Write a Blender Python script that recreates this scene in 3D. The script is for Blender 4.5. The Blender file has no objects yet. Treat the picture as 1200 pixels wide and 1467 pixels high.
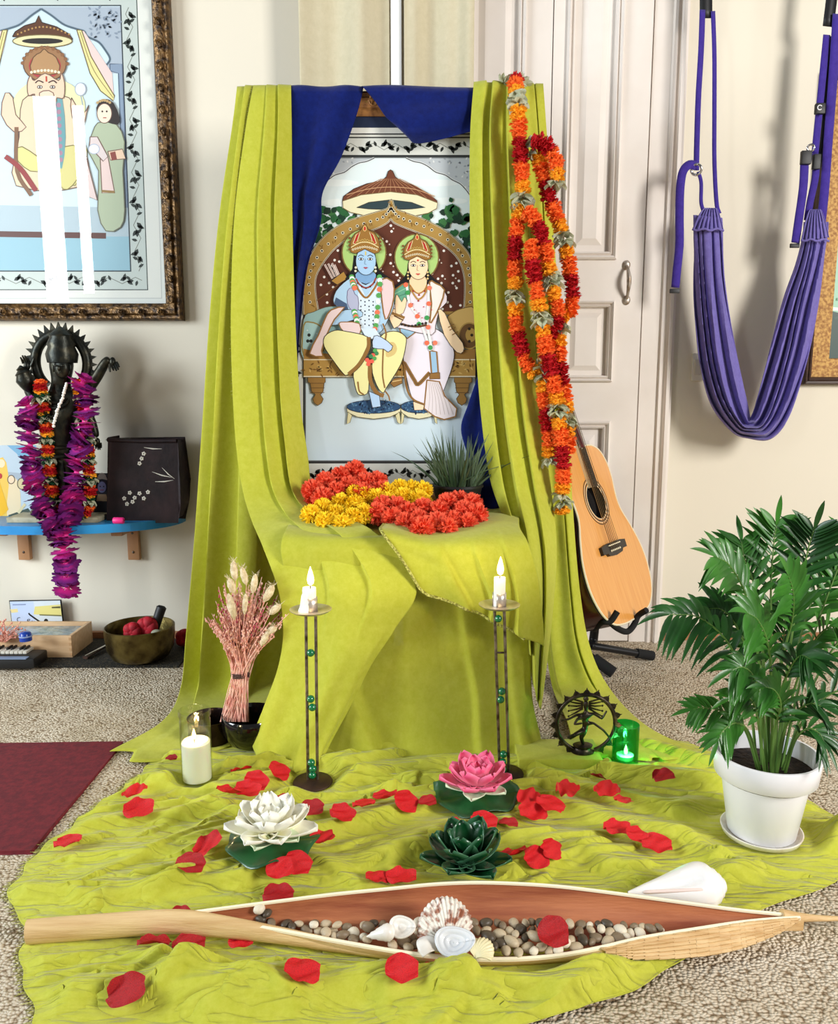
import bpy, bmesh, math, random
import numpy as np
from mathutils import Vector, Matrix, Quaternion
from mathutils.geometry import tessellate_polygon
random.seed(7); np.random.seed(7)
C = bpy.context.scene.collection
SC = bpy.context.scene

# ------------------------------------------------------------------ camera, world, light, exposure
CAM_H, PITCH, FPX = 0.80, math.radians(9.0), 1150.0
cam_d = bpy.data.cameras.new('camera'); cam = bpy.data.objects.new('camera', cam_d); C.objects.link(cam)
cam_d.sensor_fit = 'VERTICAL'; cam_d.sensor_height = 24.0; cam_d.lens = FPX / 1467.0 * 24.0
cam_d.clip_start = 0.02; cam_d.clip_end = 60
cam.location = (0, 0, CAM_H); cam.rotation_euler = (math.radians(90) - PITCH, 0, 0)
SC.camera = cam

w = bpy.data.worlds.new('daylight'); SC.world = w; w.use_nodes = True
bg = w.node_tree.nodes['Background']; bg.inputs['Color'].default_value = (0.93, 0.96, 1.0, 1); bg.inputs['Strength'].default_value = 0.21

def area_light(name, loc, target, sx, sy, power, col=(1, 1, 1)):
    d = bpy.data.lights.new(name, 'AREA'); d.shape = 'RECTANGLE'; d.size = sx; d.size_y = sy; d.energy = power; d.color = col
    o = bpy.data.objects.new(name, d); C.objects.link(o); o.location = loc
    o.rotation_euler = (Vector(target) - Vector(loc)).to_track_quat('-Z', 'Y').to_euler()
    return o
# tall window panes behind and left of the camera (their reflection shows in the left picture's glass)
area_light('window_pane_light', (-3.28, -2.6, 2.42), (-3.28, 0, 2.42), 0.20, 1.75, 24, (0.96, 0.98, 1.0))
area_light('window_pane_light', (-2.99, -2.6, 2.42), (-2.99, 0, 2.42), 0.10, 1.60, 12, (0.96, 0.98, 1.0))
area_light('window_light', (-3.5, 0.5, 1.35), (-0.7, 2.3, 0.8), 1.3, 1.5, 150, (0.84, 0.93, 1.0))
area_light('window_light', (3.0, -0.8, 1.85), (0.1, 1.7, 0.3), 0.9, 1.4, 168, (1.0, 0.97, 0.93))

SC.view_settings.view_transform = 'Standard'; SC.view_settings.look = 'None'
SC.view_settings.gamma = 1.0; SC.view_settings.exposure = 0.0; SC.view_settings.use_curve_mapping = False
SC.cycles.use_denoising = True
SC.cycles.max_bounces = 8; SC.cycles.transparent_max_bounces = 16

# ------------------------------------------------------------------ pixel of the photograph -> point of the place
_F = Vector((0, math.cos(PITCH), -math.sin(PITCH))); _U = Vector((0, math.sin(PITCH), math.cos(PITCH)))
def ray(px, py):
    return _F + Vector(((px - 600.0) / FPX, 0, 0)) + _U * ((733.5 - py) / FPX)
def PY(px, py, Y):
    d = ray(px, py); t = Y / d.y
    return Vector((d.x * t, Y, CAM_H + d.z * t))
def PZ(px, py, Z=0.0):
    d = ray(px, py); t = (Z - CAM_H) / d.z
    return Vector((d.x * t, d.y * t, Z))
def mpp(p):                                   # metres per photo pixel at a point
    return ((p - Vector((0, 0, CAM_H))).dot(_F)) / FPX

# ------------------------------------------------------------------ materials
def lin(c):
    return tuple(((v / 255.0) / 12.92 if v / 255.0 <= 0.04045 else ((v / 255.0 + 0.055) / 1.055) ** 2.4) for v in c)
def M(name, rgb, rough=0.6, metal=0.0, spec=0.5, noise=None, bump=None, sheen=0.0, trans=0.0, coat=0.0, sss=0.0, stretch=(1, 1, 1), ior=1.45, emit=None):
    m = bpy.data.materials.new(name); m.use_nodes = True
    nt = m.node_tree; N = nt.nodes; L = nt.links; b = N['Principled BSDF']
    b.inputs['Base Color'].default_value = lin(rgb) + (1,)
    b.inputs['Roughness'].default_value = rough; b.inputs['Metallic'].default_value = metal
    b.inputs['Specular IOR Level'].default_value = spec; b.inputs['IOR'].default_value = ior
    b.inputs['Sheen Weight'].default_value = sheen; b.inputs['Transmission Weight'].default_value = trans
    b.inputs['Coat Weight'].default_value = coat
    if sss:
        b.inputs['Subsurface Weight'].default_value = sss; b.inputs['Subsurface Radius'].default_value = (0.02, 0.012, 0.008)
    if emit:
        b.inputs['Emission Color'].default_value = lin(emit[0]) + (1,); b.inputs['Emission Strength'].default_value = emit[1]
    if noise or bump:
        tc = N.new('ShaderNodeTexCoord'); mp = N.new('ShaderNodeMapping'); mp.inputs['Scale'].default_value = stretch
        L.new(tc.outputs['Object'], mp.inputs['Vector'])
    if noise:                                  # (scale, second colour, detail, low, high)
        n = N.new('ShaderNodeTexNoise'); n.inputs['Scale'].default_value = noise[0]; n.inputs['Detail'].default_value = noise[2]
        L.new(mp.outputs['Vector'], n.inputs['Vector'])
        r = N.new('ShaderNodeValToRGB'); r.color_ramp.elements[0].position = noise[3]; r.color_ramp.elements[1].position = noise[4]
        r.color_ramp.elements[0].color = lin(rgb) + (1,); r.color_ramp.elements[1].color = lin(noise[1]) + (1,)
        L.new(n.outputs['Fac'], r.inputs['Fac']); L.new(r.outputs['Color'], b.inputs['Base Color'])
    if bump:                                   # (scale, strength, distance)
        n2 = N.new('ShaderNodeTexNoise'); n2.inputs['Scale'].default_value = bump[0]; n2.inputs['Detail'].default_value = 4
        L.new(mp.outputs['Vector'], n2.inputs['Vector'])
        bp = N.new('ShaderNodeBump'); bp.inputs['Strength'].default_value = bump[1]; bp.inputs['Distance'].default_value = bump[2]
        L.new(n2.outputs['Fac'], bp.inputs['Height']); L.new(bp.outputs['Normal'], b.inputs['Normal'])
    return m
def fabric(name, rgb, rgb2, transl=0.25, clear=0.0, weave=900.0, crumple=False):
    """woven cloth: diffuse + translucent, fine weave bump, optionally a little see-through"""
    m = bpy.data.materials.new(name); m.use_nodes = True; nt = m.node_tree; N = nt.nodes; L = nt.links
    b = N['Principled BSDF']; b.inputs['Roughness'].default_value = 0.85; b.inputs['Specular IOR Level'].default_value = 0.15; b.inputs['Sheen Weight'].default_value = 0.15
    tc = N.new('ShaderNodeTexCoord')
    n = N.new('ShaderNodeTexNoise'); n.inputs['Scale'].default_value = 60; n.inputs['Detail'].default_value = 6; n.inputs['Roughness'].default_value = 0.8
    L.new(tc.outputs['Object'], n.inputs['Vector'])
    r = N.new('ShaderNodeValToRGB'); r.color_ramp.elements[0].position = .35; r.color_ramp.elements[1].position = .65
    r.color_ramp.elements[0].color = lin(rgb) + (1,); r.color_ramp.elements[1].color = lin(rgb2) + (1,)
    L.new(n.outputs['Fac'], r.inputs['Fac']); L.new(r.outputs['Color'], b.inputs['Base Color'])
    n2 = N.new('ShaderNodeTexNoise'); n2.inputs['Scale'].default_value = weave; n2.inputs['Detail'].default_value = 2
    L.new(tc.outputs['Object'], n2.inputs['Vector'])
    n3 = N.new('ShaderNodeTexNoise'); n3.inputs['Scale'].default_value = 28; n3.inputs['Detail'].default_value = 5
    L.new(tc.outputs['Object'], n3.inputs['Vector'])
    ad = N.new('ShaderNodeMath'); ad.operation = 'MULTIPLY_ADD'; ad.inputs[1].default_value = 0.12
    L.new(n2.outputs['Fac'], ad.inputs[0]); L.new(n3.outputs['Fac'], ad.inputs[2])
    bp = N.new('ShaderNodeBump'); bp.inputs['Strength'].default_value = 0.35; bp.inputs['Distance'].default_value = 0.006
    L.new(ad.outputs[0], bp.inputs['Height']); L.new(bp.outputs['Normal'], b.inputs['Normal'])
    if crumple:                                # sharp pressed-in creases running across the cloth
        mp = N.new('ShaderNodeMapping'); mp.inputs['Scale'].default_value = (2.2, 9.0, 2.0); mp.inputs['Rotation'].default_value = (0, 0, -0.22)
        L.new(tc.outputs['Object'], mp.inputs['Vector']); h = None
        for sc_, wt in ((1.0, 1.0), (2.7, .5)):
            nn = N.new('ShaderNodeTexNoise'); nn.inputs['Scale'].default_value = sc_ * 1.6; nn.inputs['Detail'].default_value = 2.5; nn.inputs['Distortion'].default_value = 0.6
            L.new(mp.outputs['Vector'], nn.inputs['Vector'])
            sb = N.new('ShaderNodeMath'); sb.operation = 'SUBTRACT'; sb.inputs[1].default_value = .5; L.new(nn.outputs['Fac'], sb.inputs[0])
            ab = N.new('ShaderNodeMath'); ab.operation = 'ABSOLUTE'; L.new(sb.outputs[0], ab.inputs[0])
            sm = N.new('ShaderNodeMath'); sm.operation = 'POWER'; sm.inputs[1].default_value = .6; L.new(ab.outputs[0], sm.inputs[0])
            ml = N.new('ShaderNodeMath'); ml.operation = 'MULTIPLY_ADD'; ml.inputs[1].default_value = wt; L.new(sm.outputs[0], ml.inputs[0])
            if h is None: ml.inputs[2].default_value = 0.0
            else: L.new(h.outputs[0], ml.inputs[2])
            h = ml
        b2 = N.new('ShaderNodeBump'); b2.inputs['Strength'].default_value = 0.85; b2.inputs['Distance'].default_value = 0.022
        L.new(h.outputs[0], b2.inputs['Height']); L.new(bp.outputs['Normal'], b2.inputs['Normal']); L.new(b2.outputs['Normal'], b.inputs['Normal'])
    t = N.new('ShaderNodeBsdfTranslucent'); L.new(r.outputs['Color'], t.inputs['Color'])
    mx = N.new('ShaderNodeMixShader'); mx.inputs[0].default_value = transl
    L.new(b.outputs[0], mx.inputs[1]); L.new(t.outputs[0], mx.inputs[2])
    out = N['Material Output']; last = mx
    if clear:
        tr = N.new('ShaderNodeBsdfTransparent'); mx2 = N.new('ShaderNodeMixShader'); mx2.inputs[0].default_value = clear
        L.new(mx.outputs[0], mx2.inputs[1]); L.new(tr.outputs[0], mx2.inputs[2]); last = mx2
    L.new(last.outputs[0], out.inputs['Surface'])
    return m
def thin_glass(name, col=(255, 255, 255), tint=0.0):
    """a clear pane or vessel wall: fresnel mix of see-through and mirror"""
    m = bpy.data.materials.new(name); m.use_nodes = True; nt = m.node_tree; N = nt.nodes; L = nt.links
    N.remove(N['Principled BSDF'])
    lw_ = N.new('ShaderNodeLayerWeight'); lw_.inputs['Blend'].default_value = 0.5
    pw = N.new('ShaderNodeMath'); pw.operation = 'POWER'; pw.inputs[1].default_value = 4.0; L.new(lw_.outputs['Facing'], pw.inputs[0])
    f = N.new('ShaderNodeMath'); f.operation = 'MULTIPLY_ADD'; f.inputs[1].default_value = 0.55; f.inputs[2].default_value = 0.055; L.new(pw.outputs[0], f.inputs[0])
    t = N.new('ShaderNodeBsdfTransparent'); t.inputs['Color'].default_value = lin(col) + (1,)
    g = N.new('ShaderNodeBsdfGlossy'); g.inputs['Roughness'].default_value = 0.01
    x = N.new('ShaderNodeMixShader'); L.new(f.outputs[0], x.inputs[0]); L.new(t.outputs[0], x.inputs[1]); L.new(g.outputs[0], x.inputs[2])
    L.new(x.outputs[0], N['Material Output'].inputs['Surface'])
    return m
def vertex_paint_mat(name, rough=0.5, bump=None):
    m = M(name, (200, 200, 200), rough, bump=bump); nt = m.node_tree
    a = nt.nodes.new('ShaderNodeAttribute'); a.attribute_name = 'Col'
    nt.links.new(a.outputs['Color'], nt.nodes['Principled BSDF'].inputs['Base Color'])
    return m

# ------------------------------------------------------------------ mesh building
class MB:
    def __init__(s): s.v = []; s.f = []; s.mi = []; s.col = None; s.cur = 0
    def add(s, vs, fs):
        o = len(s.v); s.v.extend([Vector(p) for p in vs]); s.f.extend([tuple(i + o for i in f) for f in fs]); s.mi.extend([s.cur] * len(fs)); return s
    def box(s, c, d, rot=None, bevel=0.0):
        c = Vector(c); hx, hy, hz = d[0] / 2, d[1] / 2, d[2] / 2
        if bevel:
            bm = bmesh.new(); bmesh.ops.create_cube(bm, size=1, matrix=Matrix.Diagonal((d[0], d[1], d[2], 1)))
            bmesh.ops.bevel(bm, geom=bm.edges[:], offset=bevel, segments=2, profile=0.6, affect='EDGES')
            vs = [v.co.copy() for v in bm.verts]; bm.verts.index_update(); fs = [[v.index for v in f.verts] for f in bm.faces]; bm.free()
        else:
            vs = [Vector((x, y, z)) for x in (-hx, hx) for y in (-hy, hy) for z in (-hz, hz)]
            fs = [(0, 1, 3, 2), (4, 6, 7, 5), (0, 4, 5, 1), (2, 3, 7, 6), (0, 2, 6, 4), (1, 5, 7, 3)]
        if rot is not None: vs = [rot @ v for v in vs]
        return s.add([v + c for v in vs], fs)
    def tube(s, path, r, seg=8, caps=True, flat=1.0, up=None):
        path = [Vector(p) for p in path]; n = len(path)
        rs = r if isinstance(r, (list, tuple)) else [r] * n
        T = []
        for i in range(n):
            a = path[max(i - 1, 0)]; b = path[min(i + 1, n - 1)]; t = (b - a); T.append(t.normalized() if t.length > 1e-9 else Vector((0, 0, 1)))
        ref = Vector(up) if up is not None else (Vector((0, 0, 1)) if abs(T[0].z) < 0.9 else Vector((1, 0, 0)))
        nrm = (ref - T[0] * ref.dot(T[0])).normalized(); vs = []; fs = []
        for i in range(n):
            nrm = (nrm - T[i] * nrm.dot(T[i])).normalized(); bi = T[i].cross(nrm)
            for k in range(seg):
                a = 2 * math.pi * k / seg
                vs.append(path[i] + (nrm * math.cos(a) * flat + bi * math.sin(a)) * rs[i])
        for i in range(n - 1):
            for k in range(seg):
                k2 = (k + 1) % seg
                fs.append((i * seg + k, i * seg + k2, (i + 1) * seg + k2, (i + 1) * seg + k))
        if caps: fs.append(tuple(range(seg))[::-1]); fs.append(tuple((n - 1) * seg + k for k in range(seg)))
        return s.add(vs, fs)
    def lathe(s, prof, c=(0, 0, 0), seg=32, rot=None, sx=1.0, sy=1.0):
        c = Vector(c); vs = []; fs = []; n = len(prof)
        for (r, z) in prof:
            for k in range(seg):
                a = 2 * math.pi * k / seg; vs.append(Vector((max(r, 1e-5) * math.cos(a) * sx, max(r, 1e-5) * math.sin(a) * sy, z)))
        for i in range(n - 1):
            for k in range(seg):
                k2 = (k + 1) % seg; fs.append((i * seg + k, i * seg + k2, (i + 1) * seg + k2, (i + 1) * seg + k))
        if rot is not None: vs = [rot @ v for v in vs]
        return s.add([v + c for v in vs], fs)
    def ball(s, c, r, seg=12, rings=8, rot=None):
        r = r if isinstance(r, (list, tuple)) else (r, r, r); c = Vector(c); vs = []; fs = []
        for i in range(rings + 1):
            th = math.pi * i / rings
            for k in range(seg):
                a = 2 * math.pi * k / seg; p = Vector((r[0] * math.sin(th) * math.cos(a), r[1] * math.sin(th) * math.sin(a), r[2] * math.cos(th)))
                vs.append(c + (rot @ p if rot is not None else p))
        for i in range(rings):
            for k in range(seg):
                k2 = (k + 1) % seg; fs.append((i * seg + k, (i + 1) * seg + k, (i + 1) * seg + k2, i * seg + k2))
        return s.add(vs, fs)
    def prism(s, pts, h, axis=Vector((0, 0, 1))):
        """flat polygon of 3D points pushed by axis*h"""
        pts = [Vector(p) for p in pts]; n = len(pts); axis = Vector(axis)
        tri = tessellate_polygon([pts]); fs = [tuple(t) for t in tri] + [tuple(i + n for i in t)[::-1] for t in tri]
        fs += [(i, (i + 1) % n, (i + 1) % n + n, i + n) for i in range(n)]
        return s.add(pts + [p + axis * h for p in pts], fs)
    def grid(s, P):
        """P: array nv x nu x 3"""
        nv, nu = len(P), len(P[0]); vs = [Vector(P[j][i]) for j in range(nv) for i in range(nu)]
        fs = [(j * nu + i, j * nu + i + 1, (j + 1) * nu + i + 1, (j + 1) * nu + i) for j in range(nv - 1) for i in range(nu - 1)]
        return s.add(vs, fs)
    def build(s, name, mats, parent=None, smooth=True, solid=0.0, sub=0, bevel=0.0):
        me = bpy.data.meshes.new(name); off = Vector(parent_origin(parent)) if parent is not None else Vector((0, 0, 0))
        me.from_pydata([v - off for v in s.v], [], s.f); me.validate(verbose=False) if False else None
        mats = mats if isinstance(mats, (list, tuple)) else [mats]
        for m in mats: me.materials.append(m)
        if len(mats) > 1: me.polygons.foreach_set('material_index', s.mi)
        if s.col is not None:
            at = me.color_attributes.new('Col', 'FLOAT_COLOR', 'POINT'); at.data.foreach_set('color', np.array(s.col, dtype=np.float32).ravel())
        if smooth:
            me.polygons.foreach_set('use_smooth', [True] * len(me.polygons))
            try: me.set_sharp_from_angle(angle=math.radians(50))
            except Exception: pass
        me.update()
        o = bpy.data.objects.new(name, me); C.objects.link(o)
        if parent is not None: o.parent = parent
        if solid: md = o.modifiers.new('thick', 'SOLIDIFY'); md.thickness = solid; md.offset = 0
        if bevel: md = o.modifiers.new('bevel', 'BEVEL'); md.width = bevel; md.segments = 2
        if sub: md = o.modifiers.new('sub', 'SUBSURF'); md.levels = sub; md.render_levels = sub
        return o
def parent_origin(p):
    o = Vector((0, 0, 0))
    while p is not None: o += p.location; p = p.parent
    return o
def thing(name, label, cat, loc=(0, 0, 0), group=None):
    o = bpy.data.objects.new(name, None); C.objects.link(o); o.location = loc; o.empty_display_size = 0.02
    o['label'] = label; o['category'] = cat
    if group: o['group'] = group
    return o
def tag(o, label, cat, group=None):
    o['label'] = label; o['category'] = cat
    if group: o['group'] = group
    return o
def struct(o, label=None):
    o['kind'] = 'structure'
    if label: o['label'] = label
    return o
def copy_tree(o, parent=None):
    kids = list(o.children); c = o.copy(); C.objects.link(c)
    if parent is not None: c.parent = parent
    for k in kids: copy_tree(k, c)
    return c
def origin_to(o, p):
    """move a mesh thing's origin to p, keeping it in place"""
    p = Vector(p); o.data.transform(Matrix.Translation(-p)); o.location = p; return o
def cr(pts, n, closed=False):
    """Catmull-Rom through pts (any dimension), n samples"""
    P = np.array([list(p) for p in pts], dtype=float); m = len(P)
    if closed: ts = np.linspace(0, m, n, endpoint=False)
    else: ts = np.linspace(0, m - 1, n)
    out = []
    for t in ts:
        i = int(math.floor(t)); f = t - i
        if not closed and i >= m - 1: i = m - 2; f = 1.0
        def g(k):
            if closed: return P[k % m]
            if k < 0: return 2 * P[0] - P[1]
            if k >= m: return 2 * P[-1] - P[-2]
            return P[k]
        a, b, c, d = g(i - 1), g(i), g(i + 1), g(i + 2)
        out.append(0.5 * ((2 * b) + (c - a) * f + (2 * a - 5 * b + 4 * c - d) * f * f + (3 * b - a - 3 * c + d) * f ** 3))
    return np.array(out)
def interp(x, xs, ys): return float(np.interp(x, xs, ys))
def fbm(x, y, seed=0, oct=4):
    r = np.random.RandomState(seed); v = 0; a = 1.0; fq = 1.0
    for k in range(oct):
        for j in range(3):
            th = r.rand() * 6.283; ph = r.rand() * 6.283
            v = v + a * np.sin((x * math.cos(th) + y * math.sin(th)) * fq * 6.283 + ph + 1.3 * np.sin(fq * 2.1 * (x * math.sin(th) - y * math.cos(th)) + ph)) / 3
        a *= 0.55; fq *= 1.9
    return v
YW = PZ(600, 915, 0).y            # the back wall's plane
# ------------------------------------------------------------------ shared materials
WALL = M('cream_wall_paint', (225, 217, 199), 0.75, spec=0.3, bump=(90, 0.06, 0.002))
WHITE_WOOD = M('old_white_door_paint', (222, 212, 202), 0.45, noise=(5, (232, 224, 216), 5, .35, .7), bump=(60, 0.08, 0.002))
CURTAIN = fabric('beige_curtain_cloth', (214, 204, 172), (222, 212, 182), 0.15)
BASEWOOD = M('brown_skirting_wood', (150, 100, 66), 0.5, noise=(14, (176, 124, 84), 4, .3, .7), stretch=(1, 8, 8))
BLACK_METAL = M('black_painted_metal', (16, 16, 18), 0.35)
BLACK_PLASTIC = M('black_plastic', (18, 18, 19), 0.5)
STEEL = M('aged_steel', (120, 112, 105), 0.32, 1.0, noise=(40, (70, 55, 45), 4, .35, .7))
GREEN = fabric('lime_green_cloth', (190, 192, 58), (202, 203, 76), 0.16)
GREEN_FLOOR = fabric('lime_green_floor_cloth', (190, 192, 58), (202, 203, 76), 0.12, crumple=True)
GREEN_TOP = fabric('lime_green_cloth_single_layer', (190, 192, 58), (202, 203, 76), 0.16, clear=0.16)
HEM = M('pale_green_frayed_hem', (206, 205, 110), 0.8, noise=(220, (120, 116, 40), 3, .35, .6))
BLUE = fabric('royal_blue_cloth', (9, 26, 96), (15, 36, 120), 0.2, clear=0.10)
PAINT = vertex_paint_mat('painted_picture', 0.45)
GLASS = thin_glass('picture_glass')

# carpet: coarse beige loop weave
def carpet_mat():
    m = bpy.data.materials.new('woven_beige_carpet'); m.use_nodes = True; nt = m.node_tree; N = nt.nodes; L = nt.links
    b = N['Principled BSDF']; b.inputs['Roughness'].default_value = 0.95; b.inputs['Specular IOR Level'].default_value = 0.1
    tc = N.new('ShaderNodeTexCoord'); mp = N.new('ShaderNodeMapping'); mp.inputs['Scale'].default_value = (165, 205, 160); mp.inputs['Rotation'].default_value = (0, 0, 0.18)
    L.new(tc.outputs['Object'], mp.inputs['Vector'])
    nz = N.new('ShaderNodeTexNoise'); nz.inputs['Scale'].default_value = 35; nz.inputs['Detail'].default_value = 3
    L.new(tc.outputs['Object'], nz.inputs['Vector'])
    mixv = N.new('ShaderNodeMix'); mixv.data_type = 'VECTOR'; mixv.inputs[0].default_value = 0.25
    sc = N.new('ShaderNodeVectorMath'); sc.operation = 'MULTIPLY_ADD'; sc.inputs[1].default_value = (1.5, 1.5, 1.5)
    L.new(nz.outputs['Color'], sc.inputs[0]); L.new(mp.outputs['Vector'], sc.inputs[2])
    v = N.new('ShaderNodeTexVoronoi'); v.inputs['Scale'].default_value = 1.0; v.inputs['Randomness'].default_value = 0.85
    L.new(sc.outputs[0], v.inputs['Vector'])
    r = N.new('ShaderNodeValToRGB'); e = r.color_ramp.elements
    e[0].position = 0.12; e[0].color = lin((238, 228, 210)) + (1,); e[1].position = 0.82; e[1].color = lin((140, 118, 92)) + (1,)
    x = e.new(0.5); x.color = lin((226, 212, 190)) + (1,)
    L.new(v.outputs['Distance'], r.inputs['Fac'])
    n2 = N.new('ShaderNodeTexNoise'); n2.inputs['Scale'].default_value = 3.0; n2.inputs['Detail'].default_value = 8; n2.inputs['Roughness'].default_value = 0.75
    L.new(tc.outputs['Object'], n2.inputs['Vector'])
    r2 = N.new('ShaderNodeValToRGB'); r2.color_ramp.elements[0].color = lin((212, 204, 190)) + (1,); r2.color_ramp.elements[1].color = (1, 1, 1, 1)
    r2.color_ramp.elements[0].position = .35; r2.color_ramp.elements[1].position = .65
    L.new(n2.outputs['Fac'], r2.inputs['Fac'])
    mm = N.new('ShaderNodeMix'); mm.data_type = 'RGBA'; mm.blend_type = 'MULTIPLY'; mm.inputs[0].default_value = 1.0
    L.new(r.outputs['Color'], mm.inputs[6]); L.new(r2.outputs['Color'], mm.inputs[7]); L.new(mm.outputs[2], b.inputs['Base Color'])
    inv = N.new('ShaderNodeMath'); inv.operation = 'SUBTRACT'; inv.inputs[0].default_value = 1.0; L.new(v.outputs['Distance'], inv.inputs[1])
    bp = N.new('ShaderNodeBump'); bp.inputs['Strength'].default_value = 0.9; bp.inputs['Distance'].default_value = 0.006
    L.new(inv.outputs[0], bp.inputs['Height']); L.new(bp.outputs['Normal'], b.inputs['Normal'])
    return m
CARPET = carpet_mat()

# ------------------------------------------------------------------ room shell
struct(MB().box((0, -0.3, -0.05), (7.0, 6.4, 0.10)).build('floor', CARPET, smooth=False), 'beige woven carpet floor')
struct(MB().box((0, YW + 0.06, 1.5), (7.0, 0.12, 3.2)).build('wall_back', WALL, smooth=False), 'cream painted back wall')

def xat(px, py, Y): return PY(px, py, Y).x
def zat(py, Y): return PY(600, py, Y).z
def moulding(mb, x0, x1, z0, z1, y, prof):
    """mitred moulding round a rectangle; prof = [(inset, out)] from outer edge inwards"""
    vs = []
    for (i, o) in prof:
        for (x, z) in ((x0 + i, z0 + i), (x1 - i, z0 + i), (x1 - i, z1 - i), (x0 + i, z1 - i)):
            vs.append((x, y - o, z))
    n = len(prof); fs = []
    for k in range(n - 1):
        for j in range(4):
            j2 = (j + 1) % 4; fs.append((k * 4 + j, k * 4 + j2, (k + 1) * 4 + j2, (k + 1) * 4 + j))
    return mb.add(vs, fs)
# double door behind the altar: two panelled leaves in a moulded casing
YD = YW - 0.035
DX = dict(l=xat(647, 60, YD), m=xat(792, 60, YD), r=xat(937, 40, YD), c0=xat(937, 40, YD), c1=xat(989, 40, YD))
ZTOP = 2.75
PROF = [(0, 0), (0, .008), (.005, .013), (.010, .009), (.013, .002), (.017, .008), (.022, .004), (.024, -.010), (.042, -.010), (.060, -.002), (.062, -.002)]
def door_leaf(name, x0, x1, label):
    mb = MB(); y = YD
    pw = (x1 - x0); s = pw * 0.13
    px0, px1 = x0 + s, x1 - s * 2.35
    if name == 'door_2': px0, px1 = xat(664, 60, YD), xat(754, 60, YD)
    else: px0, px1 = xat(812, 60, YD), xat(892, 100, YD)
    zs = [(zat(372, YD), ZTOP - 0.12), (zat(547, YD), zat(431, YD)), (0.14, zat(603, YD))]
    # slab as stiles and rails round the recessed panels
    edges = [0.0] + [z for p in sorted(zs) for z in p] + [ZTOP]
    def slab(a, b, c, d): mb.box(((a + b) / 2, y + .0175, (c + d) / 2), (b - a, .035, d - c))
    slab(x0, px0, 0.005, ZTOP); slab(px1, x1, 0.005, ZTOP)
    for k in range(0, len(edges), 2): slab(px0, px1, max(edges[k], .005), edges[k + 1])
    for (a, b) in zs:
        small = (b - a) < 0.4
        prof = PROF if not small else [(i * 0.8, o) for i, o in PROF]
        moulding(mb, px0, px1, a, b, y, prof)
        i = prof[-1][0]; mb.box(((px0 + px1) / 2, y + .006, (a + b) / 2), (px1 - px0 - 2 * i, .008, b - a - 2 * i))
    o = mb.build(name, WHITE_WOOD, smooth=False); struct(o, label); return o
door_leaf('door_1', DX['m'] + .0015, DX['r'] - .003, 'white panelled right door leaf with a pull handle')
door_leaf('door_2', DX['l'], DX['m'] - .0015, 'white panelled left door leaf behind the altar')
d1 = bpy.data.objects['door_1']
hm = MB(); hp = [PY(897, y, YD) for y in (380, 388, 398, 408, 418, 430)]
off = [0.004, 0.020, 0.030, 0.030, 0.020, 0.004]
hm.tube([p + Vector((0, -o, 0)) for p, o in zip(hp, off)], [.004, .005, .007, .007, .005, .004], 8)
for p in (hp[0], hp[-1]): hm.ball(p + Vector((0, -.003, 0)), (.011, .006, .014))
hm.build('handle', M('worn_pewter', (150, 132, 112), 0.45, 0.7, noise=(60, (190, 180, 168), 3, .4, .6)), d1)
# casing: fluted strip between the door and the wall
mb = MB(); cx0, cx1 = DX['c0'] + .002, DX['c1']; w_ = cx1 - cx0
prof = [(0, .0), (0, .030), (.52, .030), (.56, .038), (.64, .038), (.67, .028), (.74, .028), (.78, .042), (.88, .042), (.92, .026), (1, .024), (1, 0)]
pts = [(cx0 + a * w_, YW - o, 0.0) for a, o in prof]
mb.prism(pts, ZTOP, Vector((0, 0, 1))); struct(mb.build('trim_1', WHITE_WOOD, smooth=False), 'white moulded door casing')
# skirting: low brown strip either side
mb = MB().box(((DX['c1'] + 2.4) / 2, YW - .008, .011), (2.4 - DX['c1'], .016, .022)); struct(mb.build('baseboard_right', BASEWOOD, smooth=False), 'low brown wooden skirting strip right of the door')
xl = xat(430, 915, YW)
mb = MB().box(((-2.6 + xl) / 2, YW - .008, .013), (xl + 2.6, .016, .026)); struct(mb.build('baseboard_left', BASEWOOD, smooth=False), 'low brown wooden skirting strip on the left')
# pilaster strips and curtain panels behind the altar
x0 = xat(560, 60, YW - .05); x1 = xat(575, 60, YW - .05)
struct(MB().box(((x0 + x1) / 2, YW - .035, 1.4), (x1 - x0, .07, 2.8)).build('trim_2', M('bright_white_trim', (244, 243, 240), 0.4), smooth=False), 'narrow bright white upright trim above the altar')
def curtain(label, pxa, pxb, seed, nf):
    a, b = xat(pxa, 60, YW - .07), xat(pxb, 60, YW - .07); nu, nv = 70, 14; P = []
    for j in range(nv):
        v = j / (nv - 1); z = 2.75 - v * 2.72; row = []
        for i in range(nu):
            u = i / (nu - 1)
            row.append((a + (b - a) * u + .004 * math.sin(9 * u + seed), YW - .075 - .016 * math.sin(u * 6.283 * nf + seed) - .006 * math.sin(u * 17 + seed * 2 + v), z))
        P.append(row)
    o = MB().grid(P).build('curtain', CURTAIN, solid=.002); tag(o, label, 'curtain'); return o
curtain('pale beige curtain left of the white upright strip, behind the altar', 428, 559, 1.2, 1.6)
curtain('pale beige curtain right of the white upright strip, in front of the door', 577, 680, 2.0, 1.0)
# light switch on the right wall, half behind the sling
sw = thing('light_switch', 'white light switch on the wall half hidden behind the purple sling', 'light switch', PY(999, 526, YW))
c = PY(999, 526, YW)
MB().box(c + Vector((0, -.005, 0)), (.040, .010, .082), bevel=.004).build('switch_plate', M('switch_white', (228, 224, 212), 0.4), sw)
MB().box(c + Vector((-.003, -.012, 0)), (.020, .006, .046), bevel=.002).build('rocker', M('switch_rocker', (214, 208, 194), 0.35), sw)
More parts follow.
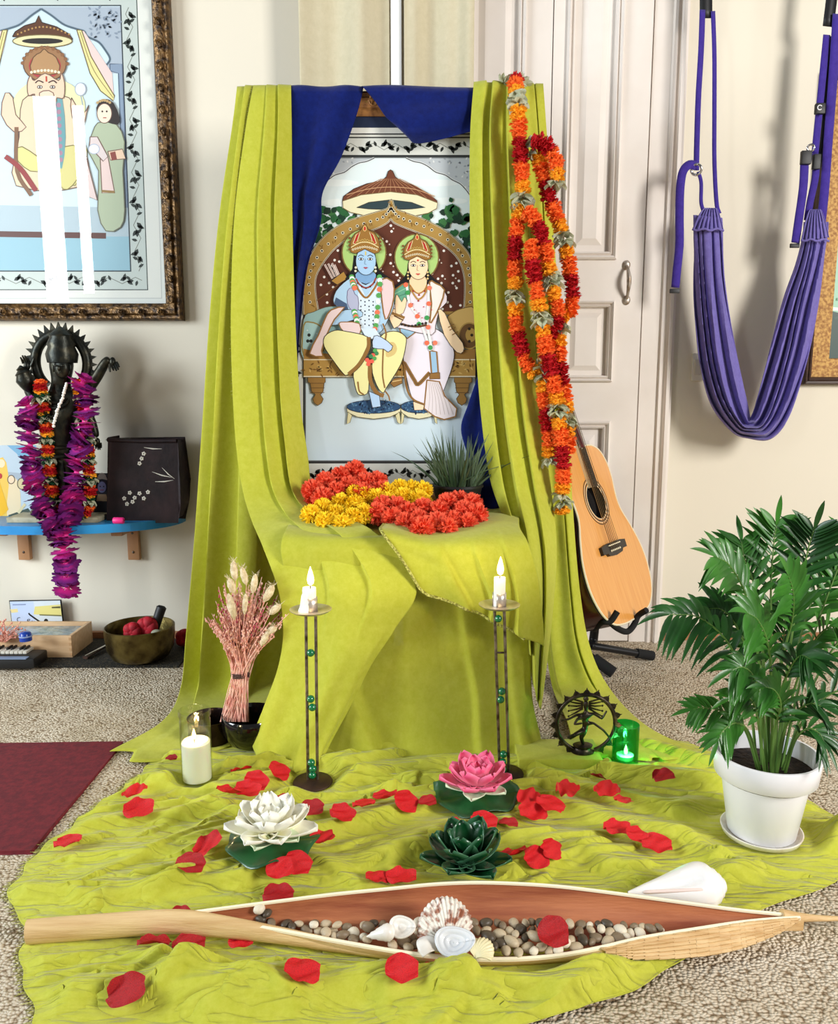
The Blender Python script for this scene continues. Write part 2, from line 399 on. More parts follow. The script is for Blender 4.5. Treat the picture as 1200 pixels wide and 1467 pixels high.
# ------------------------------------------------------------------ cloth
def surf(rows, nu, nv, fold=None, close=None):
    """rows: list of rows of (px, py, Y); smooth surface through the unprojected points. fold(u,v)->(dx,dy,dz)"""
    W = [[PY(*p) for p in r] for r in rows]
    R = [cr(r, nu) for r in W]                     # along u
    R = np.array(R); P = np.zeros((nv, nu, 3))
    for i in range(nu): P[:, i, :] = cr(R[:, i, :], nv)
    if fold is not None:
        for j in range(nv):
            for i in range(nu):
                P[j, i] += fold(i / (nu - 1), j / (nv - 1))
    return P
def gfold(u, c, wd): return math.exp(-((u - c) / wd) ** 2)
def crease(u, c, wl, wr):                            # a pleat: gentle on one side, steep on the other
    d = u - c
    return math.exp(-(d / (wl if d < 0 else wr)) ** 2)
def fringe(path, n, ln, rad, down=Vector((0, -0.4, -1)), seed=0):
    r = random.Random(seed); mb = MB(); P = cr(path, n)
    for i in range(n):
        a = Vector(P[i]); t = Vector(P[min(i + 1, n - 1)]) - Vector(P[max(i - 1, 0)])
        d = (down + Vector((r.uniform(-.5, .5), r.uniform(-.4, .4), r.uniform(-.2, .3)))).normalized() * ln * r.uniform(.4, 1.1)
        mb.tube([a, a + d * .5 + Vector((r.uniform(-.1, .1), 0, 0)) * ln, a + d], [rad, rad * .8, rad * .4], 3, caps=False)
    return mb

# the low stool that carries the picture (seen faintly through the cloth)
TZ, TF, TB = 0.470, 1.70, 2.19
WOOD_STOOL = M('brown_stool_wood', (148, 96, 44), 0.5, noise=(10, (112, 66, 28), 5, .3, .7), stretch=(1, 1, 6))
st = thing('wooden_stool', 'brown wooden stool covered by the green cloth under the altar picture', 'stool', (0, 1.95, 0))
tx0, tx1 = -.245, .135
MB().box(((tx0 + tx1) / 2, (TF + TB) / 2, TZ - .022), (tx1 - tx0, TB - TF, .036), bevel=.006).build('seat', WOOD_STOOL, st)
for lx, ly in ((tx0 + .04, TF + .03), (tx1 - .022, TF + .03), (tx0 + .04, TB - .05), (tx1 - .022, TB - .05)):
    MB().box((lx, ly, (TZ - .04) / 2), (.042, .05, TZ - .04), bevel=.005).build('leg', WOOD_STOOL, st)

# --- left drape, back layer: from the picture's top edge down to the floor
def knife(u, c, d): return -d * crease(u, c, .012, .22)       # one cloth edge lying over the next
def knifeL(u, c, d): return -d * crease(u, c, .22, .012)
def f_lb(u, v):
    k = .10 + .90 * min(1, v * 1.5)
    y = k * (knife(u, .15 + .06 * v, .044) + knife(u, .46 + .05 * v, .030) + knifeL(u, .70 - .06 * v, .026)) - .008 * k * math.sin(9 * u + 3 * v)
    return np.array((.004 * math.sin(6 * u + 5 * v), y, 0))
rows = [[(339, 128, 2.16), (376, 128, 2.16), (412, 128, 2.16)],
        [(338, 128, 2.085), (376, 128, 2.085), (412, 128, 2.085)],
        [(331, 180, 2.075), (370, 180, 2.07), (412, 180, 2.08)],
        [(312, 310, 2.065), (362, 310, 2.06), (412, 310, 2.08)],
        [(299, 450, 2.06), (356, 450, 2.06), (414, 450, 2.09)],
        [(289, 610, 2.06), (352, 610, 2.06), (416, 610, 2.09)],
        [(279, 770, 2.04), (348, 770, 2.05), (420, 770, 2.08)],
        [(268, 910, 2.00), (342, 915, 2.03), (424, 900, 2.06)],
        [(261, 985, 1.95), (334, 980, 2.00), (426, 965, 2.05)],
        [(236, 1032, 1.79), (316, 1024, 1.83), (426, 998, 1.945)],
        [(160, 1076, 1.650), (252, 1080, 1.640), (420, 1048, 1.735)]]
dl = MB().grid(surf(rows, 150, 120, f_lb)).build('left_back_drape', GREEN, solid=.0015)
tag(dl, 'lime green cloth falling from the left top of the altar picture to the carpet', 'drape')

# --- left drape, front layer: sweeps down beside the picture, over the stool's left corner and down to the floor
def f_lf(u, v):
    k = .12 + .88 * min(v * 2.2, 1); lo = max(0.0, (v - .72) / .28); hi = 1 - min(1, max(0, (v - .55) / .2))
    y = k * hi * (knife(u, .36 + .14 * v, .020) + knife(u, .66 + .12 * v, .034)) - .006 * k * math.sin(7 * u + 3 * v)
    y += -lo * (.030 * crease(u, .10, .10, .16) + .026 * crease(u, .62, .08, .14) + .018 * crease(u, .92, .12, .03))
    return np.array((0, y, 0))
rows = [[(362, 127, 2.15), (390, 127, 2.15), (417, 127, 2.15)],
        [(362, 127, 2.068), (390, 127, 2.068), (417, 127, 2.075)],
        [(351, 190, 2.05), (388, 190, 2.05), (418, 190, 2.07)],
        [(336, 310, 2.04), (380, 310, 2.04), (419, 310, 2.07)],
        [(331, 450, 2.02), (382, 450, 2.03), (423, 450, 2.07)],
        [(334, 570, 2.00), (386, 570, 2.01), (430, 570, 2.06)],
        [(340, 650, 1.97), (392, 650, 1.98), (441, 650, 2.05)],
        [(349, 705, 1.93), (400, 700, 1.95), (449, 700, 2.03)],
        [(361, 745, 1.86), (420, 736, 1.87), (480, 732, 1.90)],
        [(378, 785, 1.75), (452, 768, 1.735), (540, 764, 1.725)],
        [(399, 845, 1.680), (480, 835, 1.655), (596, 838, 1.650)],
        [(406, 905, 1.672), (472, 900, 1.642), (566, 900, 1.640)],
        [(399, 955, 1.668), (462, 952, 1.632), (532, 952, 1.634)],
        [(380, 1008, 1.660), (442, 1010, 1.622), (504, 1008, 1.626)],
        [(363, 1056, 1.655), (418, 1066, 1.606), (474, 1064, 1.606)],
        [(370, 1082, 1.632), (416, 1096, 1.575), (460, 1094, 1.572)]]
df = MB().grid(surf(rows, 120, 160, f_lf)).build('left_front_drape', GREEN, solid=.0015)
tag(df, 'lime green cloth sweeping from the left picture top over the stool to the floor', 'drape')
P = surf(rows, 6, 40, f_lf)
fringe([Vector(P[j][0]) for j in range(2, 14)], 90, .006, .0006, Vector((-1, -.3, -.2)), 3).build('frayed_edge', HEM, df)

# --- cloth over the stool: top, then falling to the floor in front
def f_tc(u, v):
    k = max(0.0, (v - .34) / .66)
    y = -.026 * k * (.6 * crease(u, .16, .06, .08) + 1.3 * crease(u, .36 + .16 * max(0, v - .72) / .28, .10, .018) + .5 * crease(u, .58, .05, .12) + 1.1 * crease(u, .80, .016, .06) + 1.2 * crease(u, .94, .03, .05)) \
        - .004 * k * math.sin(13 * u + 4 * v)
    z = .004 * math.sin(8 * u + 5 * v) * (1 - k)
    return np.array((.006 * k * math.sin(20 * v + 9 * u), y, z))
def tp(px, Y, z=TZ): # point on the stool top given as pixel column and depth
    d = ray(px, 733); t = Y / d.y; x = d.x * t
    return (x, Y, z)
def unp(p):          # world -> (px,py,Y)
    v = Vector(p) - Vector((0, 0, CAM_H)); zc = v.dot(_F)
    return (600 + FPX * v.x / zc, 733.5 - FPX * v.dot(_U) / zc, p[1])
def toprow(Y, xs, z): return [unp(tp(x, Y, z)) for x in xs]
rows = [toprow(2.17, (425, 500, 560, 620, 700), TZ + .004),
        toprow(1.95, (420, 490, 560, 630, 715), TZ + .006),
        toprow(1.76, (408, 480, 560, 640, 725), TZ + .007),
        [(402, 790, 1.71), (480, 776, 1.685), (560, 774, 1.680), (640, 777, 1.685), (735, 786, 1.71)],
        [(408, 840, 1.700), (480, 835, 1.675), (560, 833, 1.668), (640, 833, 1.674), (745, 840, 1.70)],
        [(405, 930, 1.695), (476, 930, 1.664), (560, 930, 1.658), (650, 930, 1.665), (757, 930, 1.69)],
        [(384, 1005, 1.685), (466, 1010, 1.65), (560, 1010, 1.655), (665, 1010, 1.652), (765, 1005, 1.675)],
        [(366, 1055, 1.675), (460, 1072, 1.632), (560, 1078, 1.628), (670, 1080, 1.622), (771, 1058, 1.665)],
        [(372, 1082, 1.640), (456, 1097, 1.600), (560, 1102, 1.585), (672, 1104, 1.582), (768, 1080, 1.642)]]
tcl = MB().grid(surf(rows, 170, 130, f_tc)).build('altar_cloth', GREEN_TOP, solid=.0012)
tag(tcl, 'lime green cloth over the stool top, hanging to the floor behind the candlesticks', 'altar cloth')

# --- second, shorter cloth laid over the right half of the stool, with a pale frayed hem
def f_ov(u, v):
    k = max(0.0, (v - .30) / .70)
    y = -.026 * k * (.7 * crease(u, .40, .12, .02) + .9 * crease(u, .62, .016, .10) + 1.2 * crease(u, .82, .014, .08)) - .003 * k * math.sin(12 * u + 3 * v)
    return np.array((.005 * k * math.sin(11 * v + 9 * u), y, .004 * math.sin(9 * u + 4 * v) * (1 - k)))
rows = [toprow(2.10, (575, 630, 690, 730), TZ + .016),
        toprow(1.92, (562, 630, 700, 742), TZ + .018),
        toprow(1.76, (548, 620, 690, 745), TZ + .018),
        [(547, 762, 1.665), (612, 776, 1.656), (690, 780, 1.66), (756, 778, 1.69)],
        [(566, 790, 1.650), (632, 812, 1.642), (704, 830, 1.642), (772, 830, 1.675)],
        [(588, 822, 1.642), (648, 843, 1.634), (712, 862, 1.636), (778, 880, 1.665)],
        [(610, 850, 1.640), (660, 868, 1.630), (712, 890, 1.630), (776, 925, 1.66)]]
P = surf(rows, 80, 80, f_ov)
ov = MB().grid(P).build('altar_overcloth', GREEN, solid=.0012)
tag(ov, 'shorter lime green cloth with a pale hem over the right of the stool', 'altar cloth')
hem = [Vector(P[j][0]) + Vector((0, -.003, 0)) for j in range(24, 80, 4)] + [Vector(P[-1][i]) + Vector((0, -.003, 0)) for i in range(3, 70, 5)]
hm = MB().tube(cr(hem, 160), .0034, 6, flat=.5)
o = fringe(hem, 150, .006, .0006, Vector((-.2, -.5, -1)), 5)
hm.v += []; k0 = len(hm.v); hm.v.extend(o.v); hm.f.extend([tuple(i + k0 for i in f) for f in o.f]); hm.mi.extend(o.mi)
hh = hm.build('frayed_hem', HEM, ov); hh['label'] = 'pale frayed hem'

# --- right drape, inner layer: beside the picture, then swept to the stool's right front
def f_ri(u, v):
    k = .3 + .7 * min(1, v * 2)
    y = k * (knifeL(u, .26 - .08 * v, .030) + knife(u, .40 + .06 * v, .036) + knife(u, .70 + .05 * v, .030)) - .005 * k * math.sin(8 * u + 2 * v)
    return np.array((0, y, 0))
rows = [[(678, 124, 2.15), (712, 124, 2.15), (748, 124, 2.15)],
        [(678, 124, 2.070), (712, 124, 2.068), (748, 124, 2.075)],
        [(673, 200, 2.06), (708, 200, 2.05), (752, 200, 2.07)],
        [(673, 330, 2.06), (712, 330, 2.04), (757, 330, 2.06)],
        [(680, 480, 2.05), (720, 480, 2.03), (764, 480, 2.05)],
        [(688, 590, 2.04), (728, 590, 2.01), (773, 590, 2.04)],
        [(700, 680, 2.01), (742, 690, 1.97), (787, 690, 2.01)],
        [(716, 730, 1.95), (757, 765, 1.86), (796, 780, 1.92)],
        [(735, 775, 1.83), (765, 840, 1.76), (791, 870, 1.85)],
        [(748, 830, 1.73), (764, 920, 1.70), (781, 960, 1.78)],
        [(754, 900, 1.69), (764, 985, 1.68), (774, 1015, 1.73)]]
dr = MB().grid(surf(rows, 150, 120, f_ri)).build('right_inner_drape', GREEN, solid=.0015)
tag(dr, 'lime green cloth swept from beside the altar picture to the stool, right side', 'drape')
# --- right drape, outer layer: under the garlands down to the carpet
def f_ro(u, v):
    k = .3 + .7 * min(1, v * 1.6)
    y = k * (knife(u, .10, .020) + knifeL(u, .62, .016) + knife(u, .70, .014)) - .006 * k * math.sin(7 * u + 3 * v)
    return np.array((0, y, 0))
rows = [[(742, 126, 2.165), (760, 126, 2.165), (778, 126, 2.165)],
        [(742, 126, 2.088), (760, 126, 2.088), (778, 126, 2.088)],
        [(748, 200, 2.08), (766, 200, 2.07), (783, 200, 2.08)],
        [(758, 400, 2.08), (777, 400, 2.06), (797, 400, 2.08)],
        [(768, 600, 2.08), (790, 600, 2.06), (813, 600, 2.08)],
        [(776, 720, 2.07), (800, 720, 2.05), (819, 720, 2.07)],
        [(779, 840, 2.06), (808, 840, 2.04), (829, 840, 2.05)],
        [(781, 920, 2.05), (816, 920, 2.01), (844, 925, 2.03)],
        [(791, 985, 2.01), (836, 980, 1.97), (872, 985, 1.985)],
        [(812, 1035, 1.775), (866, 1032, 1.78), (926, 1040, 1.755)],
        [(822, 1082, 1.622), (905, 1084, 1.612), (1010, 1080, 1.622)]]
do = MB().grid(surf(rows, 110, 120, f_ro)).build('right_outer_drape', GREEN, solid=.0015)
tag(do, 'lime green cloth hanging under the garlands down to the carpet by the guitar', 'drape')

# --- floor cloth with real wrinkles
LEFT = [(1062, 250), (1080, 222), (1105, 205), (1130, 172), (1160, 130), (1190, 92), (1215, 60), (1240, 36), (1262, 19), (1290, 12), (1310, 27), (1345, 38), (1380, 29), (1420, 36), (1467, 52), (1560, 75)]
RIGHT = [(1062, 985), (1080, 1025), (1105, 1075), (1130, 1125), (1160, 1182), (1190, 1228), (1215, 1242), (1240, 1232), (1262, 1200), (1290, 1120), (1310, 1072), (1345, 1010), (1380, 968), (1420, 905), (1445, 838), (1467, 745), (1560, 500)]
RIDGES = [  # (pixel polyline, height, width towards the back, width towards the camera)
    ([(300, 1230), (420, 1222), (540, 1178), (640, 1150), (760, 1140)], .016, .05, .018),
    ([(420, 1150), (520, 1118), (640, 1102), (740, 1106)], .018, .05, .016),
    ([(220, 1128), (330, 1140), (430, 1122), (560, 1092)], .016, .045, .014),
    ([(250, 1088), (340, 1082), (440, 1086), (560, 1080)], .014, .02, .012),
    ([(330, 1100), (420, 1104), (500, 1098)], .010, .02, .010),
    ([(70, 1200), (170, 1180), (270, 1172), (330, 1160)], .010, .035, .012),
    ([(110, 1235), (220, 1228), (320, 1200)], .008, .03, .012),
    ([(20, 1285), (100, 1286), (140, 1298)], .014, .02, .012),
    ([(160, 1282), (300, 1272), (420, 1262), (560, 1235), (640, 1205)], .012, .055, .020),
    ([(560, 1240), (680, 1200), (760, 1170)], .012, .05, .018),
    ([(760, 1125), (860, 1150), (960, 1172), (1040, 1170)], .020, .05, .014),
    ([(800, 1160), (900, 1190), (1000, 1215), (1060, 1220)], .014, .05, .02),
    ([(735, 1210), (830, 1222), (900, 1262)], .010, .05, .02),
    ([(880, 1116), (980, 1128), (1060, 1140)], .024, .04, .014),
    ([(930, 1075), (1010, 1098), (1060, 1110)], .018, .03, .02),
    ([(1120, 1215), (1190, 1205), (1235, 1200)], .034, .03, .025),
    ([(1040, 1262), (1110, 1240), (1190, 1222)], .018, .03, .016),
    ([(920, 1208), (970, 1212), (1020, 1235)], .012, .03, .02),
    ([(170, 1345), (230, 1385), (260, 1418), (330, 1432), (420, 1410)], .020, .03, .022),
    ([(110, 1430), (200, 1425), (300, 1452), (420, 1440), (560, 1410), (640, 1400)], .016, .03, .02),
    ([(60, 1360), (130, 1352), (200, 1352)], .010, .03, .014),
    ([(560, 1432), (700, 1428), (830, 1412), (880, 1398)], .015, .03, .02),
    ([(800, 1462), (840, 1420), (872, 1392)], .014, .03, .02),
    ([(420, 1390), (520, 1406), (600, 1402)], .008, .02, .012),
    ([(860, 1385), (930, 1380), (985, 1365)], .010, .03, .015)]
RW = []
_r = random.Random(31)
for _ in range(95):
    cx_, cy_ = _r.uniform(60, 1130), _r.uniform(1100, 1450)
    if 1290 < cy_ < 1385 and cx_ > 300: continue
    c_ = PZ(cx_, cy_, .006); L_ = _r.uniform(.03, .13); an = _r.gauss(.22 if cx_ > 300 else .5, .35); d_ = Vector((math.cos(an), math.sin(an), 0)); b_ = Vector((-d_.y, d_.x, 0)) * _r.uniform(-.012, .012)
    RIDGES.append(([unp(tuple(c_ - d_ * L_))[:2], unp(tuple(c_ + b_))[:2], unp(tuple(c_ + d_ * L_))[:2]], _r.uniform(.004, .010), _r.uniform(.010, .026), _r.uniform(.004, .007)))
for (pl, h, wb, wf) in RIDGES:
    RW.append((np.array([list(PZ(x, y, 0.006))[:2] for x, y in pl]), h * 1.4, wb, wf))
def HF(x, y):
    """height of the floor cloth's surface above the floor (arrays or scalars)"""
    x = np.asarray(x, float); y = np.asarray(y, float); h = np.full(np.broadcast(x, y).shape, .006)
    q = x * .25 + y
    h = h + .0022 * (fbm(x * 2.2 - y * 1.4, y * 6.0 + x * 1.2, 3, 4) + .8) + .0016 * np.abs(fbm(x * 5 - y * 2, y * 15 + x * 4.0, 9, 3))
    for (P, hh, wb, wf) in RW:
        best = None; sg = None; endf = None
        for a, b in zip(P[:-1], P[1:]):
            d = b - a; L2 = (d ** 2).sum(); t = ((x - a[0]) * d[0] + (y - a[1]) * d[1]) / L2; tc = np.clip(t, 0, 1)
            ex = x - (a[0] + tc * d[0]); ey = y - (a[1] + tc * d[1]); dist = np.sqrt(ex ** 2 + ey ** 2)
            s = np.sign(d[0] * ey - d[1] * ex)
            if best is None: best, sg = dist, s
            else:
                k = dist < best; best = np.where(k, dist, best); sg = np.where(k, s, sg)
        wdt = np.where(sg >= 0, wb, wf)
        h = h + hh * np.exp(-(best / wdt) ** 2)
    return h
PODL = np.array([list(PZ(x, y, .006))[:2] for x, y in ((40, 1342), (260, 1325), (480, 1330), (680, 1338), (860, 1328), (1050, 1320), (1200, 1318))])
def flatten(x, y, h):  # the cloth lies flatter under heavy things
    py_ = np.interp(x, PODL[:, 0], PODL[:, 1]); wd = np.interp(x, [PODL[0, 0], PODL[1, 0], PODL[3, 0], PODL[-1, 0]], [.022, .036, .074, .024]); k = np.clip((np.abs(y - py_) - wd) / .05, 0, 1); k = k * k; h = np.minimum(h, .009) * (1 - k) + h * k
    for (cx, cy, r, z) in FLAT:
        d = np.sqrt((x - cx) ** 2 + (y - cy) ** 2); k = np.clip((d - r) / (r * .8), 0, 1); k = k * k * (3 - 2 * k)
        h = h * k + z * (1 - k)
    return h
def spot(px, py, z=.008): p = PZ(px, py, z); return (p.x, p.y)
S_POT = (lambda p: (p.x, p.y + .058))(PZ(1110, 1222, .012))
S_CL = spot(447, 1122); S_CR = spot(722, 1112); S_GLASS = (lambda p: (p.x, p.y + .030))(PZ(277, 1129, .008))
S_GREEN = (lambda p: (p.x, p.y + .026))(PZ(899, 1104, .010)); S_BOWL = (lambda p: (p.x, p.y + .05))(PZ(348, 1080, .008))
S_NAT = spot(832, 1084, .010)
FLAT = [(S_POT[0], S_POT[1], .080, .010), (S_CL[0], S_CL[1], .042, .009), (S_CR[0], S_CR[1], .042, .009), (S_GLASS[0], S_GLASS[1], .036, .008), (S_GREEN[0], S_GREEN[1], .034, .010),
        (S_BOWL[0], S_BOWL[1], .060, .008), (S_NAT[0], S_NAT[1], .05, .010)]
def ground(x, y): return float(flatten(np.array(x), np.array(y), HF(x, y)))
lw = [PZ(px, py, .006) for py, px in LEFT]; rw = [PZ(px, py, .006) for py, px in RIGHT]
y1 = lw[0].y; y0 = lw[-1].y
ly = [p.y for p in lw][::-1]; lx = [p.x for p in lw][::-1]; ry = [p.y for p in rw][::-1]; rx = [p.x for p in rw][::-1]
nv, nu = 360, 560
ys = np.linspace(y1, y0, nv); us = np.linspace(0, 1, nu)
la = np.interp(ys, ly, lx); ra = np.interp(ys, ry, rx)
wob = .004 * np.sin(ys * 90) + .003 * np.sin(ys * 47 + 1)
X = la[:, None] + wob[:, None] + (ra - la - 2 * wob)[:, None] * us[None, :]; Y = np.repeat(ys[:, None], nu, 1)
H = flatten(X, Y, HF(X, Y))
e = np.minimum(us, 1 - us)[None, :] * (ra - la)[:, None]; H = np.where(e < .03, .004 + (H - .004) * np.clip(e / .03, .15, 1), H)
fc = MB().grid(np.stack([X, Y, H], -1)).build('floor_cloth', GREEN_FLOOR, solid=.0015)
tag(fc, 'wrinkled lime green cloth spread over the carpet in front of the altar', 'floor cloth')
pth = [Vector((la[j] + wob[j], ys[j], .004)) for j in range(60, nv, 6)]
o = fringe(pth, 260, .014, .0006, Vector((-1, -.2, -.12)), 8); o.build('frayed_edge', HEM, fc)

# --- blue scarf draped over the picture's top
def f_bl(u, v): return np.array((0, -.006 * math.sin(10 * u + 4 * v) - .012 * crease(u, .45, .12, .08) * v, 0))
rows = [[(416, 126, 2.14), (470, 126, 2.14), (518, 126, 2.14)],
        [(416, 126, 2.082), (470, 126, 2.08), (520, 126, 2.082)],
        [(417, 165, 2.082), (462, 165, 2.076), (510, 165, 2.084)],
        [(418, 225, 2.082), (452, 225, 2.076), (488, 225, 2.086)],
        [(419, 280, 2.084), (440, 278, 2.078), (462, 275, 2.088)],
        [(420, 330, 2.086), (438, 325, 2.082), (459, 320, 2.090)],
        [(420, 400, 2.088), (428, 395, 2.084), (440, 385, 2.092)],
        [(421, 470, 2.090), (425, 470, 2.088), (430, 470, 2.094)],
        [(422, 530, 2.094), (424, 530, 2.092), (426, 530, 2.096)]]
bs = thing('blue_scarf', 'sheer royal blue scarf draped over the top of the altar picture', 'scarf', PY(520, 126, 2.10))
MB().grid(surf(rows, 40, 70, f_bl)).build('left_tail', BLUE, bs, solid=.001)
def f_bs(u, v): return np.array((0, -.010 * math.sin(3.14 * u) * math.sin(3.14 * v) - .005 * math.sin(9 * v + 4 * u), 0))
rows = [[(518, 126, 2.142), (560, 125, 2.142), (620, 126, 2.142), (682, 126, 2.142)],
        [(520, 126, 2.078), (560, 125, 2.076), (620, 126, 2.076), (684, 126, 2.078)],
        [(538, 146, 2.078), (572, 150, 2.068), (625, 150, 2.068), (684, 142, 2.078)],
        [(552, 166, 2.080), (580, 172, 2.064), (628, 172, 2.064), (684, 158, 2.078)],
        [(566, 180, 2.082), (588, 192, 2.064), (632, 188, 2.066), (684, 172, 2.078)],
        [(584, 197, 2.084), (597, 205, 2.070), (636, 198, 2.072), (684, 186, 2.080)]]
MB().grid(surf(rows, 60, 50, f_bs)).build('swag', BLUE, bs, solid=.001)
rows = [[(700, 500, 2.070), (715, 500, 2.070)], [(690, 520, 2.080), (712, 520, 2.075)], [(682, 545, 2.084), (712, 545, 2.075)], [(670, 580, 2.085), (714, 580, 2.07)],
        [(660, 615, 2.086), (716, 620, 2.06)], [(672, 660, 2.08), (722, 660, 2.05)], [(680, 700, 2.06), (722, 700, 2.04)], [(684, 735, 2.02), (716, 728, 2.01)]]
MB().grid(surf(rows, 24, 50, lambda u, v: np.array((0, -.010 * math.sin(8 * u + 2 * v) * v, 0)))).build('right_tail', BLUE, bs, solid=.001)
# ------------------------------------------------------------------ painted pictures (flat artwork on its own plane)
class Paint:
    def __init__(s, Y, slope=0.0):
        s.Y = Y; s.mb = MB(); s.mb.col = []; s.L = 0; s.ox = s.oy = 0.0; s.k = 1.0; s.sl = slope
    def at(s, ox, oy, k): s.ox, s.oy, s.k = ox, oy, k; return s
    def P(s, x, y): return PY(s.ox + x / s.k, s.oy + y / s.k, s.Y - s.L * 5e-5)
    def up(s, n=1): s.L += n; return s
    def poly(s, pts, col, smooth=0, edge=None, ew=None):
        s.up()
        if smooth: pts = cr(pts, len(pts) * smooth, True)
        V = [s.P(x, y) for x, y in pts]
        T = tessellate_polygon([V]); s.mb.add(V, [tuple(t) for t in T]); s.mb.col.extend([lin(col) + (1,)] * len(V))
        if edge: s.line(list(pts) + [tuple(pts[0])], ew or 4, edge)
        return s
    def ell(s, cx, cy, rx, ry, col, edge=None, ew=None, n=28, a0=0):
        return s.poly([(cx + rx * math.cos(2 * math.pi * i / n), cy + ry * math.sin(2 * math.pi * i / n)) for i in range(n)], col, 0, edge, ew)
    def line(s, pts, w, col, smooth=0):
        s.up()
        if smooth: pts = cr(pts, len(pts) * smooth)
        pts = [Vector((p[0], p[1])) for p in pts]; V = []; n = len(pts)
        for i in range(n):
            d = pts[min(i + 1, n - 1)] - pts[max(i - 1, 0)]; d = d.normalized() if d.length > 1e-6 else Vector((1, 0))
            q = Vector((-d.y, d.x)) * w / 2; V += [s.P(*(pts[i] + q)), s.P(*(pts[i] - q))]
        s.mb.add(V, [(2 * i, 2 * i + 1, 2 * i + 3, 2 * i + 2) for i in range(n - 1)]); s.mb.col.extend([lin(col) + (1,)] * len(V)); return s
    def dots(s, pts, r, col):
        s.up()
        for (x, y) in pts:
            V = [s.P(x + r * math.cos(i * math.pi / 4), y + r * math.sin(i * math.pi / 4)) for i in range(8)]
            s.mb.add(V, [tuple(range(8))]); s.mb.col.extend([lin(col) + (1,)] * 8)
        return s
    def leaf(s, x, y, ang, l, w, col):
        c, n = math.cos(ang), math.sin(ang); P = [(0, 0), (.35, w), (.7, w * .75), (1, 0), (.7, -w * .75), (.35, -w)]
        V = [s.P(x + l * (a * c - b * n), y + l * (a * n + b * c)) for a, b in P]
        s.mb.add(V, [tuple(range(6))]); s.mb.col.extend([lin(col) + (1,)] * 6); return s
    def vine(s, a, b, step, col, size, seed=0):
        r = random.Random(seed); a = Vector(a); b = Vector(b); d = (b - a); n = max(1, int(d.length / step)); th = math.atan2(d.y, d.x)
        s.line([tuple(a + d * (i / (n * 4)) + Vector((-math.sin(th), math.cos(th))) * size * .25 * math.sin(i * 1.57)) for i in range(n * 4 + 1)], size * .05, (120, 125, 115)); s.up()
        for i in range(n):
            c = a + d * ((i + .5) / n); sg = 1 if i % 2 else -1
            for k, (ba, ll) in enumerate(((.5, .55), (1.3, .5), (-.7, .5), (2.3, .42), (3.3, .5), (-1.9, .40))):
                o = Vector((math.cos(th), math.sin(th))) * (k - 2.5) * size * .27
                s.leaf(c.x + o.x, c.y + o.y, th + sg * ba + r.uniform(-.2, .2), size * ll * 1.15, .24, col)
        return s
    def build(s, name, parent): return s.mb.build(name, PAINT, parent, smooth=False)

def frame_rect(mb, x0, x1, z0, z1, y, prof): return moulding(mb, x0, x1, z0, z1, y, prof)
GOLD_WOOD = M('carved_gilded_wood', (176, 124, 70), 0.45, 0.2, noise=(45, (96, 58, 30), 5, .35, .7), bump=(70, 0.5, 0.004))
BRONZE_FRAME = M('dark_carved_bronze_frame', (112, 82, 44), 0.35, 0.55, noise=(60, (40, 26, 14), 5, .38, .62), bump=(90, 0.7, 0.005))
DARK_WOOD = M('dark_brown_wood', (52, 34, 26), 0.4, noise=(20, (74, 50, 38), 4, .3, .7), stretch=(1, 1, 6))
CORK = M('mottled_gold_mat', (206, 160, 84), 0.6, noise=(120, (150, 98, 36), 6, .38, .62), bump=(160, 0.4, 0.003))

# ---- main altar picture
YP = 2.112
ap = thing('altar_picture', 'large framed painting of a crowned couple on a throne, standing on the stool', 'picture', PY(558, 420, 2.12))
fx0, fx1 = PY(341, 300, 2.10).x + .004, PY(774, 300, 2.10).x - .004; fx0, fx1 = PY(340, 128, 2.10).x, PY(775, 128, 2.10).x
fz1 = PY(560, 130, 2.10).z; fz0 = TZ + .001
mb = MB(); frame_rect(mb, fx0, fx1, fz0, fz1, 2.112, [(0, -.028), (0, .010), (.006, .016), (.014, .012), (.018, .018), (.040, .018), (.046, .010), (.056, .004), (.056, -.01)])
FRM = mb
mb = MB().box(((fx0 + fx1) / 2, 2.130, (fz0 + fz1) / 2), (fx1 - fx0 - .01, .010, fz1 - fz0 - .01)); mb.build('backing_board', DARK_WOOD, ap, smooth=False)
mb = FRM   # carved scrolls along the top rail
for k in range(-2, 3):
    c = PY(531 + k * 42, 145, 2.094)
    for sg in (-1, 1):
        mb.tube([c + Vector((sg * (.004 + .012 * t * math.cos(5.5 * t)), -.001, .011 * t * math.sin(5.5 * t))) for t in [i / 14 for i in range(15)]], [.0026 - .001 * i / 14 for i in range(15)], 5)
    mb.ball(c + Vector((0, 0, .010)), (.004, .003, .004), 8, 6)
mb.build('frame', GOLD_WOOD, ap)

p = Paint(YP)
def rect(a, b, c, d, col): p.poly([(a, b), (c, b), (c, d), (a, d)], col)
rect(366, 150, 752, 735, (26, 38, 66)); rect(372, 183, 748, 730, (222, 222, 214)); rect(386, 191, 728, 722, (60, 62, 60)); rect(387.5, 193, 726.5, 720, (214, 214, 204))
rect(409, 196, 707, 695, (52, 54, 52)); rect(411, 198, 705, 693, (208, 210, 202)); rect(434, 222, 684, 664, (40, 42, 42)); rect(436.5, 225, 681.5, 661, (96, 100, 100)); rect(438, 226.5, 680, 659.5, (205, 222, 230))
LEAF = (34, 38, 34)
p.vine((414, 210), (702, 210), 29, LEAF, 19, 1).vine((414, 678), (702, 678), 26, LEAF, 17, 2).vine((423, 230), (423, 660), 44, LEAF, 17, 3).vine((694, 230), (694, 660), 44, LEAF, 17, 4)
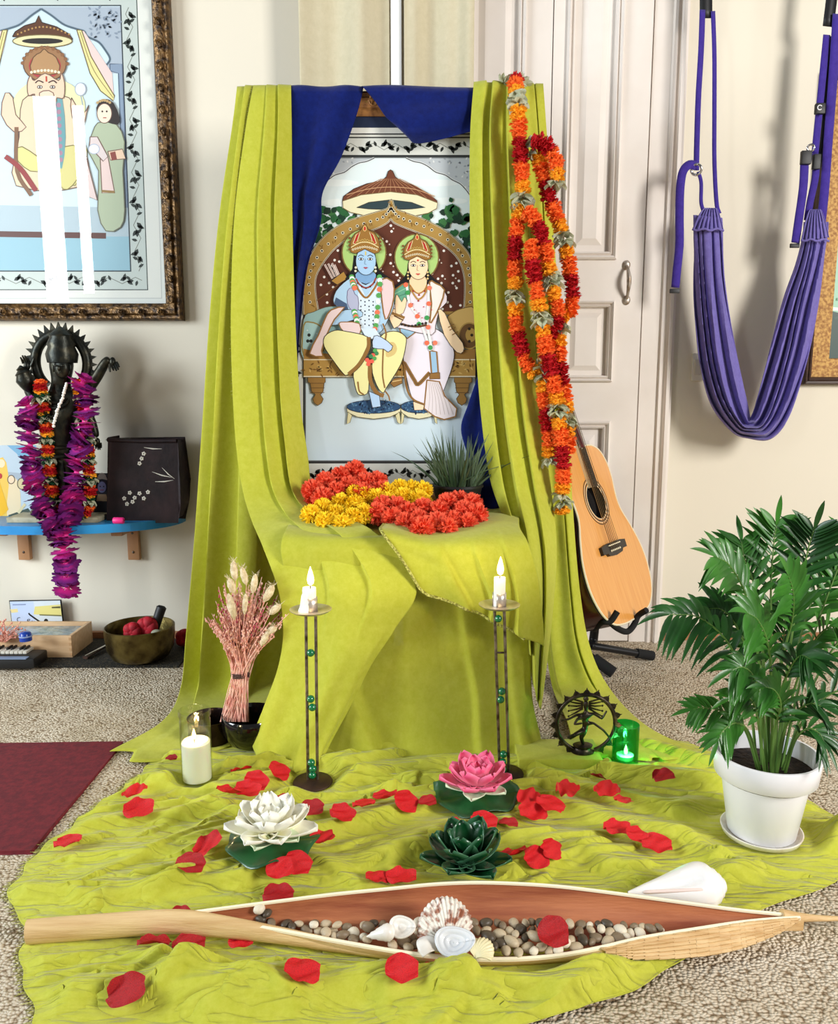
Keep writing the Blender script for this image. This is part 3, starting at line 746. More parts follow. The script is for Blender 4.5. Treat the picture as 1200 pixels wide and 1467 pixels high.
# sky, clouds, scalloped arch
p.poly([(438, 226.5), (680, 226.5), (680, 345), (438, 345)], (220, 232, 232))
for (x, y, rx, ry) in ((480, 262, 34, 5), (620, 262, 40, 5), (500, 290, 40, 6), (640, 288, 30, 5)): p.ell(x, y, rx, ry, (230, 238, 236))
p.at(400, 100, 3.75)
sc = [(680, 474), (720, 492), (760, 500), (800, 520), (840, 550), (890, 565), (930, 592), (970, 612), (1000, 642), (1022, 672), (1049, 712)]
scl = [(1190 - x, y) for x, y in sc]
for S, xe in ((sc, 1049), (scl, 143)):
    p.poly([(S[0][0], 475)] + S + [(xe, 475)], (182, 188, 192)); p.line(S, 11, (222, 224, 222), 3); p.line(S, 5, (60, 66, 70), 3)
    r = random.Random(4)
    for i in range(90):
        t = r.random(); q = S[min(int(t * len(S)), len(S) - 1)]; y = 480 + (q[1] - 492) * r.random(); x = q[0] + (xe - q[0]) * r.random()
        if q[1] > 500: p.leaf(x, y, r.uniform(0, 6), 16, .3, (150, 156, 162) if r.random() < .6 else (214, 216, 214))
    p.up()
# trees
for (x0, x1, yt, yb) in ((160, 420, 760, 1000), (800, 1049, 742, 1040)):
    r = random.Random(int(x0)); p.up()
    for i in range(90):
        t = r.random(); x = x0 + (x1 - x0) * t; y = yt + 30 * math.sin(t * 9) + (yb - yt) * r.random()
        p.leaf(x, y, r.uniform(0, 6.28), r.uniform(30, 60), .42, random.Random(i).choice([(28, 74, 42), (40, 96, 52), (20, 56, 36), (58, 112, 60), (24, 48, 34)]))
        if i % 6 == 0: p.up()
# umbrella
p.poly([(340, 700), (345, 680), (400, 640), (470, 612), (550, 596), (575, 575), (585, 545), (597, 537), (609, 545), (622, 575), (650, 596), (730, 625), (800, 665), (848, 705), (848, 722), (340, 722)], (108, 58, 36), 0, (60, 36, 24), 4)
for t in range(-6, 7): p.line([(597 + t * 8, 585), (597 + t * 24, 630), (597 + t * 39, 690)], 3, (170, 120, 84), 3)
p.line([(360, 672), (480, 640), (597, 630), (720, 640), (836, 680)], 4, (196, 150, 110), 3)
p.poly([(340, 705), (440, 672), (597, 655), (740, 672), (850, 715), (845, 745), (800, 770), (700, 790), (597, 795), (480, 788), (380, 765), (342, 742)], (226, 220, 182), 0, (120, 100, 60), 4)
p.poly([(415, 740), (480, 712), (597, 698), (710, 712), (785, 740), (710, 748), (597, 752), (480, 748)], (44, 62, 66), 0, (60, 50, 30), 3)
# throne back
p.at(420, 300, 4.444)
GD = (168, 132, 66)
outer = [(66, 670), (62, 540), (66, 420), (100, 310), (180, 190), (300, 95), (430, 45), (540, 12), (600, -8), (614, -50), (624, -64), (634, -50), (650, -8), (720, 22), (830, 62), (960, 130), (1050, 205), (1120, 290), (1152, 400), (1158, 540), (1158, 670)]
inner = [(160, 650), (140, 520), (142, 440), (172, 370), (240, 275), (320, 205), (400, 165), (530, 122), (600, 84), (620, 62), (640, 84), (700, 112), (800, 150), (900, 192), (1000, 262), (1060, 335), (1088, 430), (1092, 520), (1085, 650)]
p.poly(outer, GD); p.line(outer, 8, (226, 216, 180), 3); p.line(outer, 4, (70, 50, 30), 3); p.up()
for i in range(70):
    r = random.Random(i); a = outer[1 + i % 19]; b = inner[min(i % 19, 18)]; t = r.random() * .8 + .1
    p.leaf(a[0] + (b[0] - a[0]) * t + r.uniform(-14, 14), a[1] + (b[1] - a[1]) * t + r.uniform(-14, 14), r.uniform(0, 6.28), 24, .16, (128, 92, 36))
p.poly(inner, (92, 46, 28)); p.line(inner, 9, (226, 216, 190), 3); p.line(inner, 4, (70, 46, 24), 3)
mid = cr([((a[0] * .55 + b[0] * .45), (a[1] * .55 + b[1] * .45)) for a, b in zip(outer[1:20], inner)], 42)
p.dots([(q[0], q[1]) for q in mid], 10, (232, 226, 200)).dots([(q[0], q[1]) for q in mid], 6.5, (30, 24, 18))
r = random.Random(12); pts = []
while len(pts) < 120:
    x, y = r.uniform(160, 1075), r.uniform(90, 640)
    lim = np.interp(x, [q[0] for q in inner[2:17]], [q[1] for q in inner[2:17]])
    if y > lim + 24 and all((x - a) ** 2 + (y - b) ** 2 > 900 for a, b in pts): pts.append((x, y))
p.dots(pts, 8.5, (236, 230, 220)); p.dots([(x + 17, y + 19) for x, y in pts[::3]], 5, (220, 206, 190))
# cushions, bolsters, bench
p.poly([(66, 700), (130, 652), (230, 618), (350, 622), (420, 660), (400, 780), (300, 900), (66, 960)], (150, 186, 182), 4, (96, 80, 50), 4)
p.poly([(66, 740), (110, 718), (170, 742), (200, 800), (190, 900), (66, 930)], (166, 200, 196), 3, (150, 130, 70), 9)
p.dots([(90, 770), (150, 790), (210, 690), (270, 670), (330, 670), (110, 850), (160, 860), (300, 720), (350, 760), (240, 780)], 5, (222, 232, 228))
p.dots([(100, 800), (92, 838), (112, 838)], 11, (40, 44, 40))
p.poly([(980, 700), (1010, 660), (1070, 632), (1158, 636), (1158, 840), (1010, 830)], (206, 170, 100), 3, (110, 80, 36), 5)
p.ell(1120, 805, 66, 82, (104, 72, 38), (170, 136, 70), 8); p.ell(1130, 800, 34, 44, (176, 140, 70)); p.dots([(1136, 800), (1120, 760), (1120, 840)], 10, (40, 30, 22))
p.at(420, 450, 4.444)
p.poly([(66, 220), (190, 250), (400, 260), (400, 300), (66, 300)], (170, 128, 62)); p.poly([(980, 240), (1158, 220), (1158, 300), (980, 300)], (150, 110, 54))
p.poly([(66, 290), (1158, 290), (1158, 396), (66, 396)], (174, 136, 66)); p.line([(66, 290), (1158, 290)], 6, (232, 222, 190)); p.line([(66, 397), (1158, 397)], 7, (226, 216, 186)); p.line([(66, 403), (1158, 403)], 3, (80, 60, 40)); p.up()
for i in range(110):
    r = random.Random(i + 50); p.leaf(r.uniform(76, 1150), r.uniform(304, 384), r.uniform(0, 6.28), 28, .18, (116, 80, 30) if i % 3 else (206, 172, 100))
for sx in (0, 1):
    L = [(92, 403), (205, 403), (204, 432), (196, 440), (190, 492), (172, 512), (190, 540), (180, 565), (156, 582), (132, 565), (124, 540), (140, 512), (116, 492), (108, 440), (92, 432)]
    if sx: L = [(1228 - x, y) for x, y in L]
    p.poly(L, (150, 112, 54), 0, (70, 50, 28), 4)
    for y in (440, 470, 500): p.line([((100 if not sx else 1020) + 10, y), ((196 if not sx else 1116) + 2, y)], 4, (96, 66, 30))
# footstools
for (cx, rx, ry) in ((512, 172, 42), (800, 116, 40)):
    p.poly([(cx - rx, 595), (cx - rx * .98, 625), (cx - rx * .6, 655), (cx, 668), (cx + rx * .6, 655), (cx + rx * .98, 625), (cx + rx, 595)], (222, 216, 178), 0, (90, 80, 50), 4)
    for sg in (-1, 1): p.poly([(cx + sg * rx * .95, 622), (cx + sg * rx * .80, 645), (cx + sg * rx * .88, 690), (cx + sg * rx * 1.0, 700), (cx + sg * rx * .98, 660)], (214, 206, 160), 0, (90, 80, 50), 3)
    p.ell(cx, 590, rx, ry, (40, 74, 110), (40, 40, 40), 4); p.up(); r = random.Random(int(cx))
    for i in range(70):
        a = r.uniform(0, 6.28); q = math.sqrt(r.random()) * .9; p.leaf(cx + rx * q * math.cos(a), 590 + ry * q * math.sin(a), r.uniform(0, 6.28), 18, .3, r.choice([(24, 46, 76), (84, 124, 156), (60, 100, 136)]))
EDGE = (52, 40, 34); BAND = (140, 100, 48)
# --- right figure (drawn first; the left one overlaps it)
p.poly([(700, 150), (790, 60), (900, 90), (980, 150), (1022, 235), (1012, 330), (960, 480), (930, 560), (840, 590), (760, 545), (706, 320)], (230, 222, 232), 4, EDGE, 4)
p.poly([(850, 420), (930, 430), (962, 520), (1040, 600), (1032, 652), (960, 672), (900, 652), (832, 600)], (226, 216, 218), 0, BAND, 9)
for t in range(7): p.line([(862 + t * 10, 430), (868 + t * 18, 530), (856 + t * 27, 640)], 2.5, (182, 166, 166), 3)
p.line([(706, 300), (720, 460), (760, 540), (838, 578)], 13, BAND, 4); p.line([(706, 310), (770, 420), (796, 446), (868, 372)], 24, BAND, 3); p.line([(706, 310), (770, 420), (796, 446), (868, 372)], 3, EDGE, 3)
p.poly([(762, 556), (832, 580), (826, 610), (770, 612)], (242, 214, 180), 0, EDGE, 3)
p.poly([(868, 232), (912, 240), (922, 370), (880, 376)], (150, 186, 214), 0, BAND, 10); p.poly([(870, 376), (932, 372), (934, 412), (866, 414)], BAND, 0, EDGE, 3)
p.poly([(676, 40), (780, 60), (790, 105), (726, 155), (680, 112)], (150, 188, 212), 0, BAND, 8)
p.at(420, 300, 4.444)
p.ell(785, 305, 140, 148, (168, 200, 116), (120, 92, 46), 8)
p.poly([(735, 330), (722, 400), (690, 450), (640, 495), (650, 505), (730, 478), (770, 420)], (18, 16, 18), 2); p.poly([(848, 320), (864, 400), (910, 452), (952, 486), (946, 506), (860, 470), (820, 420)], (18, 16, 18), 2)
p.poly([(700, 480), (740, 468), (800, 540), (862, 468), (960, 515), (978, 590), (930, 640), (905, 740), (880, 800), (700, 760), (650, 740), (612, 640), (650, 510)], (232, 218, 224), 2, EDGE, 4)
p.poly([(650, 508), (738, 468), (728, 580), (622, 600)], (96, 158, 128), 2, BAND, 8); p.line([(640, 540), (720, 500)], 4, (150, 200, 160)); p.line([(635, 565), (720, 535)], 4, (60, 110, 90))
p.poly([(612, 618), (660, 640), (706, 690), (672, 742), (640, 758), (612, 700)], (243, 212, 172), 0, EDGE, 4)
p.poly([(650, 560), (664, 545), (690, 590), (704, 560), (722, 580), (700, 660), (652, 660)], (243, 212, 172), 2, EDGE, 3); p.line([(628, 660), (708, 690)], 16, BAND); p.line([(640, 676), (700, 706)], 8, (80, 54, 24))
p.poly([(866, 462), (905, 470), (962, 512), (930, 620), (890, 700), (868, 720), (880, 600)], (232, 222, 214), 2, BAND, 10)
p.poly([(920, 640), (965, 660), (1010, 760), (1078, 850), (1082, 905), (1040, 910), (960, 800)], (243, 212, 172), 2, EDGE, 4)
for q in ((985, 752, 1024, 730), (994, 770, 1034, 748), (1010, 800, 1050, 776)): p.line([q[:2], q[2:]], 6, BAND)
p.poly([(752, 425), (836, 425), (848, 480), (800, 540), (742, 484)], (240, 206, 164), 2)
p.line([(742, 480), (770, 520), (800, 535), (836, 512), (850, 480)], 8, (170, 120, 50), 3); p.line([(742, 500), (780, 560), (800, 572), (830, 548), (856, 496)], 10, (176, 132, 60), 3); p.dots([(762, 520), (800, 545), (836, 520), (796, 582)], 6, (150, 30, 30))
p.line([(722, 486), (740, 600), (790, 680), (840, 800), (872, 900)], 15, (226, 232, 226), 4); p.line([(862, 480), (858, 600), (850, 720), (880, 880)], 15, (226, 232, 226), 4)
for i, (x, y) in enumerate(((716, 480), (728, 530), (746, 610), (790, 680), (800, 730), (866, 500), (862, 600), (850, 690), (858, 750), (850, 850), (872, 880), (902, 850))): p.dots([(x, y)], 16, ((232, 108, 76), (60, 150, 80), (224, 120, 90))[i % 3])
p.line([(690, 728), (740, 742), (800, 745), (850, 735)], 12, (96, 60, 30), 3); p.dots([(690 + 22 * i, 732 + 10 * math.sin(i * .6)) for i in range(8)], 8, (40, 30, 26))
p.dots([(770, 640), (830, 620), (800, 660), (820, 690), (880, 640), (760, 600)], 4, (190, 60, 70))
p.ell(795, 362, 63, 84, (244, 212, 172), EDGE, 3)
def head(cx, cy, skin, lips, mark):
    for sg in (-1, 1):
        p.ell(cx + sg * 29, cy - 12, 15, 7, (240, 238, 232), (40, 30, 28), 3); p.dots([(cx + sg * 29, cy - 12)], 6, (30, 22, 20))
        p.line([(cx + sg * 12, cy - 30), (cx + sg * 30, cy - 38), (cx + sg * 48, cy - 28)], 4, (40, 28, 24), 3)
    p.line([(cx - 2, cy - 14), (cx - 6, cy + 18), (cx + 6, cy + 22)], 3, tuple(int(c * .72) for c in skin), 3)
    p.poly([(cx - 16, cy + 42), (cx - 5, cy + 38), (cx, cy + 41), (cx + 5, cy + 38), (cx + 16, cy + 42), (cx, cy + 52)], lips)
    p.line([(cx, cy - 60), (cx, cy - 36)], 6, mark) if mark else p.dots([(cx, cy - 44)], 6, (200, 40, 40))
def crown(cx, cy, k=1.0):
    Q = [(-90, 30), (-95, -10), (-85, -55), (-60, -90), (-25, -110), (-12, -135), (0, -155), (12, -135), (25, -110), (60, -95), (85, -60), (96, -10), (92, 30), (60, 40), (0, 10), (-60, 40)]
    p.poly([(cx + a * k, cy + b * k) for a, b in Q], (150, 106, 44), 0, (70, 44, 20), 4)
    p.poly([(cx + a * k, cy + b * k) for a, b in [(-75, -25), (-55, -80), (-30, -98), (-45, -50), (-50, -20)]], (172, 44, 34), 0, (230, 214, 160), 4); p.poly([(cx + a * k, cy + b * k) for a, b in [(75, -25), (55, -80), (30, -98), (45, -50), (50, -20)]], (172, 44, 34), 0, (230, 214, 160), 4)
    p.line([(cx - 88 * k, cy), (cx - 40 * k, cy - 26 * k), (cx, cy - 34 * k), (cx + 40 * k, cy - 26 * k), (cx + 88 * k, cy)], 5, (232, 216, 160), 4)
    p.dots([(cx + t * 15 * k, cy - 4 * k + abs(t) ** 1.5 * 1.6 * k) for t in range(-5, 6)], 7 * k, (238, 226, 186)); p.dots([(cx + t * 15 * k, cy - 4 * k + abs(t) ** 1.5 * 1.6 * k) for t in range(-5, 6)], 3.5 * k, (96, 30, 24))
    p.dots([(cx + t * 17 * k, cy - 48 * k + abs(t) ** 1.5 * 3 * k) for t in range(-3, 4)], 8 * k, (206, 166, 84)); p.dots([(cx + t * 17 * k, cy - 48 * k + abs(t) ** 1.5 * 3 * k) for t in range(-3, 4)], 4 * k, (60, 36, 20))
    p.dots([(cx - 97 * k, cy + b * k) for b in (-60, -36, -12, 12)] + [(cx + 98 * k, cy + b * k) for b in (-60, -36, -12, 12)], 9 * k, (120, 80, 36))
    p.ell(cx, cy - 120 * k, 10 * k, 16 * k, (190, 60, 40), (230, 200, 120), 4)
head(793, 368, (244, 212, 172), (196, 84, 72), None); crown(788, 288, .92)
for sg in (-1, 1): p.dots([(793 + sg * 62, 400), (793 + sg * 64, 420), (793 + sg * 62, 440)], 7, (206, 180, 120))
# --- left figure
p.ell(450, 275, 140, 150, (168, 200, 116), (120, 92, 46), 8)
p.line([(150, 640 - 60), (300, 470)], 4, (120, 80, 30))
for q in ((200, 350, 250, 440), (222, 345, 264, 430), (246, 342, 280, 424), (262, 352, 292, 420)): p.line([q[:2], q[2:]], 12, (222, 206, 196)); p.line([q[:2], q[2:]], 3, (120, 60, 50))
p.poly([(240, 455), (320, 395), (345, 440), (280, 480)], (170, 126, 54), 0, EDGE, 4)
p.poly([(385, 290), (375, 380), (330, 440), (352, 446), (404, 412), (420, 330)], (18, 16, 18), 2); p.poly([(520, 280), (545, 385), (612, 432), (604, 444), (560, 430), (512, 380)], (18, 16, 18), 2)
p.poly([(345, 448), (400, 436), (460, 480), (540, 430), (622, 466), (642, 600), (604, 700), (545, 790), (430, 790), (390, 660), (330, 640), (258, 600), (272, 520)], (172, 204, 228), 3, EDGE, 4)
p.poly([(420, 470), (462, 560), (528, 470), (552, 600), (532, 790), (424, 790), (410, 640)], (212, 226, 236), 2)
p.dots([(430 + 26 * (i % 5), 580 + 30 * (i // 5) + 8 * (i % 2)) for i in range(30)], 5, (44, 50, 70))
p.poly([(560, 446), (632, 460), (640, 560), (614, 660), (586, 700), (566, 600)], (224, 200, 200), 2, BAND, 9)
p.poly([(258, 600), (272, 560), (340, 600), (352, 640), (330, 650)], (70, 90, 120)); p.poly([(230, 690), (330, 640), (420, 640), (440, 680), (330, 720), (250, 738)], (168, 200, 226), 2, EDGE, 4)
p.poly([(345, 520), (372, 500), (392, 540), (412, 560), (412, 640), (372, 642), (345, 600)], (176, 180, 204), 2, (110, 100, 130), 4)
p.poly([(412, 395), (508, 395), (524, 440), (462, 474), (398, 440)], (122, 162, 202), 2)
p.line([(398, 440), (420, 476), (462, 500), (505, 476), (526, 436)], 10, (150, 60, 46), 4); p.dots([(410, 470), (436, 492), (462, 502), (490, 492), (516, 464)], 5, (30, 24, 24)); p.line([(385, 450), (420, 520), (464, 562), (510, 512), (545, 450)], 12, (150, 104, 44), 4)
for path in ([(372, 430), (378, 470), (390, 500)], [(548, 430), (552, 480), (542, 560), (536, 640), (530, 700), (520, 760), (500, 790)], [(388, 650), (402, 700), (410, 760), (424, 800)]):
    Q = cr(path, 14 if len(path) > 3 else 8)
    for i, (x, y) in enumerate(Q): p.dots([(x, y)], 17, ((84, 160, 84), (236, 240, 232), (84, 160, 84), (234, 116, 82))[i % 4])
p.ell(462, 330, 64, 88, (164, 198, 228), EDGE, 3); head(460, 328, (164, 198, 228), (168, 72, 84), (236, 200, 70)); crown(455, 242)
for sg in (-1, 1): p.dots([(460 + sg * 62, 370), (460 + sg * 64, 392)], 8, (222, 216, 190))
p.poly([(240, 640), (326, 622), (262, 700), (212, 800), (180, 900), (186, 936), (104, 918), (160, 800), (200, 700)], (226, 202, 200), 2, BAND, 9)
p.at(420, 450, 4.444)
p.poly([(290, 60), (330, 50), (420, 60), (420, 130), (330, 120)], (226, 202, 200), 2, BAND, 6); p.poly([(430, 90), (520, 90), (560, 150), (470, 160)], (210, 226, 236))
YL = (230, 224, 158)
p.poly([(384, 350), (470, 280), (480, 480), (440, 516), (402, 492)], YL, 3, EDGE, 5)
p.poly([(500, 330), (548, 150), (640, 108), (712, 140), (716, 200), (684, 320), (592, 470), (570, 502), (530, 452)], YL, 3, EDGE, 5)
p.poly([(600, 190), (640, 180), (660, 220), (640, 260), (590, 270)], (212, 186, 120), 3)
p.poly([(200, 142), (262, 104), (336, 110), (474, 146), (458, 232), (402, 330), (344, 388), (312, 372), (250, 290), (196, 205)], YL, 3, EDGE, 5)
p.line([(480, 146), (476, 220), (420, 320), (352, 384)], 26, BAND, 4); p.line([(492, 150), (488, 222), (432, 324), (366, 388)], 3, EDGE, 4)
p.line([(488, 320), (490, 420), (530, 500), (576, 520)], 26, BAND, 4); p.line([(572, 220), (568, 380), (582, 470)], 9, BAND, 4); p.line([(410, 430), (420, 490), (448, 512)], 9, BAND, 3)
p.line([(570, 60), (590, 120), (584, 170)], 10, BAND, 3); p.line([(584, 490), (606, 520), (614, 552)], 9, BAND, 3)
p.poly([(514, 140), (562, 148), (632, 204), (604, 242), (574, 222), (506, 214)], (188, 208, 234), 2, EDGE, 4)
p.poly([(480, 490), (548, 520), (556, 588), (504, 596), (492, 545)], (176, 204, 232), 0, EDGE, 4)
for i, (x, y) in enumerate(((520, 232), (530, 250), (508, 262), (516, 282), (494, 268), (470, 292), (482, 305), (500, 300), (478, 318))): p.dots([(x, y)], 14, ((84, 160, 84), (60, 130, 80), (234, 96, 76))[i % 3 if i < 6 else 2])
p.line([(690, 330), (692, 400)], 6, BAND); p.poly([(616, 440), (640, 410), (692, 402), (694, 440), (640, 466)], BAND, 0, EDGE, 4); p.line([(630, 430), (690, 418)], 6, (206, 176, 120))
p.at(0, 0, 1)
p.build('painting', ap)

# ---- left picture in its carved frame under glass
YL_ = YW - .018
lp = thing('framed_picture', 'framed painting of a crowned elephant-headed figure in the dark carved frame on the left wall', 'picture', PY(60, 200, YW - .02))
lx1 = PY(251, 230, YW - .03).x; lz0 = PY(130, 459, YW - .03).z; lx0 = PY(-130, 230, YW - .03).x; lz1 = PY(130, -90, YW - .03).z
mb = MB(); frame_rect(mb, lx0, lx1, lz0, lz1, YW - .012, [(0, -.012), (0, .016), (.006, .024), (.014, .020), (.020, .026), (.032, .024), (.040, .016), (.046, .012), (.050, .008), (.050, -.010)])
r = random.Random(5)   # carved scrolls along the two visible rails
zc = lz0 + .026; xc = lx1 - .026
def scroll(c, ax, sg, k):
    return [c + ax * (sg * (.004 + .020 * k * t * math.cos(5 * t))) + Vector((0, -.002, 0)) + (Vector((0, 0, 1)) if ax.x else Vector((1, 0, 0))) * (.011 * t * math.sin(5 * t)) for t in [i / 12 for i in range(13)]]
x = lx1 - .06
while x > PY(-40, 450, YW).x:
    for sg in (-1, 1): mb.tube(scroll(Vector((x, YW - .040, zc)), Vector((1, 0, 0)), sg, 1.0), [.0034 - .0014 * i / 12 for i in range(13)], 5)
    mb.ball((x, YW - .040, zc), (.004, .003, .005), 8, 6); x -= .058
z = lz0 + .06
while z < PY(240, -30, YW).z:
    for sg in (-1, 1): mb.tube(scroll(Vector((xc, YW - .040, z)), Vector((0, 0, 1)), sg, 1.0), [.0034 - .0014 * i / 12 for i in range(13)], 5)
    mb.ball((xc, YW - .040, z), (.004, .003, .005), 8, 6); z += .058
mb.build('frame', BRONZE_FRAME, lp)
p = Paint(YW - .0085).at(0, 0, 2.857)
def pv(x, y): return (x + (y - 600) * .038 * (1 if x > -400 else 0), y)      # keep uprights upright on the wall
def q(pts): return [pv(*t) for t in pts]
W0 = -500
p.poly(q([(W0 - 100, -300), (680, -300), (680, 1290), (W0 - 100, 1290)]), (222, 226, 220)); p.poly(q([(W0, -250), (648, -250), (640, 1222), (W0, 1222)]), (190, 194, 190)); p.poly(q([(W0, -247), (645, -247), (637, 1219), (W0, 1219)]), (226, 228, 220))
p.poly(q([(W0, -80), (584, -80), (584, 1188), (W0, 1188)]), (70, 80, 76)); p.poly(q([(W0, -77), (580, -77), (580, 1184), (W0, 1184)]), (196, 206, 200)); p.poly(q([(W0, 20), (518, 20), (518, 1112), (W0, 1112)]), (50, 60, 66)); p.poly(q([(W0, 25), (513, 25), (513, 1107), (W0, 1107)]), (206, 224, 230))
p.vine(pv(548, 30), pv(548, 1110), 108, (36, 46, 40), 56, 5); p.vine(pv(-100, -28), pv(540, -28), 106, (36, 46, 40), 60, 6); p.vine(pv(-200, 1148), pv(560, 1148), 106, (36, 46, 40), 52, 7)
p.poly(q([(W0, 965), (513, 965), (513, 1107), (W0, 1107)]), (150, 190, 204)); p.poly(q([(W0, 830), (513, 850), (513, 968), (W0, 968)]), (178, 196, 204)); p.line(q([(-200, 955), (420, 965)]), 24, (96, 62, 56))
# arch spandrel
A = [(190, 36), (230, 62), (280, 100), (330, 118), (362, 128), (376, 150), (420, 172), (446, 205), (464, 240), (452, 262), (440, 268)]
for S in (A, [(380 - x, y) for x, y in A]):
    e = 513 if S is A else W0
    p.poly(q([(S[0][0], 28)] + S + [(S[-1][0], 300), (e, 300), (e, 28)]), (172, 184, 196)); p.line(q(S), 10, (116, 136, 150), 4); p.line(q(S), 4, (70, 84, 96), 4)
p.poly(q([(462, 262), (513, 262), (513, 850), (496, 850), (496, 300), (462, 290)]), (136, 154, 176), 0, (80, 96, 116), 4); p.up()
r = random.Random(3)
for i in range(60): p.leaf(*pv(r.uniform(390, 505), r.uniform(34, 150)), r.uniform(0, 6), 18, .25, (136, 150, 166))
# curtains
for sg in (1, -1):
    m = lambda t: [(190 + sg * (x - 190), y) for x, y in t]
    p.poly(q(m([(330, 122), (362, 128), (470, 300), (474, 410), (400, 340), (352, 210)])), (236, 206, 200)); p.poly(q(m([(332, 122), (352, 124), (386, 230), (440, 330), (476, 392), (470, 412), (420, 372), (380, 300)])), (226, 218, 150), 0, (110, 96, 60), 4); p.line(q(m([(345, 130), (392, 280), (470, 400)])), 3, (150, 130, 80), 4)
# umbrella
p.poly(q([(68, 150), (80, 130), (120, 105), (165, 92), (178, 64), (190, 92), (250, 110), (300, 140), (314, 160)]), (92, 56, 34), 0, (50, 32, 22), 4); p.dots(q([(90 + 15 * i, 140 - 30 * math.sin(i / 14 * 3.14)) for i in range(15)]), 4, (180, 140, 80))
p.ell(*pv(190, 168), 122, 26, (222, 214, 166), (110, 92, 50), 4); p.ell(*pv(190, 168), 84, 12, (40, 34, 30))
# central figure
p.ell(*pv(205, 440), 150, 120, (226, 226, 176)); SK = (234, 204, 176); OUT = (120, 92, 80)
p.poly(q([(100, 410), (180, 390), (290, 400), (330, 500), (350, 620), (340, 760), (60, 760), (80, 560)]), (224, 208, 176), 3, OUT, 4)
p.poly(q([(60, 540), (10, 470), (30, 380), (60, 400), (70, 470), (110, 520)]), SK, 2, OUT, 4); p.poly(q([(300, 400), (340, 470), (370, 430), (360, 460), (340, 520), (300, 480)]), SK, 2, OUT, 4); p.line(q([(330, 340), (345, 430)]), 4, (150, 170, 190)); p.ell(*pv(338, 365), 22, 26, (222, 226, 232), (160, 170, 186), 3)
p.poly(q([(90, 600), (200, 660), (330, 590), (352, 640), (300, 760), (200, 700), (120, 700), (60, 640)]), (218, 212, 140), 3, (130, 120, 70), 4); p.poly(q([(230, 620), (330, 600), (330, 700), (270, 775), (232, 740)]), (214, 206, 138), 3, (130, 120, 70), 4)
p.poly(q([(350, 640), (390, 820), (340, 800), (320, 700)]), (226, 206, 202), 0, OUT, 4)
p.poly(q([(232, 400), (262, 400), (270, 560), (250, 690), (225, 640)]), (110, 160, 166), 2); p.dots(q([(246, 430 + 28 * i) for i in range(9)]), 10, (172, 130, 150)); 
p.line(q([(70, 520), (66, 700), (120, 800)]), 16, (130, 96, 70), 3); p.line(q([(20, 640), (80, 690), (140, 780)]), 20, (150, 60, 60), 3)
p.ell(*pv(196, 262), 88, 72, (158, 116, 78), (90, 60, 40), 4); p.ell(*pv(196, 270), 66, 52, (176, 60, 62)); p.poly(q([(140, 300), (150, 235), (180, 215), (196, 200), (212, 215), (244, 235), (252, 300)]), (180, 140, 96), 2, (100, 70, 40), 4)
p.dots(q([(196 + 92 * math.cos(3.3 + i * .26), 270 + 76 * math.sin(3.3 + i * .26)) for i in range(12)]), 8, (140, 96, 60)); p.dots(q([(140 + 14 * i, 296 - 8 * math.sin(i / 8 * 3.14)) for i in range(9)]), 6, (236, 226, 196))
p.poly(q([(150, 330), (196, 300), (250, 330), (262, 300), (274, 340), (268, 400), (240, 400), (232, 420), (160, 420), (150, 385), (124, 390), (122, 340), (136, 310)]), SK, 3, OUT, 4)
p.poly(q([(170, 380), (226, 380), (230, 480), (200, 560), (168, 600), (160, 580), (184, 520), (180, 440)]), (236, 210, 186), 3, OUT, 4)
for sg in (-1, 1): p.ell(*pv(198 + sg * 26, 356), 10, 6, (240, 236, 228), (60, 44, 40), 3); p.dots(q([(198 + sg * 26, 356)]), 4, (40, 28, 26)); p.line(q([(198 + sg * 10, 338), (198 + sg * 30, 330), (198 + sg * 44, 340)]), 5, (70, 50, 44), 3)
p.line(q([(200, 312), (200, 334)]), 6, (190, 60, 40))
# attendant on the right
p.poly(q([(390, 520), (420, 500), (480, 510), (510, 580), (498, 700), (500, 860), (480, 930), (420, 945), (390, 860), (400, 700), (360, 620)]), (176, 188, 160), 2, (110, 110, 90), 4)
p.poly(q([(408, 640), (440, 640), (462, 790), (410, 790)]), (230, 206, 200), 0, OUT, 4); p.line(q([(410, 782), (462, 786)]), 10, (150, 120, 70)); p.poly(q([(440, 620), (500, 610), (512, 650), (450, 655)]), SK, 0, OUT, 4); p.line(q([(460, 622), (466, 655)]), 22, (140, 70, 60))
p.poly(q([(370, 560), (400, 560), (440, 640), (420, 660), (366, 600)]), (220, 206, 204), 0, OUT, 4); p.ell(*pv(384, 610), 22, 20, (226, 228, 236), (170, 180, 200), 3)
p.poly(q([(400, 440), (430, 405), (470, 420), (494, 480), (486, 510), (440, 500), (410, 490)]), (44, 36, 34), 2); p.ell(*pv(432, 464), 30, 40, (240, 222, 200), OUT, 3); p.dots(q([(424, 456), (442, 456)]), 4, (40, 30, 30)); p.line(q([(426, 482), (440, 482)]), 4, (170, 90, 80)); p.dots(q([(406 + 10 * i, 420 - 10 * math.sin(i / 5 * 3.1)) for i in range(6)]), 6, (190, 160, 110))
p.build('painting', lp)
mb = MB().box(((lx0 + lx1) / 2, YW - .0035, (lz0 + lz1) / 2), (lx1 - lx0 - .02, .005, lz1 - lz0 - .02)); mb.build('backing_board', DARK_WOOD, lp, smooth=False)
mb = MB().grid([[(a, YW - .0135, b) for a in (lx0 + .046, lx1 - .046)] for b in (lz0 + .046, lz1 - .046)]); mb.build('glass', GLASS, lp, smooth=False)

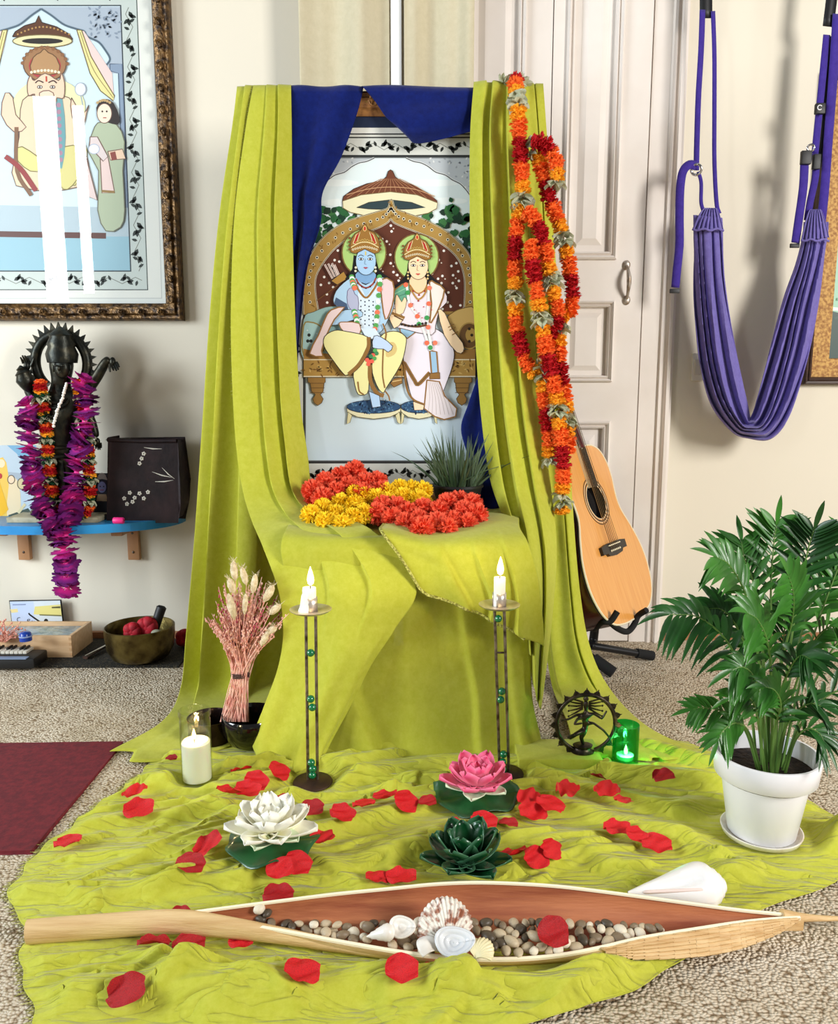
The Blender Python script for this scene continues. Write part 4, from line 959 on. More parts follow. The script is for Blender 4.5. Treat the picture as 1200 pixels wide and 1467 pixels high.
# ---- right picture
rp = thing('framed_picture', 'framed green waterfall picture with a gold mat and dark frame on the right wall', 'picture', PY(1230, 400, YW - .02))
rx0 = PY(1152, 551, YW - .03).x; rz0 = PY(1175, 551, YW - .03).z; rx1 = rx0 + .52; rz1 = rz0 + .88
mb = MB(); frame_rect(mb, rx0, rx1, rz0, rz1, YW - .008, [(0, -.008), (0, .014), (.004, .020), (.010, .018), (.013, .022), (.020, .018), (.023, .010), (.023, -.006)]); mb.build('frame', DARK_WOOD, rp, smooth=False)
mb = MB(); frame_rect(mb, rx0 + .022, rx1 - .022, rz0 + .022, rz1 - .022, YW - .012, [(0, 0), (.001, .002), (.054, .001), (.056, -.004)]); mb.build('mat', CORK, rp, smooth=False)
mb = MB().box(((rx0 + rx1) / 2, YW - .003, (rz0 + rz1) / 2), (rx1 - rx0 - .02, .005, rz1 - rz0 - .02)); mb.build('backing_board', DARK_WOOD, rp, smooth=False)
p = Paint(YW - .0075)
def R(u, v):  # fractions of the inner picture -> photo pixel on its plane
    w = Vector(unp((rx0 + .07 + (rx1 - rx0 - .14) * u, p.Y, rz1 - .07 - (rz1 - rz0 - .14) * v))); return (w.x, w.y)
p.poly([R(0, 0), R(1, 0), R(1, 1), R(0, 1)], (24, 60, 50)); p.poly([R(0, .0), R(1, .0), R(1, .80), R(.5, .86), (R(0, .80))], (150, 196, 170)); r = random.Random(2); p.up()
for i in range(200):
    x, y = r.random() * .9, r.random() * .84; w = R(x, y); w2 = R(min(1, x + r.uniform(.08, .25)), y + r.uniform(-.02, .03)); p.line([w, w2], r.uniform(2, 5), r.choice([(226, 240, 226), (92, 150, 120), (40, 96, 78), (190, 220, 200), (30, 74, 60)]))
    if i % 3: p.L -= 1
p.build('print', rp)
# ------------------------------------------------------------------ flowers shared by the garlands
def pompom_mesh(n, R, inner, width, notch, seed, flat=1.0, droop=0.0):
    """a ball of many small ruffled petals"""
    r = random.Random(seed); mb = MB()
    mb.ball((0, 0, 0), (R * inner, R * inner, R * inner * flat), 10, 7)
    for i in range(n):
        z = 1 - 2 * (i + .5) / n; a = i * 2.39996 + r.uniform(-.3, .3); q = math.sqrt(max(0, 1 - z * z))
        d = Vector((q * math.cos(a), q * math.sin(a), z + r.uniform(-.12, .12))).normalized()
        t = d.cross(Vector((0, 0, 1)) if abs(d.z) < .9 else Vector((1, 0, 0))).normalized(); t = (Matrix.Rotation(r.uniform(0, 3.14), 3, d) @ t)
        nn = d.cross(t); L = R * r.uniform(.86, 1.06); w = R * width * r.uniform(.8, 1.2); c = R * .10 * r.uniform(-1, 1)
        S = Vector((1, 1, flat))
        pts = [d * L * inner * .8 - t * w * .35, d * L * inner * .8 + t * w * .35, d * L * .86 + t * w + nn * c, d * L * (1 - notch) + nn * c * 1.5, d * L * .86 - t * w + nn * c, d * L * 1.02 + t * w * .55 + nn * c * 2, d * L * 1.02 - t * w * .55 + nn * c * 2]
        pts = [Vector((p.x * S.x, p.y * S.y, p.z * S.z)) for p in pts]
        mb.add(pts, [(0, 1, 2, 3), (0, 3, 4), (2, 5, 3), (4, 3, 6)])
    return mb
def daisy_mesh(R, n, seed, rings=3, ca=(88, 14, 100), cb=(136, 20, 120)):
    """spiky silk aster seen from any side"""
    r = random.Random(seed); mb = MB(); mb.ball((0, 0, 0), R * .18, 8, 6); mb.col = [lin((226, 60, 150)) + (1,)] * len(mb.v)
    for k in range(rings):
        el = (.10, .60, 1.05)[k % 3]
        for i in range(n):
            a = 6.283 * i / n + k * .4 + r.uniform(-.1, .1)
            for sg in (1, -1):
                if sg < 0 and k == 0: continue
                d = Vector((math.cos(a) * math.cos(el), math.sin(a) * math.cos(el), sg * math.sin(el))); t = Vector((-math.sin(a), math.cos(a), 0)); L = R * r.uniform(.85, 1.08)
                w = R * .17; up = Vector((0, 0, sg * R * .05))
                L *= (1, .94, .86)[k % 3]; mb.add([d * R * .15, d * L * .55 + t * w * 1.1 + up, d * L * .86 + t * w * 1.1 + up, d * L, d * L * .86 - t * w * 1.1 + up, d * L * .55 - t * w * 1.1 + up], [(0, 1, 2, 3, 4, 5)]); mb.col += [lin((216, 34, 140)) + (1,)] + [lin(q_) + (1,) for q_ in (cb, ca, ca, ca, cb)]
    return mb
def rosette_mesh(R, seed):
    """curl of pale leaves"""
    r = random.Random(seed); mb = MB()
    for i in range(7):
        a = 6.283 * i / 7 + r.uniform(-.3, .3); el = r.uniform(-.5, .6); d = Vector((math.cos(a) * math.cos(el), math.sin(a) * math.cos(el), math.sin(el))); t = d.cross(Vector((0, 0, 1))).normalized(); n = d.cross(t)
        P = []
        for j in range(5):
            v = j / 4; w = R * .42 * math.sin(3.14 * (v * .8 + .12)); row = []
            for k in (-1, 0, 1): row.append(d * R * (.1 + v * .95) + t * w * k + n * (R * .25 * (k * k) - R * .3 * v * v))
            P.append(row)
        mb.grid(P)
    return mb
def petal_mat(name, a, b, sc=140): return M(name, a, 0.75, spec=.2, noise=(sc, b, 3, .35, .65), sss=0.0)
FL_RED = petal_mat('crimson_flower_petals', (168, 12, 28), (214, 40, 44)); FL_ORANGE = petal_mat('orange_flower_petals', (244, 92, 36), (250, 138, 60)); FL_YELLOW = petal_mat('amber_flower_petals', (250, 164, 26), (252, 190, 60))
FL_CORAL = petal_mat('red_orange_marigold', (232, 62, 38), (255, 132, 96)); FL_GOLD = petal_mat('bright_yellow_marigold', (254, 204, 10), (255, 232, 70)); LEAF_PALE = petal_mat('pale_green_dried_leaf', (232, 228, 204), (120, 134, 92), 60)
LEAF_DARK = petal_mat('dark_green_felt_leaf', (16, 62, 40), (28, 84, 52)); WHITE_BEAD = M('white_bead', (236, 232, 220), 0.35)
STRING = M('cotton_string', (120, 90, 70), 0.8)
PROTO = {}
def proto(key, mb, mat):
    me_o = mb.build(key, mat); me = me_o.data; bpy.data.objects.remove(me_o); PROTO[key] = me; return me
def place(key, name, parent, p, rot=None, s=1.0):
    o = bpy.data.objects.new(name, PROTO[key]); C.objects.link(o); o.parent = parent; o.location = Vector(p) - parent_origin(parent)
    if rot is not None: o.rotation_mode = 'QUATERNION'; o.rotation_quaternion = rot
    o.scale = (s, s, s) if not isinstance(s, tuple) else s; return o
def garland(label, path, seq, step, R, group=None, name='flower_garland', jitter=.0012, cat='garland', seed=0, tilt=.25, string=True):
    """seq: cycle of (proto key, count, child name, spacing factor)"""
    r = random.Random(seed); pts = cr(path, 240); acc = [0.0]
    for i in range(1, len(pts)): acc.append(acc[-1] + float(np.linalg.norm(pts[i] - pts[i - 1])))
    T = acc[-1]; g = thing(name, label, cat, Vector(path[0]), group)
    def at(s):
        return Vector([np.interp(s, acc, pts[:, k]) for k in range(3)])
    if string: MB().tube([Vector(q) for q in pts[::4]], .0012, 5).build('string', STRING, g)
    s = step * .5; k = 0; n = 0
    while s < T and n < 98:
        key, cnt, nm, sp = seq[k % len(seq)]; k += 1
        for _ in range(cnt):
            if s >= T or n >= 98: break
            p_ = at(s); d = (at(min(s + .004, T)) - at(max(s - .004, 0))).normalized()
            qd = d.to_track_quat('Z', 'Y') @ Quaternion((0, 0, 1), r.uniform(0, 6.28)) @ Quaternion((1, 0, 0), r.uniform(-tilt, tilt))
            RR = R * (1.3 if key == 'rosette' else .006 / R if key == 'bead' and R > .01 else 1.0)
            place(key, nm, g, p_ + Vector((r.uniform(-1, 1), r.uniform(-1, 1), r.uniform(-1, 1))) * jitter, qd, (RR * 1.0, RR * 1.0, RR * .82) if 'aster' in key else RR * r.uniform(.9, 1.1)); s += step * sp; n += 1
    return g
proto('disc_red', pompom_mesh(70, 1, .55, .20, .12, 1, .55), FL_RED); proto('disc_orange', pompom_mesh(70, 1, .55, .20, .12, 2, .55), FL_ORANGE); proto('disc_yellow', pompom_mesh(70, 1, .55, .20, .12, 3, .55), FL_YELLOW)
proto('pom_coral', pompom_mesh(210, 1, .5, .13, .10, 4), FL_CORAL); proto('pom_gold', pompom_mesh(150, 1, .55, .19, .14, 5), FL_GOLD)
proto('rosette', rosette_mesh(1, 6), LEAF_PALE); ASTM = vertex_paint_mat('aster_petals', .75); proto('aster_purple', daisy_mesh(1, 13, 7), ASTM); proto('aster_magenta', daisy_mesh(1, 13, 8, 3, (130, 18, 110), (196, 26, 132)), ASTM); proto('disc_green', pompom_mesh(50, 1, .6, .22, .1, 9, .45), LEAF_DARK)
b_ = MB().ball((0, 0, 0), 1, 10, 7); proto('bead', b_, WHITE_BEAD)

# ------------------------------------------------------------------ blue wall shelf
SHELF_BLUE = M('bright_blue_shelf_paint', (30, 124, 186), 0.35, noise=(6, (46, 148, 206), 3, .3, .7))
ZS = .405; YSF = YW - .235
sh = thing('wall_shelf', 'bright blue half-round wall shelf under the left picture', 'shelf', (PY(90, 750, YW).x, YW, ZS))
sx0, sx1 = PY(-75, 745, YW).x, PY(266, 745, YW).x; cxs = (sx0 + sx1) / 2; hw = (sx1 - sx0) / 2
pts = [(cxs + hw * math.cos(a), YW - .235 * abs(math.sin(a)) ** .8, ZS - .024) for a in [math.pi * i / 40 for i in range(41)]]
MB().prism(pts, .024).build('board', SHELF_BLUE, sh, smooth=False, bevel=.003)
BRKT = M('light_brown_bracket_wood', (172, 122, 82), 0.5, noise=(20, (190, 142, 100), 4, .3, .7), stretch=(1, 1, .2))
for px in (34, 191):
    x = PY(px, 790, YW - .02).x
    b = MB().box((x, YW - .011, ZS - .024 - .060), (.036, .020, .120), bevel=.003); b.box((x, YW - .075, ZS - .024 - .010), (.034, .148, .020), bevel=.003)
    br = b.build('bracket', BRKT, sh)
    for dz in (-.035, -.095): MB().ball((x, YW - .0215, ZS - .024 + dz), (.004, .002, .004), 8, 6).build('screw', STEEL, br)

# ---- dark bronze statue with a spiked halo
BRZ = M('dark_green_bronze', (34, 36, 32), 0.38, 0.75, noise=(38, (70, 66, 52), 5, .42, .75), bump=(70, 0.4, 0.003))
YST = YW - .125
def S(px, py, dy=0.0): return PY(px, py, YST + dy)
stt = thing('statue', 'dark bronze many-armed standing statue with a spiked halo on the blue shelf', 'statue', S(88, 745))
base = MB().box(S(86, 750) + Vector((0, 0, ZS - S(86, 750).z + .008)), (.265, .10, .016), bevel=.003); base.build('plinth', M('worn_pale_plinth', (176, 168, 140), 0.6, noise=(30, (130, 122, 96), 5, .4, .7)), stt)
mb = MB(); zb = ZS + .016; bx = S(88, 735).x
mb.lathe([(.001, 0), (.085, 0), (.090, .010), (.080, .022), (.066, .030), (.074, .042), (.078, .052), (.066, .064), (.05, .070), (.001, .070)], (bx, YST, zb), 28, sy=.62)
mb.build('lotus_base', BRZ, stt)
def skin_body(name, V, E, R, mat, parent, lvl=2, root=0):
    me = bpy.data.meshes.new(name); off = parent_origin(parent); me.from_pydata([Vector(v) - off for v in V], E, []); o = bpy.data.objects.new(name, me); C.objects.link(o); o.parent = parent
    md = o.modifiers.new('skin', 'SKIN'); md.use_smooth_shade = True
    for i, v in enumerate(me.skin_vertices[0].data):
        rr = R[i] if isinstance(R[i], tuple) else (R[i], R[i]); v.radius = rr; v.use_root = (i == root)
    s = o.modifiers.new('sub', 'SUBSURF'); s.levels = lvl; s.render_levels = lvl
    me.materials.append(mat); return o
K = mpp(S(88, 600))
V = [S(88, 655), S(88, 628), S(88, 600), S(88, 575), S(88, 560), S(88, 545), S(88, 522), S(88, 505),                      # 0 pelvis ..7 crown
     S(76, 668), S(77, 700), S(78, 726), S(75, 735, -.02), S(100, 668), S(99, 700), S(98, 726), S(101, 735, -.02),            # legs
     S(66, 572), S(52, 575), S(42, 560), S(38, 540), S(40, 528),                                                           # arm up left
     S(64, 580), S(55, 600), S(60, 612, -.03), S(68, 606, -.045),                                                          # lower left arm
     S(110, 570), S(124, 560), S(140, 538), S(152, 517), S(158, 514),                                                       # long arm to the right
     S(112, 580), S(124, 592), S(132, 606), S(138, 628)]                                                                    # lower right arm
E = [(0, 1), (1, 2), (2, 3), (3, 4), (4, 5), (5, 6), (6, 7), (0, 8), (8, 9), (9, 10), (10, 11), (0, 12), (12, 13), (13, 14), (14, 15), (3, 16), (16, 17), (17, 18), (18, 19), (19, 20), (3, 21), (21, 22), (22, 23), (23, 24), (3, 25), (25, 26), (26, 27), (27, 28), (28, 29), (3, 30), (30, 31), (31, 32), (32, 33)]
R = [22, 19, 20, 22, 11, 11, 17, 12, 13, 10, 7, 6, 13, 10, 7, 6, 10, 8, 7, 6, 5, 10, 8, 6, 5, 10, 8, 7, 6, 5, 10, 8, 6, 5]
skin_body('body', V, E, [r_ * K * 1.14 for r_ in R], BRZ, stt)
mb = MB(); c = S(88, 520, .02)     # halo ring with flame spikes and inner tall crown
mb.tube([c + Vector((37 * K * math.cos(a), 0, 41 * K * math.sin(a))) for a in [-.9 + (math.pi + 1.8) * i / 40 for i in range(41)]], 7.5 * K, 8)
for i in range(25):
    a = -.85 + (math.pi + 1.7) * i / 24; d = Vector((math.cos(a), 0, math.sin(a) * 1.06)); o = c + Vector((38 * K * d.x, 0, 40 * K * d.z)); t = Vector((-d.z, 0, d.x))
    mb.prism([o - t * 5.5 * K, o + d * 14 * K, o + t * 5.5 * K], .006, Vector((0, -1, 0)))
mb.build('flame_halo', BRZ, stt)
mb = MB(); c = S(88, 497, -.005); mb.lathe([(20 * K, -22 * K), (22 * K, -10 * K), (18 * K, 0), (19.5 * K, 4 * K), (15 * K, 13 * K), (16 * K, 16 * K), (10 * K, 22 * K), (3 * K, 27 * K), (.0001, 29 * K)], c, 20); mb.build('crown', BRZ, stt)
mb = MB(); f = S(88, 527, -.032)   # face
mb.ball(f + Vector((0, .004, 0)), (11 * K, 8 * K, 15 * K), 14, 10); mb.ball(f + Vector((0, -8 * K, -1 * K)), (2.2 * K, 3 * K, 4 * K), 8, 6)
for sg in (-1, 1): mb.ball(f + Vector((sg * 4.5 * K, -6.5 * K, 3 * K)), (2.6 * K, 1.6 * K, 1.5 * K), 8, 6); mb.ball(f + Vector((sg * 12 * K, 2 * K, 0)), (2 * K, 2 * K, 6 * K), 8, 6)
mb.ball(f + Vector((0, -6.5 * K, -7 * K)), (3.4 * K, 1.6 * K, 1.3 * K), 8, 6); mb.build('face', BRZ, stt)
def hand(mb, w, d, n, k):   # small bronze hand: palm, four fingers, thumb
    d = d.normalized(); s = d.cross(n).normalized(); mb.ball(w + d * 5 * k, (4 * k, 4 * k, 6 * k), 8, 6)
    for j in range(4): a = w + d * 8 * k + s * (j - 1.5) * 2.6 * k; L = (7, 9, 8.5, 6)[j] * k; mb.tube([a, a + d * L * .5 + n * 1 * k, a + d * L + n * 3 * k], [1.5 * k, 1.4 * k, 1 * k], 6)
    a = w + d * 4 * k + s * 4 * k; mb.tube([a, a + (d + s * .8) * 4 * k, a + (d * 1.4 + s * .9) * 6 * k], [1.6 * k, 1.5 * k, 1 * k], 6)
mb = MB(); hand(mb, S(158, 514), Vector((.6, -.2, -.8)), Vector((0, -1, 0)), K * 1.2); mb.build('hand', BRZ, stt)
mb = MB(); hand(mb, S(138, 628), Vector((.3, -.1, -1)), Vector((0, -1, 0)), K); mb.build('hand', BRZ, stt)
mb = MB(); hand(mb, S(68, 606, -.045), Vector((.1, -.3, 1)), Vector((0, -1, 0)), K); mb.build('hand', BRZ, stt)
mb = MB(); hand(mb, S(40, 530), Vector((-.1, -.1, 1)), Vector((0, -1, 0)), K * 1.2)
mb.build('hand', BRZ, stt)
mb = MB(); c = S(38, 548, -.02)   # conch held high on the left
mb.lathe([(.001, -16 * K), (6 * K, -12 * K), (10 * K, -4 * K), (13 * K, 4 * K), (10 * K, 11 * K), (11 * K, 13 * K), (6 * K, 18 * K), (7 * K, 20 * K), (.001, 25 * K)], c, 14, rot=Matrix.Rotation(-.3, 3, 'Y')); mb.build('held_conch', BRZ, stt)
# belt, necklaces and hanging sash in relief
for (py, rx) in ((652, 24), (640, 21)): MB().tube([S(88, py) + Vector((rx * K * math.cos(a), rx * .95 * K * math.sin(a), 0)) for a in [6.283 * i / 24 for i in range(25)]], 3 * K, 6).build('belt', BRZ, stt)
for (py, rx, dz) in ((566, 15, 10), (562, 19, 22)): MB().tube([S(88, py) + Vector((rx * K * math.cos(a), -abs(math.sin(a)) * 19 * K - 3 * K, -dz * K * abs(math.sin(a)))) for a in [math.pi * (1 + i / 16) for i in range(17)]], 2 * K, 6).build('necklace', BRZ, stt)
MB().box(S(88, 690, -.03), (12 * K, 5 * K, 62 * K), bevel=2 * K).build('sash', BRZ, stt)
def pth(L, dy): return [S(x, y, dy) for x, y in L]
AST = [('aster_magenta', 1, 'aster', .62), ('bead', 1, 'bead', .40), ('aster_purple', 1, 'aster', .62), ('bead', 1, 'bead', .40), ('aster_purple', 1, 'aster', .62), ('bead', 1, 'bead', .40)]
g = garland('purple and magenta aster garland hung round the statue and over the shelf edge', [S(40, 573, -.055), S(41, 600, -.06), S(42, 625, -.06), S(46, 655, -.06), S(50, 690, -.065), S(58, 720, -.07), S(70, 742, -.09), S(84, 765, -.118), S(92, 790, -.12), S(94, 820, -.12), S(97, 848, -.12)],
            AST, .036, 21 * K, None, 'aster_garland', seed=1, tilt=.9)
g2 = garland('purple aster garland strand down the right side of the statue', [S(117, 540, -.05), S(123, 565, -.055), S(124, 590, -.06), S(118, 620, -.06), S(113, 650, -.06), S(108, 685, -.065), S(105, 715, -.07), S(99, 745, -.09), S(93, 772, -.118)], AST, .036, 21 * K, None, 'aster_garland', seed=2, tilt=.9)
MX = [('disc_orange', 1, 'flower', .8), ('disc_red', 2, 'flower', .8), ('disc_yellow', 1, 'flower', .8), ('disc_green', 1, 'leaf_disc', .7), ('rosette', 1, 'rosette', .8), ('disc_green', 1, 'leaf_disc', .7)]
garland('orange, red and green felt flower garland on the left of the statue', pth([(58, 545), (60, 580), (66, 610), (68, 650), (72, 690), (78, 722), (84, 742)], -.048), MX, .011, 10 * K, None, seed=3)
garland('orange, red and green felt flower garland on the right of the statue', pth([(113, 545), (118, 575), (122, 610), (126, 650), (128, 690), (126, 725), (116, 742)], -.042), MX, .011, 10 * K, None, seed=4)
garland('white bead necklace with a pale flower on the statue chest', pth([(96, 548), (90, 568), (82, 588), (78, 604), (77, 612)], -.06), [('bead', 1, 'bead', 1)], .007, .0045, None, 'bead_necklace', tilt=0, cat='necklace')

# ---- cards, dark painted box and pink candle on the shelf
p = Paint(YW - .050); p.at(0, 0, 1)
cd = thing('picture_card', 'pale blue card with yellow-robed figures leaning behind the statue, left end of the shelf', 'card', PY(20, 742, YW - .05))
p.poly([(-30, 638), (52, 638), (52, 744), (-30, 744)], (190, 206, 216)); p.poly([(10, 638), (52, 638), (52, 672), (34, 664), (24, 650)], (120, 172, 204)); p.poly([(-30, 672), (52, 680), (52, 700), (-30, 700)], (168, 180, 190))
p.poly([(-10, 672), (4, 655), (12, 680), (10, 745), (-14, 745)], (240, 196, 84), 2); p.poly([(12, 700), (16, 684), (26, 690), (30, 725), (20, 742), (10, 738)], (236, 214, 172), 2); p.ell(2, 664, 5, 6, (246, 220, 180)); p.ell(16, 687, 5, 6, (240, 212, 176), (90, 70, 50), 1.2); p.ell(31, 693, 6, 8, (214, 196, 150), (80, 70, 50), 1.2)
p.poly([(-2, 686), (12, 730), (0, 742), (-6, 720)], (244, 184, 20)); p.poly([(12, 738), (40, 728), (52, 744), (12, 745)], (60, 74, 60)); p.line([(26, 735), (36, 722)], 4, (220, 206, 160)); p.ell(0, 682, 3, 4, (190, 40, 40))
p.build('print', cd); MB().box(PY(11, 691, YW - .0475), (PY(52, 691, YW - .05).x - PY(-30, 691, YW - .05).x, .003, PY(11, 638, YW - .05).z - PY(11, 744, YW - .05).z), bevel=0).build('card_stock', M('card_white', (232, 232, 226), .6), cd, smooth=False)
p = Paint(YW - .060); cd = thing('picture_card', 'small dark card with a blue-faced figure between the statue and the dark box', 'card', PY(146, 730, YW - .06))
p.poly([(132, 678), (157, 678), (157, 742), (132, 742)], (62, 66, 76)); p.ell(146, 692, 10, 14, (22, 22, 44)); p.ell(146, 698, 6.5, 8.5, (150, 156, 214), (40, 40, 80), 1); p.poly([(138, 688), (141, 680), (146, 677), (151, 680), (154, 688), (146, 686)], (186, 176, 170)); p.dots([(143.5, 697), (148.5, 697)], 1, (20, 20, 40)); p.line([(143.5, 702), (148.5, 702)], 1.2, (180, 60, 90)); p.poly([(140, 708), (152, 708), (154, 718), (138, 718)], (214, 184, 150))
p.build('print', cd); MB().box(PY(144.5, 710, YW - .0575), (PY(157, 710, YW - .06).x - PY(132, 710, YW - .06).x, .003, PY(144, 678, YW - .06).z - PY(144, 742, YW - .06).z)).build('card_stock', M('card_dark', (50, 50, 56), .6), cd, smooth=False)
LTH = M('dark_brown_lacquer', (24, 15, 17), 0.55, spec=.25, noise=(18, (44, 28, 29), 6, .35, .7), bump=(45, .35, .003))
PWH = M('chalky_white_paint', (206, 200, 186), .7)
bxx = thing('painted_box', 'dark brown leather-like box with chalky white flower motifs, right end of the shelf', 'box', PY(208, 738, YW - .09))
f = [PY(156, 630, YW - .135), PY(251, 632, YW - .135), PY(259, 690, YW - .135), PY(260, 722, YW - .135), PY(252, 739, YW - .135), PY(156, 739, YW - .135)]; zf = ZS + .0008 - f[-1].z
f[-1].z = f[-2].z = ZS + .001
bm_ = MB().prism(f, .075, Vector((0, 1, 0))); bm_.build('body', LTH, bxx, smooth=False, bevel=.008)
rim = MB().tube([f[0] + Vector((-.004, -.001, 0)), f[0].lerp(f[1], .5) + Vector((0, -.001, -.002)), f[1] + Vector((.004, -.001, .001))], .006, 8); rim.build('top_rim', LTH, bxx)
mb = MB()
def fl(px, py, r):
    for i in range(5): a = 6.283 * i / 5 + px; c = PY(px + r * math.cos(a), py + r * math.sin(a), YW - .1355); mb.ball(c, (.0028, .0012, .0028), 6, 4)
for (x, y) in ((178, 714), (186, 706), (193, 713), (200, 707), (206, 714), (212, 705), (190, 719), (182, 722), (200, 664), (206, 650), (203, 657)): fl(x, y, 1.9)
for a, b in (((218, 676), (246, 684)), ((222, 690), (248, 688)), ((232, 670), (250, 686)), ((206, 641), (232, 643))): mb.tube([PY(*a, YW - .1355), PY((a[0] + b[0]) / 2, (a[1] + b[1]) / 2 + 1, YW - .1358), PY(*b, YW - .1355)], [.0005, .002, .0004], 5)
mb.build('flower_motif', PWH, bxx)
pc = thing('pink_candle_stub', 'small pink candle stub lying on the blue shelf by the dark box', 'candle', PY(170, 749, YW - .2)); c = Vector((PY(170, 749, YW - .19).x, YW - .19, ZS + .0095))
MB().lathe([(.001, -.015), (.008, -.015), (.0095, -.013), (.0095, .013), (.008, .015), (.001, .015)], c, 16, rot=Matrix.Rotation(1.57, 3, 'Y') @ Matrix.Identity(3)).build('wax', M('hot_pink_wax', (226, 44, 128), .45, sss=.2), pc)
MB().tube([c + Vector((.015, 0, 0)), c + Vector((.021, 0, .002))], .0012, 6).build('wick', BLACK_PLASTIC, pc)

# ---- things on the floor under the shelf
MAT_BLK = M('speckled_black_mat', (26, 25, 22), .9, noise=(300, (92, 82, 62), 4, .5, .72), bump=(240, .5, .003))
yf = PZ(150, 957, 0).y; mx1 = PZ(262, 950, 0).x
fm = MB().box(((mx1 - 1.9) / 2, (yf + YW - .02) / 2, .004), (mx1 + 1.9, YW - .02 - yf, .008), bevel=.002).build('floor_runner', MAT_BLK); tag(fm, 'speckled black runner mat along the foot of the left wall', 'mat')
ZM = .0082
# wooden tray-box
BOXW = M('pale_birch_wood', (224, 188, 146), .5, noise=(12, (206, 166, 122), 4, .3, .7), stretch=(1, 6, 6))
yb0 = PZ(100, 942, ZM).y; bx1 = PZ(104, 942, ZM).x; bw, bd, bh = .46, .150, .066
wb = thing('wooden_tray', 'pale wooden tray with dovetailed corners on the black runner mat', 'tray', (bx1 - bw / 2, yb0 + bd / 2, ZM)); cx, cy = bx1 - bw / 2, yb0 + bd / 2
MB().box((cx, cy, ZM + .004), (bw - .016, bd - .016, .008)).build('bottom', BOXW, wb, smooth=False)
for (c, d) in (((cx, yb0 + .005, ZM + bh / 2), (bw, .010, bh)), ((cx, yb0 + bd - .005, ZM + bh / 2), (bw, .010, bh)), ((bx1 - .005, cy, ZM + bh / 2), (.010, bd - .021, bh)), ((bx1 - bw + .005, cy, ZM + bh / 2), (.010, bd - .021, bh))): MB().box(c, d, bevel=.0015).build('side', BOXW, wb)
mb = MB()
for k in range(4): mb.box((bx1 - .004, yb0 - .0006, ZM + .009 + k * .016), (.007, .0012, .008))
mb.build('dovetail', M('darker_joint_wood', (192, 150, 106), .5), wb, smooth=False)
def in_tray(px, py, z): q = PZ(px, py, z); return q
tl = MB().box((cx + .02, cy, ZM + .052), (bw - .06, bd - .03, .006), bevel=.001).build('silver_wrapper', M('crinkled_silver_foil', (190, 202, 208), .3, .5, noise=(30, (120, 150, 170), 5, .4, .65), bump=(60, 1, .006))); tag(tl, 'crinkled silver blue wrapper filling the wooden tray', 'wrapper'); origin_to(tl, (cx, cy, ZM + .05))
c = PZ(37, 917, ZM + .068); cp = thing('bottle_cap', 'glossy dark blue cap on the front edge of the wooden tray', 'cap', c); r_ = .017
MB().lathe([(.001, 0), (r_, 0), (r_, .006), (r_ * .96, .010), (r_ * .9, .022), (r_ * .7, .025), (.001, .026)], c + Vector((0, .0, -.001)), 24).build('shell', M('navy_blue_plastic', (24, 60, 150), .25), cp)
MB().tube([c + Vector((r_ * .97 * math.cos(a), r_ * .97 * math.sin(a), .012)) for a in [6.283 * i / 20 for i in range(21)]], .0022, 6).build('rim_band', M('pale_blue_plastic', (140, 160, 200), .3), cp)
# sunset card with handwriting
ycd = yb0 + bd + .03
sc_ = thing('picture_card', 'black-edged sunset card with a silhouetted person and handwriting behind the wooden tray', 'card', PY(50, 900, ycd))
p = Paint(ycd - .0032).at(0, 850, 10)
Wc = [(130, 105), (868, 95), (925, 560), (190, 600)]
p.poly([(140, 118), (860, 104), (912, 560), (190, 590)], (214, 222, 226)); p.poly([(145, 120), (480, 115), (500, 400), (180, 420)], (198, 212, 238)); p.poly([(145, 230), (250, 220), (260, 270), (165, 280)], (236, 216, 150)); p.poly([(500, 190), (865, 160), (885, 330), (480, 300)], (226, 214, 130)); p.poly([(740, 195), (865, 185), (866, 214), (742, 214)], (90, 84, 50)); p.poly([(560, 300), (878, 310), (880, 330), (570, 318)], (120, 118, 70)); p.poly([(182, 420), (560, 440), (900, 470), (908, 560), (190, 600)], (222, 176, 84)); p.line([(180, 165), (370, 160)], 14, (130, 146, 180))
BK = (20, 18, 20)
p.ell(658, 400, 30, 36, BK); p.poly([(568, 560), (562, 500), (600, 440), (640, 425), (690, 450), (740, 500), (800, 548), (700, 552)], BK, 2); p.line([(612, 438), (500, 360), (430, 310), (408, 284)], 22, BK)
p.line([(290, 348), (256, 352), (246, 380), (252, 400), (232, 430), (200, 418)], 8, BK, 4); p.line([(272, 398), (276, 412), (290, 398), (296, 412), (312, 398), (318, 412), (336, 400), (340, 420), (322, 450), (300, 470)], 6, BK, 4); p.line([(394, 372), (388, 414)], 7, BK); p.line([(390, 376), (420, 370), (424, 388), (396, 394), (440, 412)], 7, BK, 3); p.line([(448, 398), (466, 396), (462, 412), (448, 408)], 6, BK, 3); p.line([(478, 412), (490, 396), (502, 410)], 6, BK)
p.build('print', sc_)
V = [PY(x / 10, 850 + y / 10, ycd) for x, y in [(130, 103), (876, 92), (930, 640), (190, 660)]]; zz = min(v.z for v in V); MB().prism(V, .004, Vector((0, -1, 0)) * -.75).build('black_backing', BLACK_PLASTIC, sc_, smooth=False)
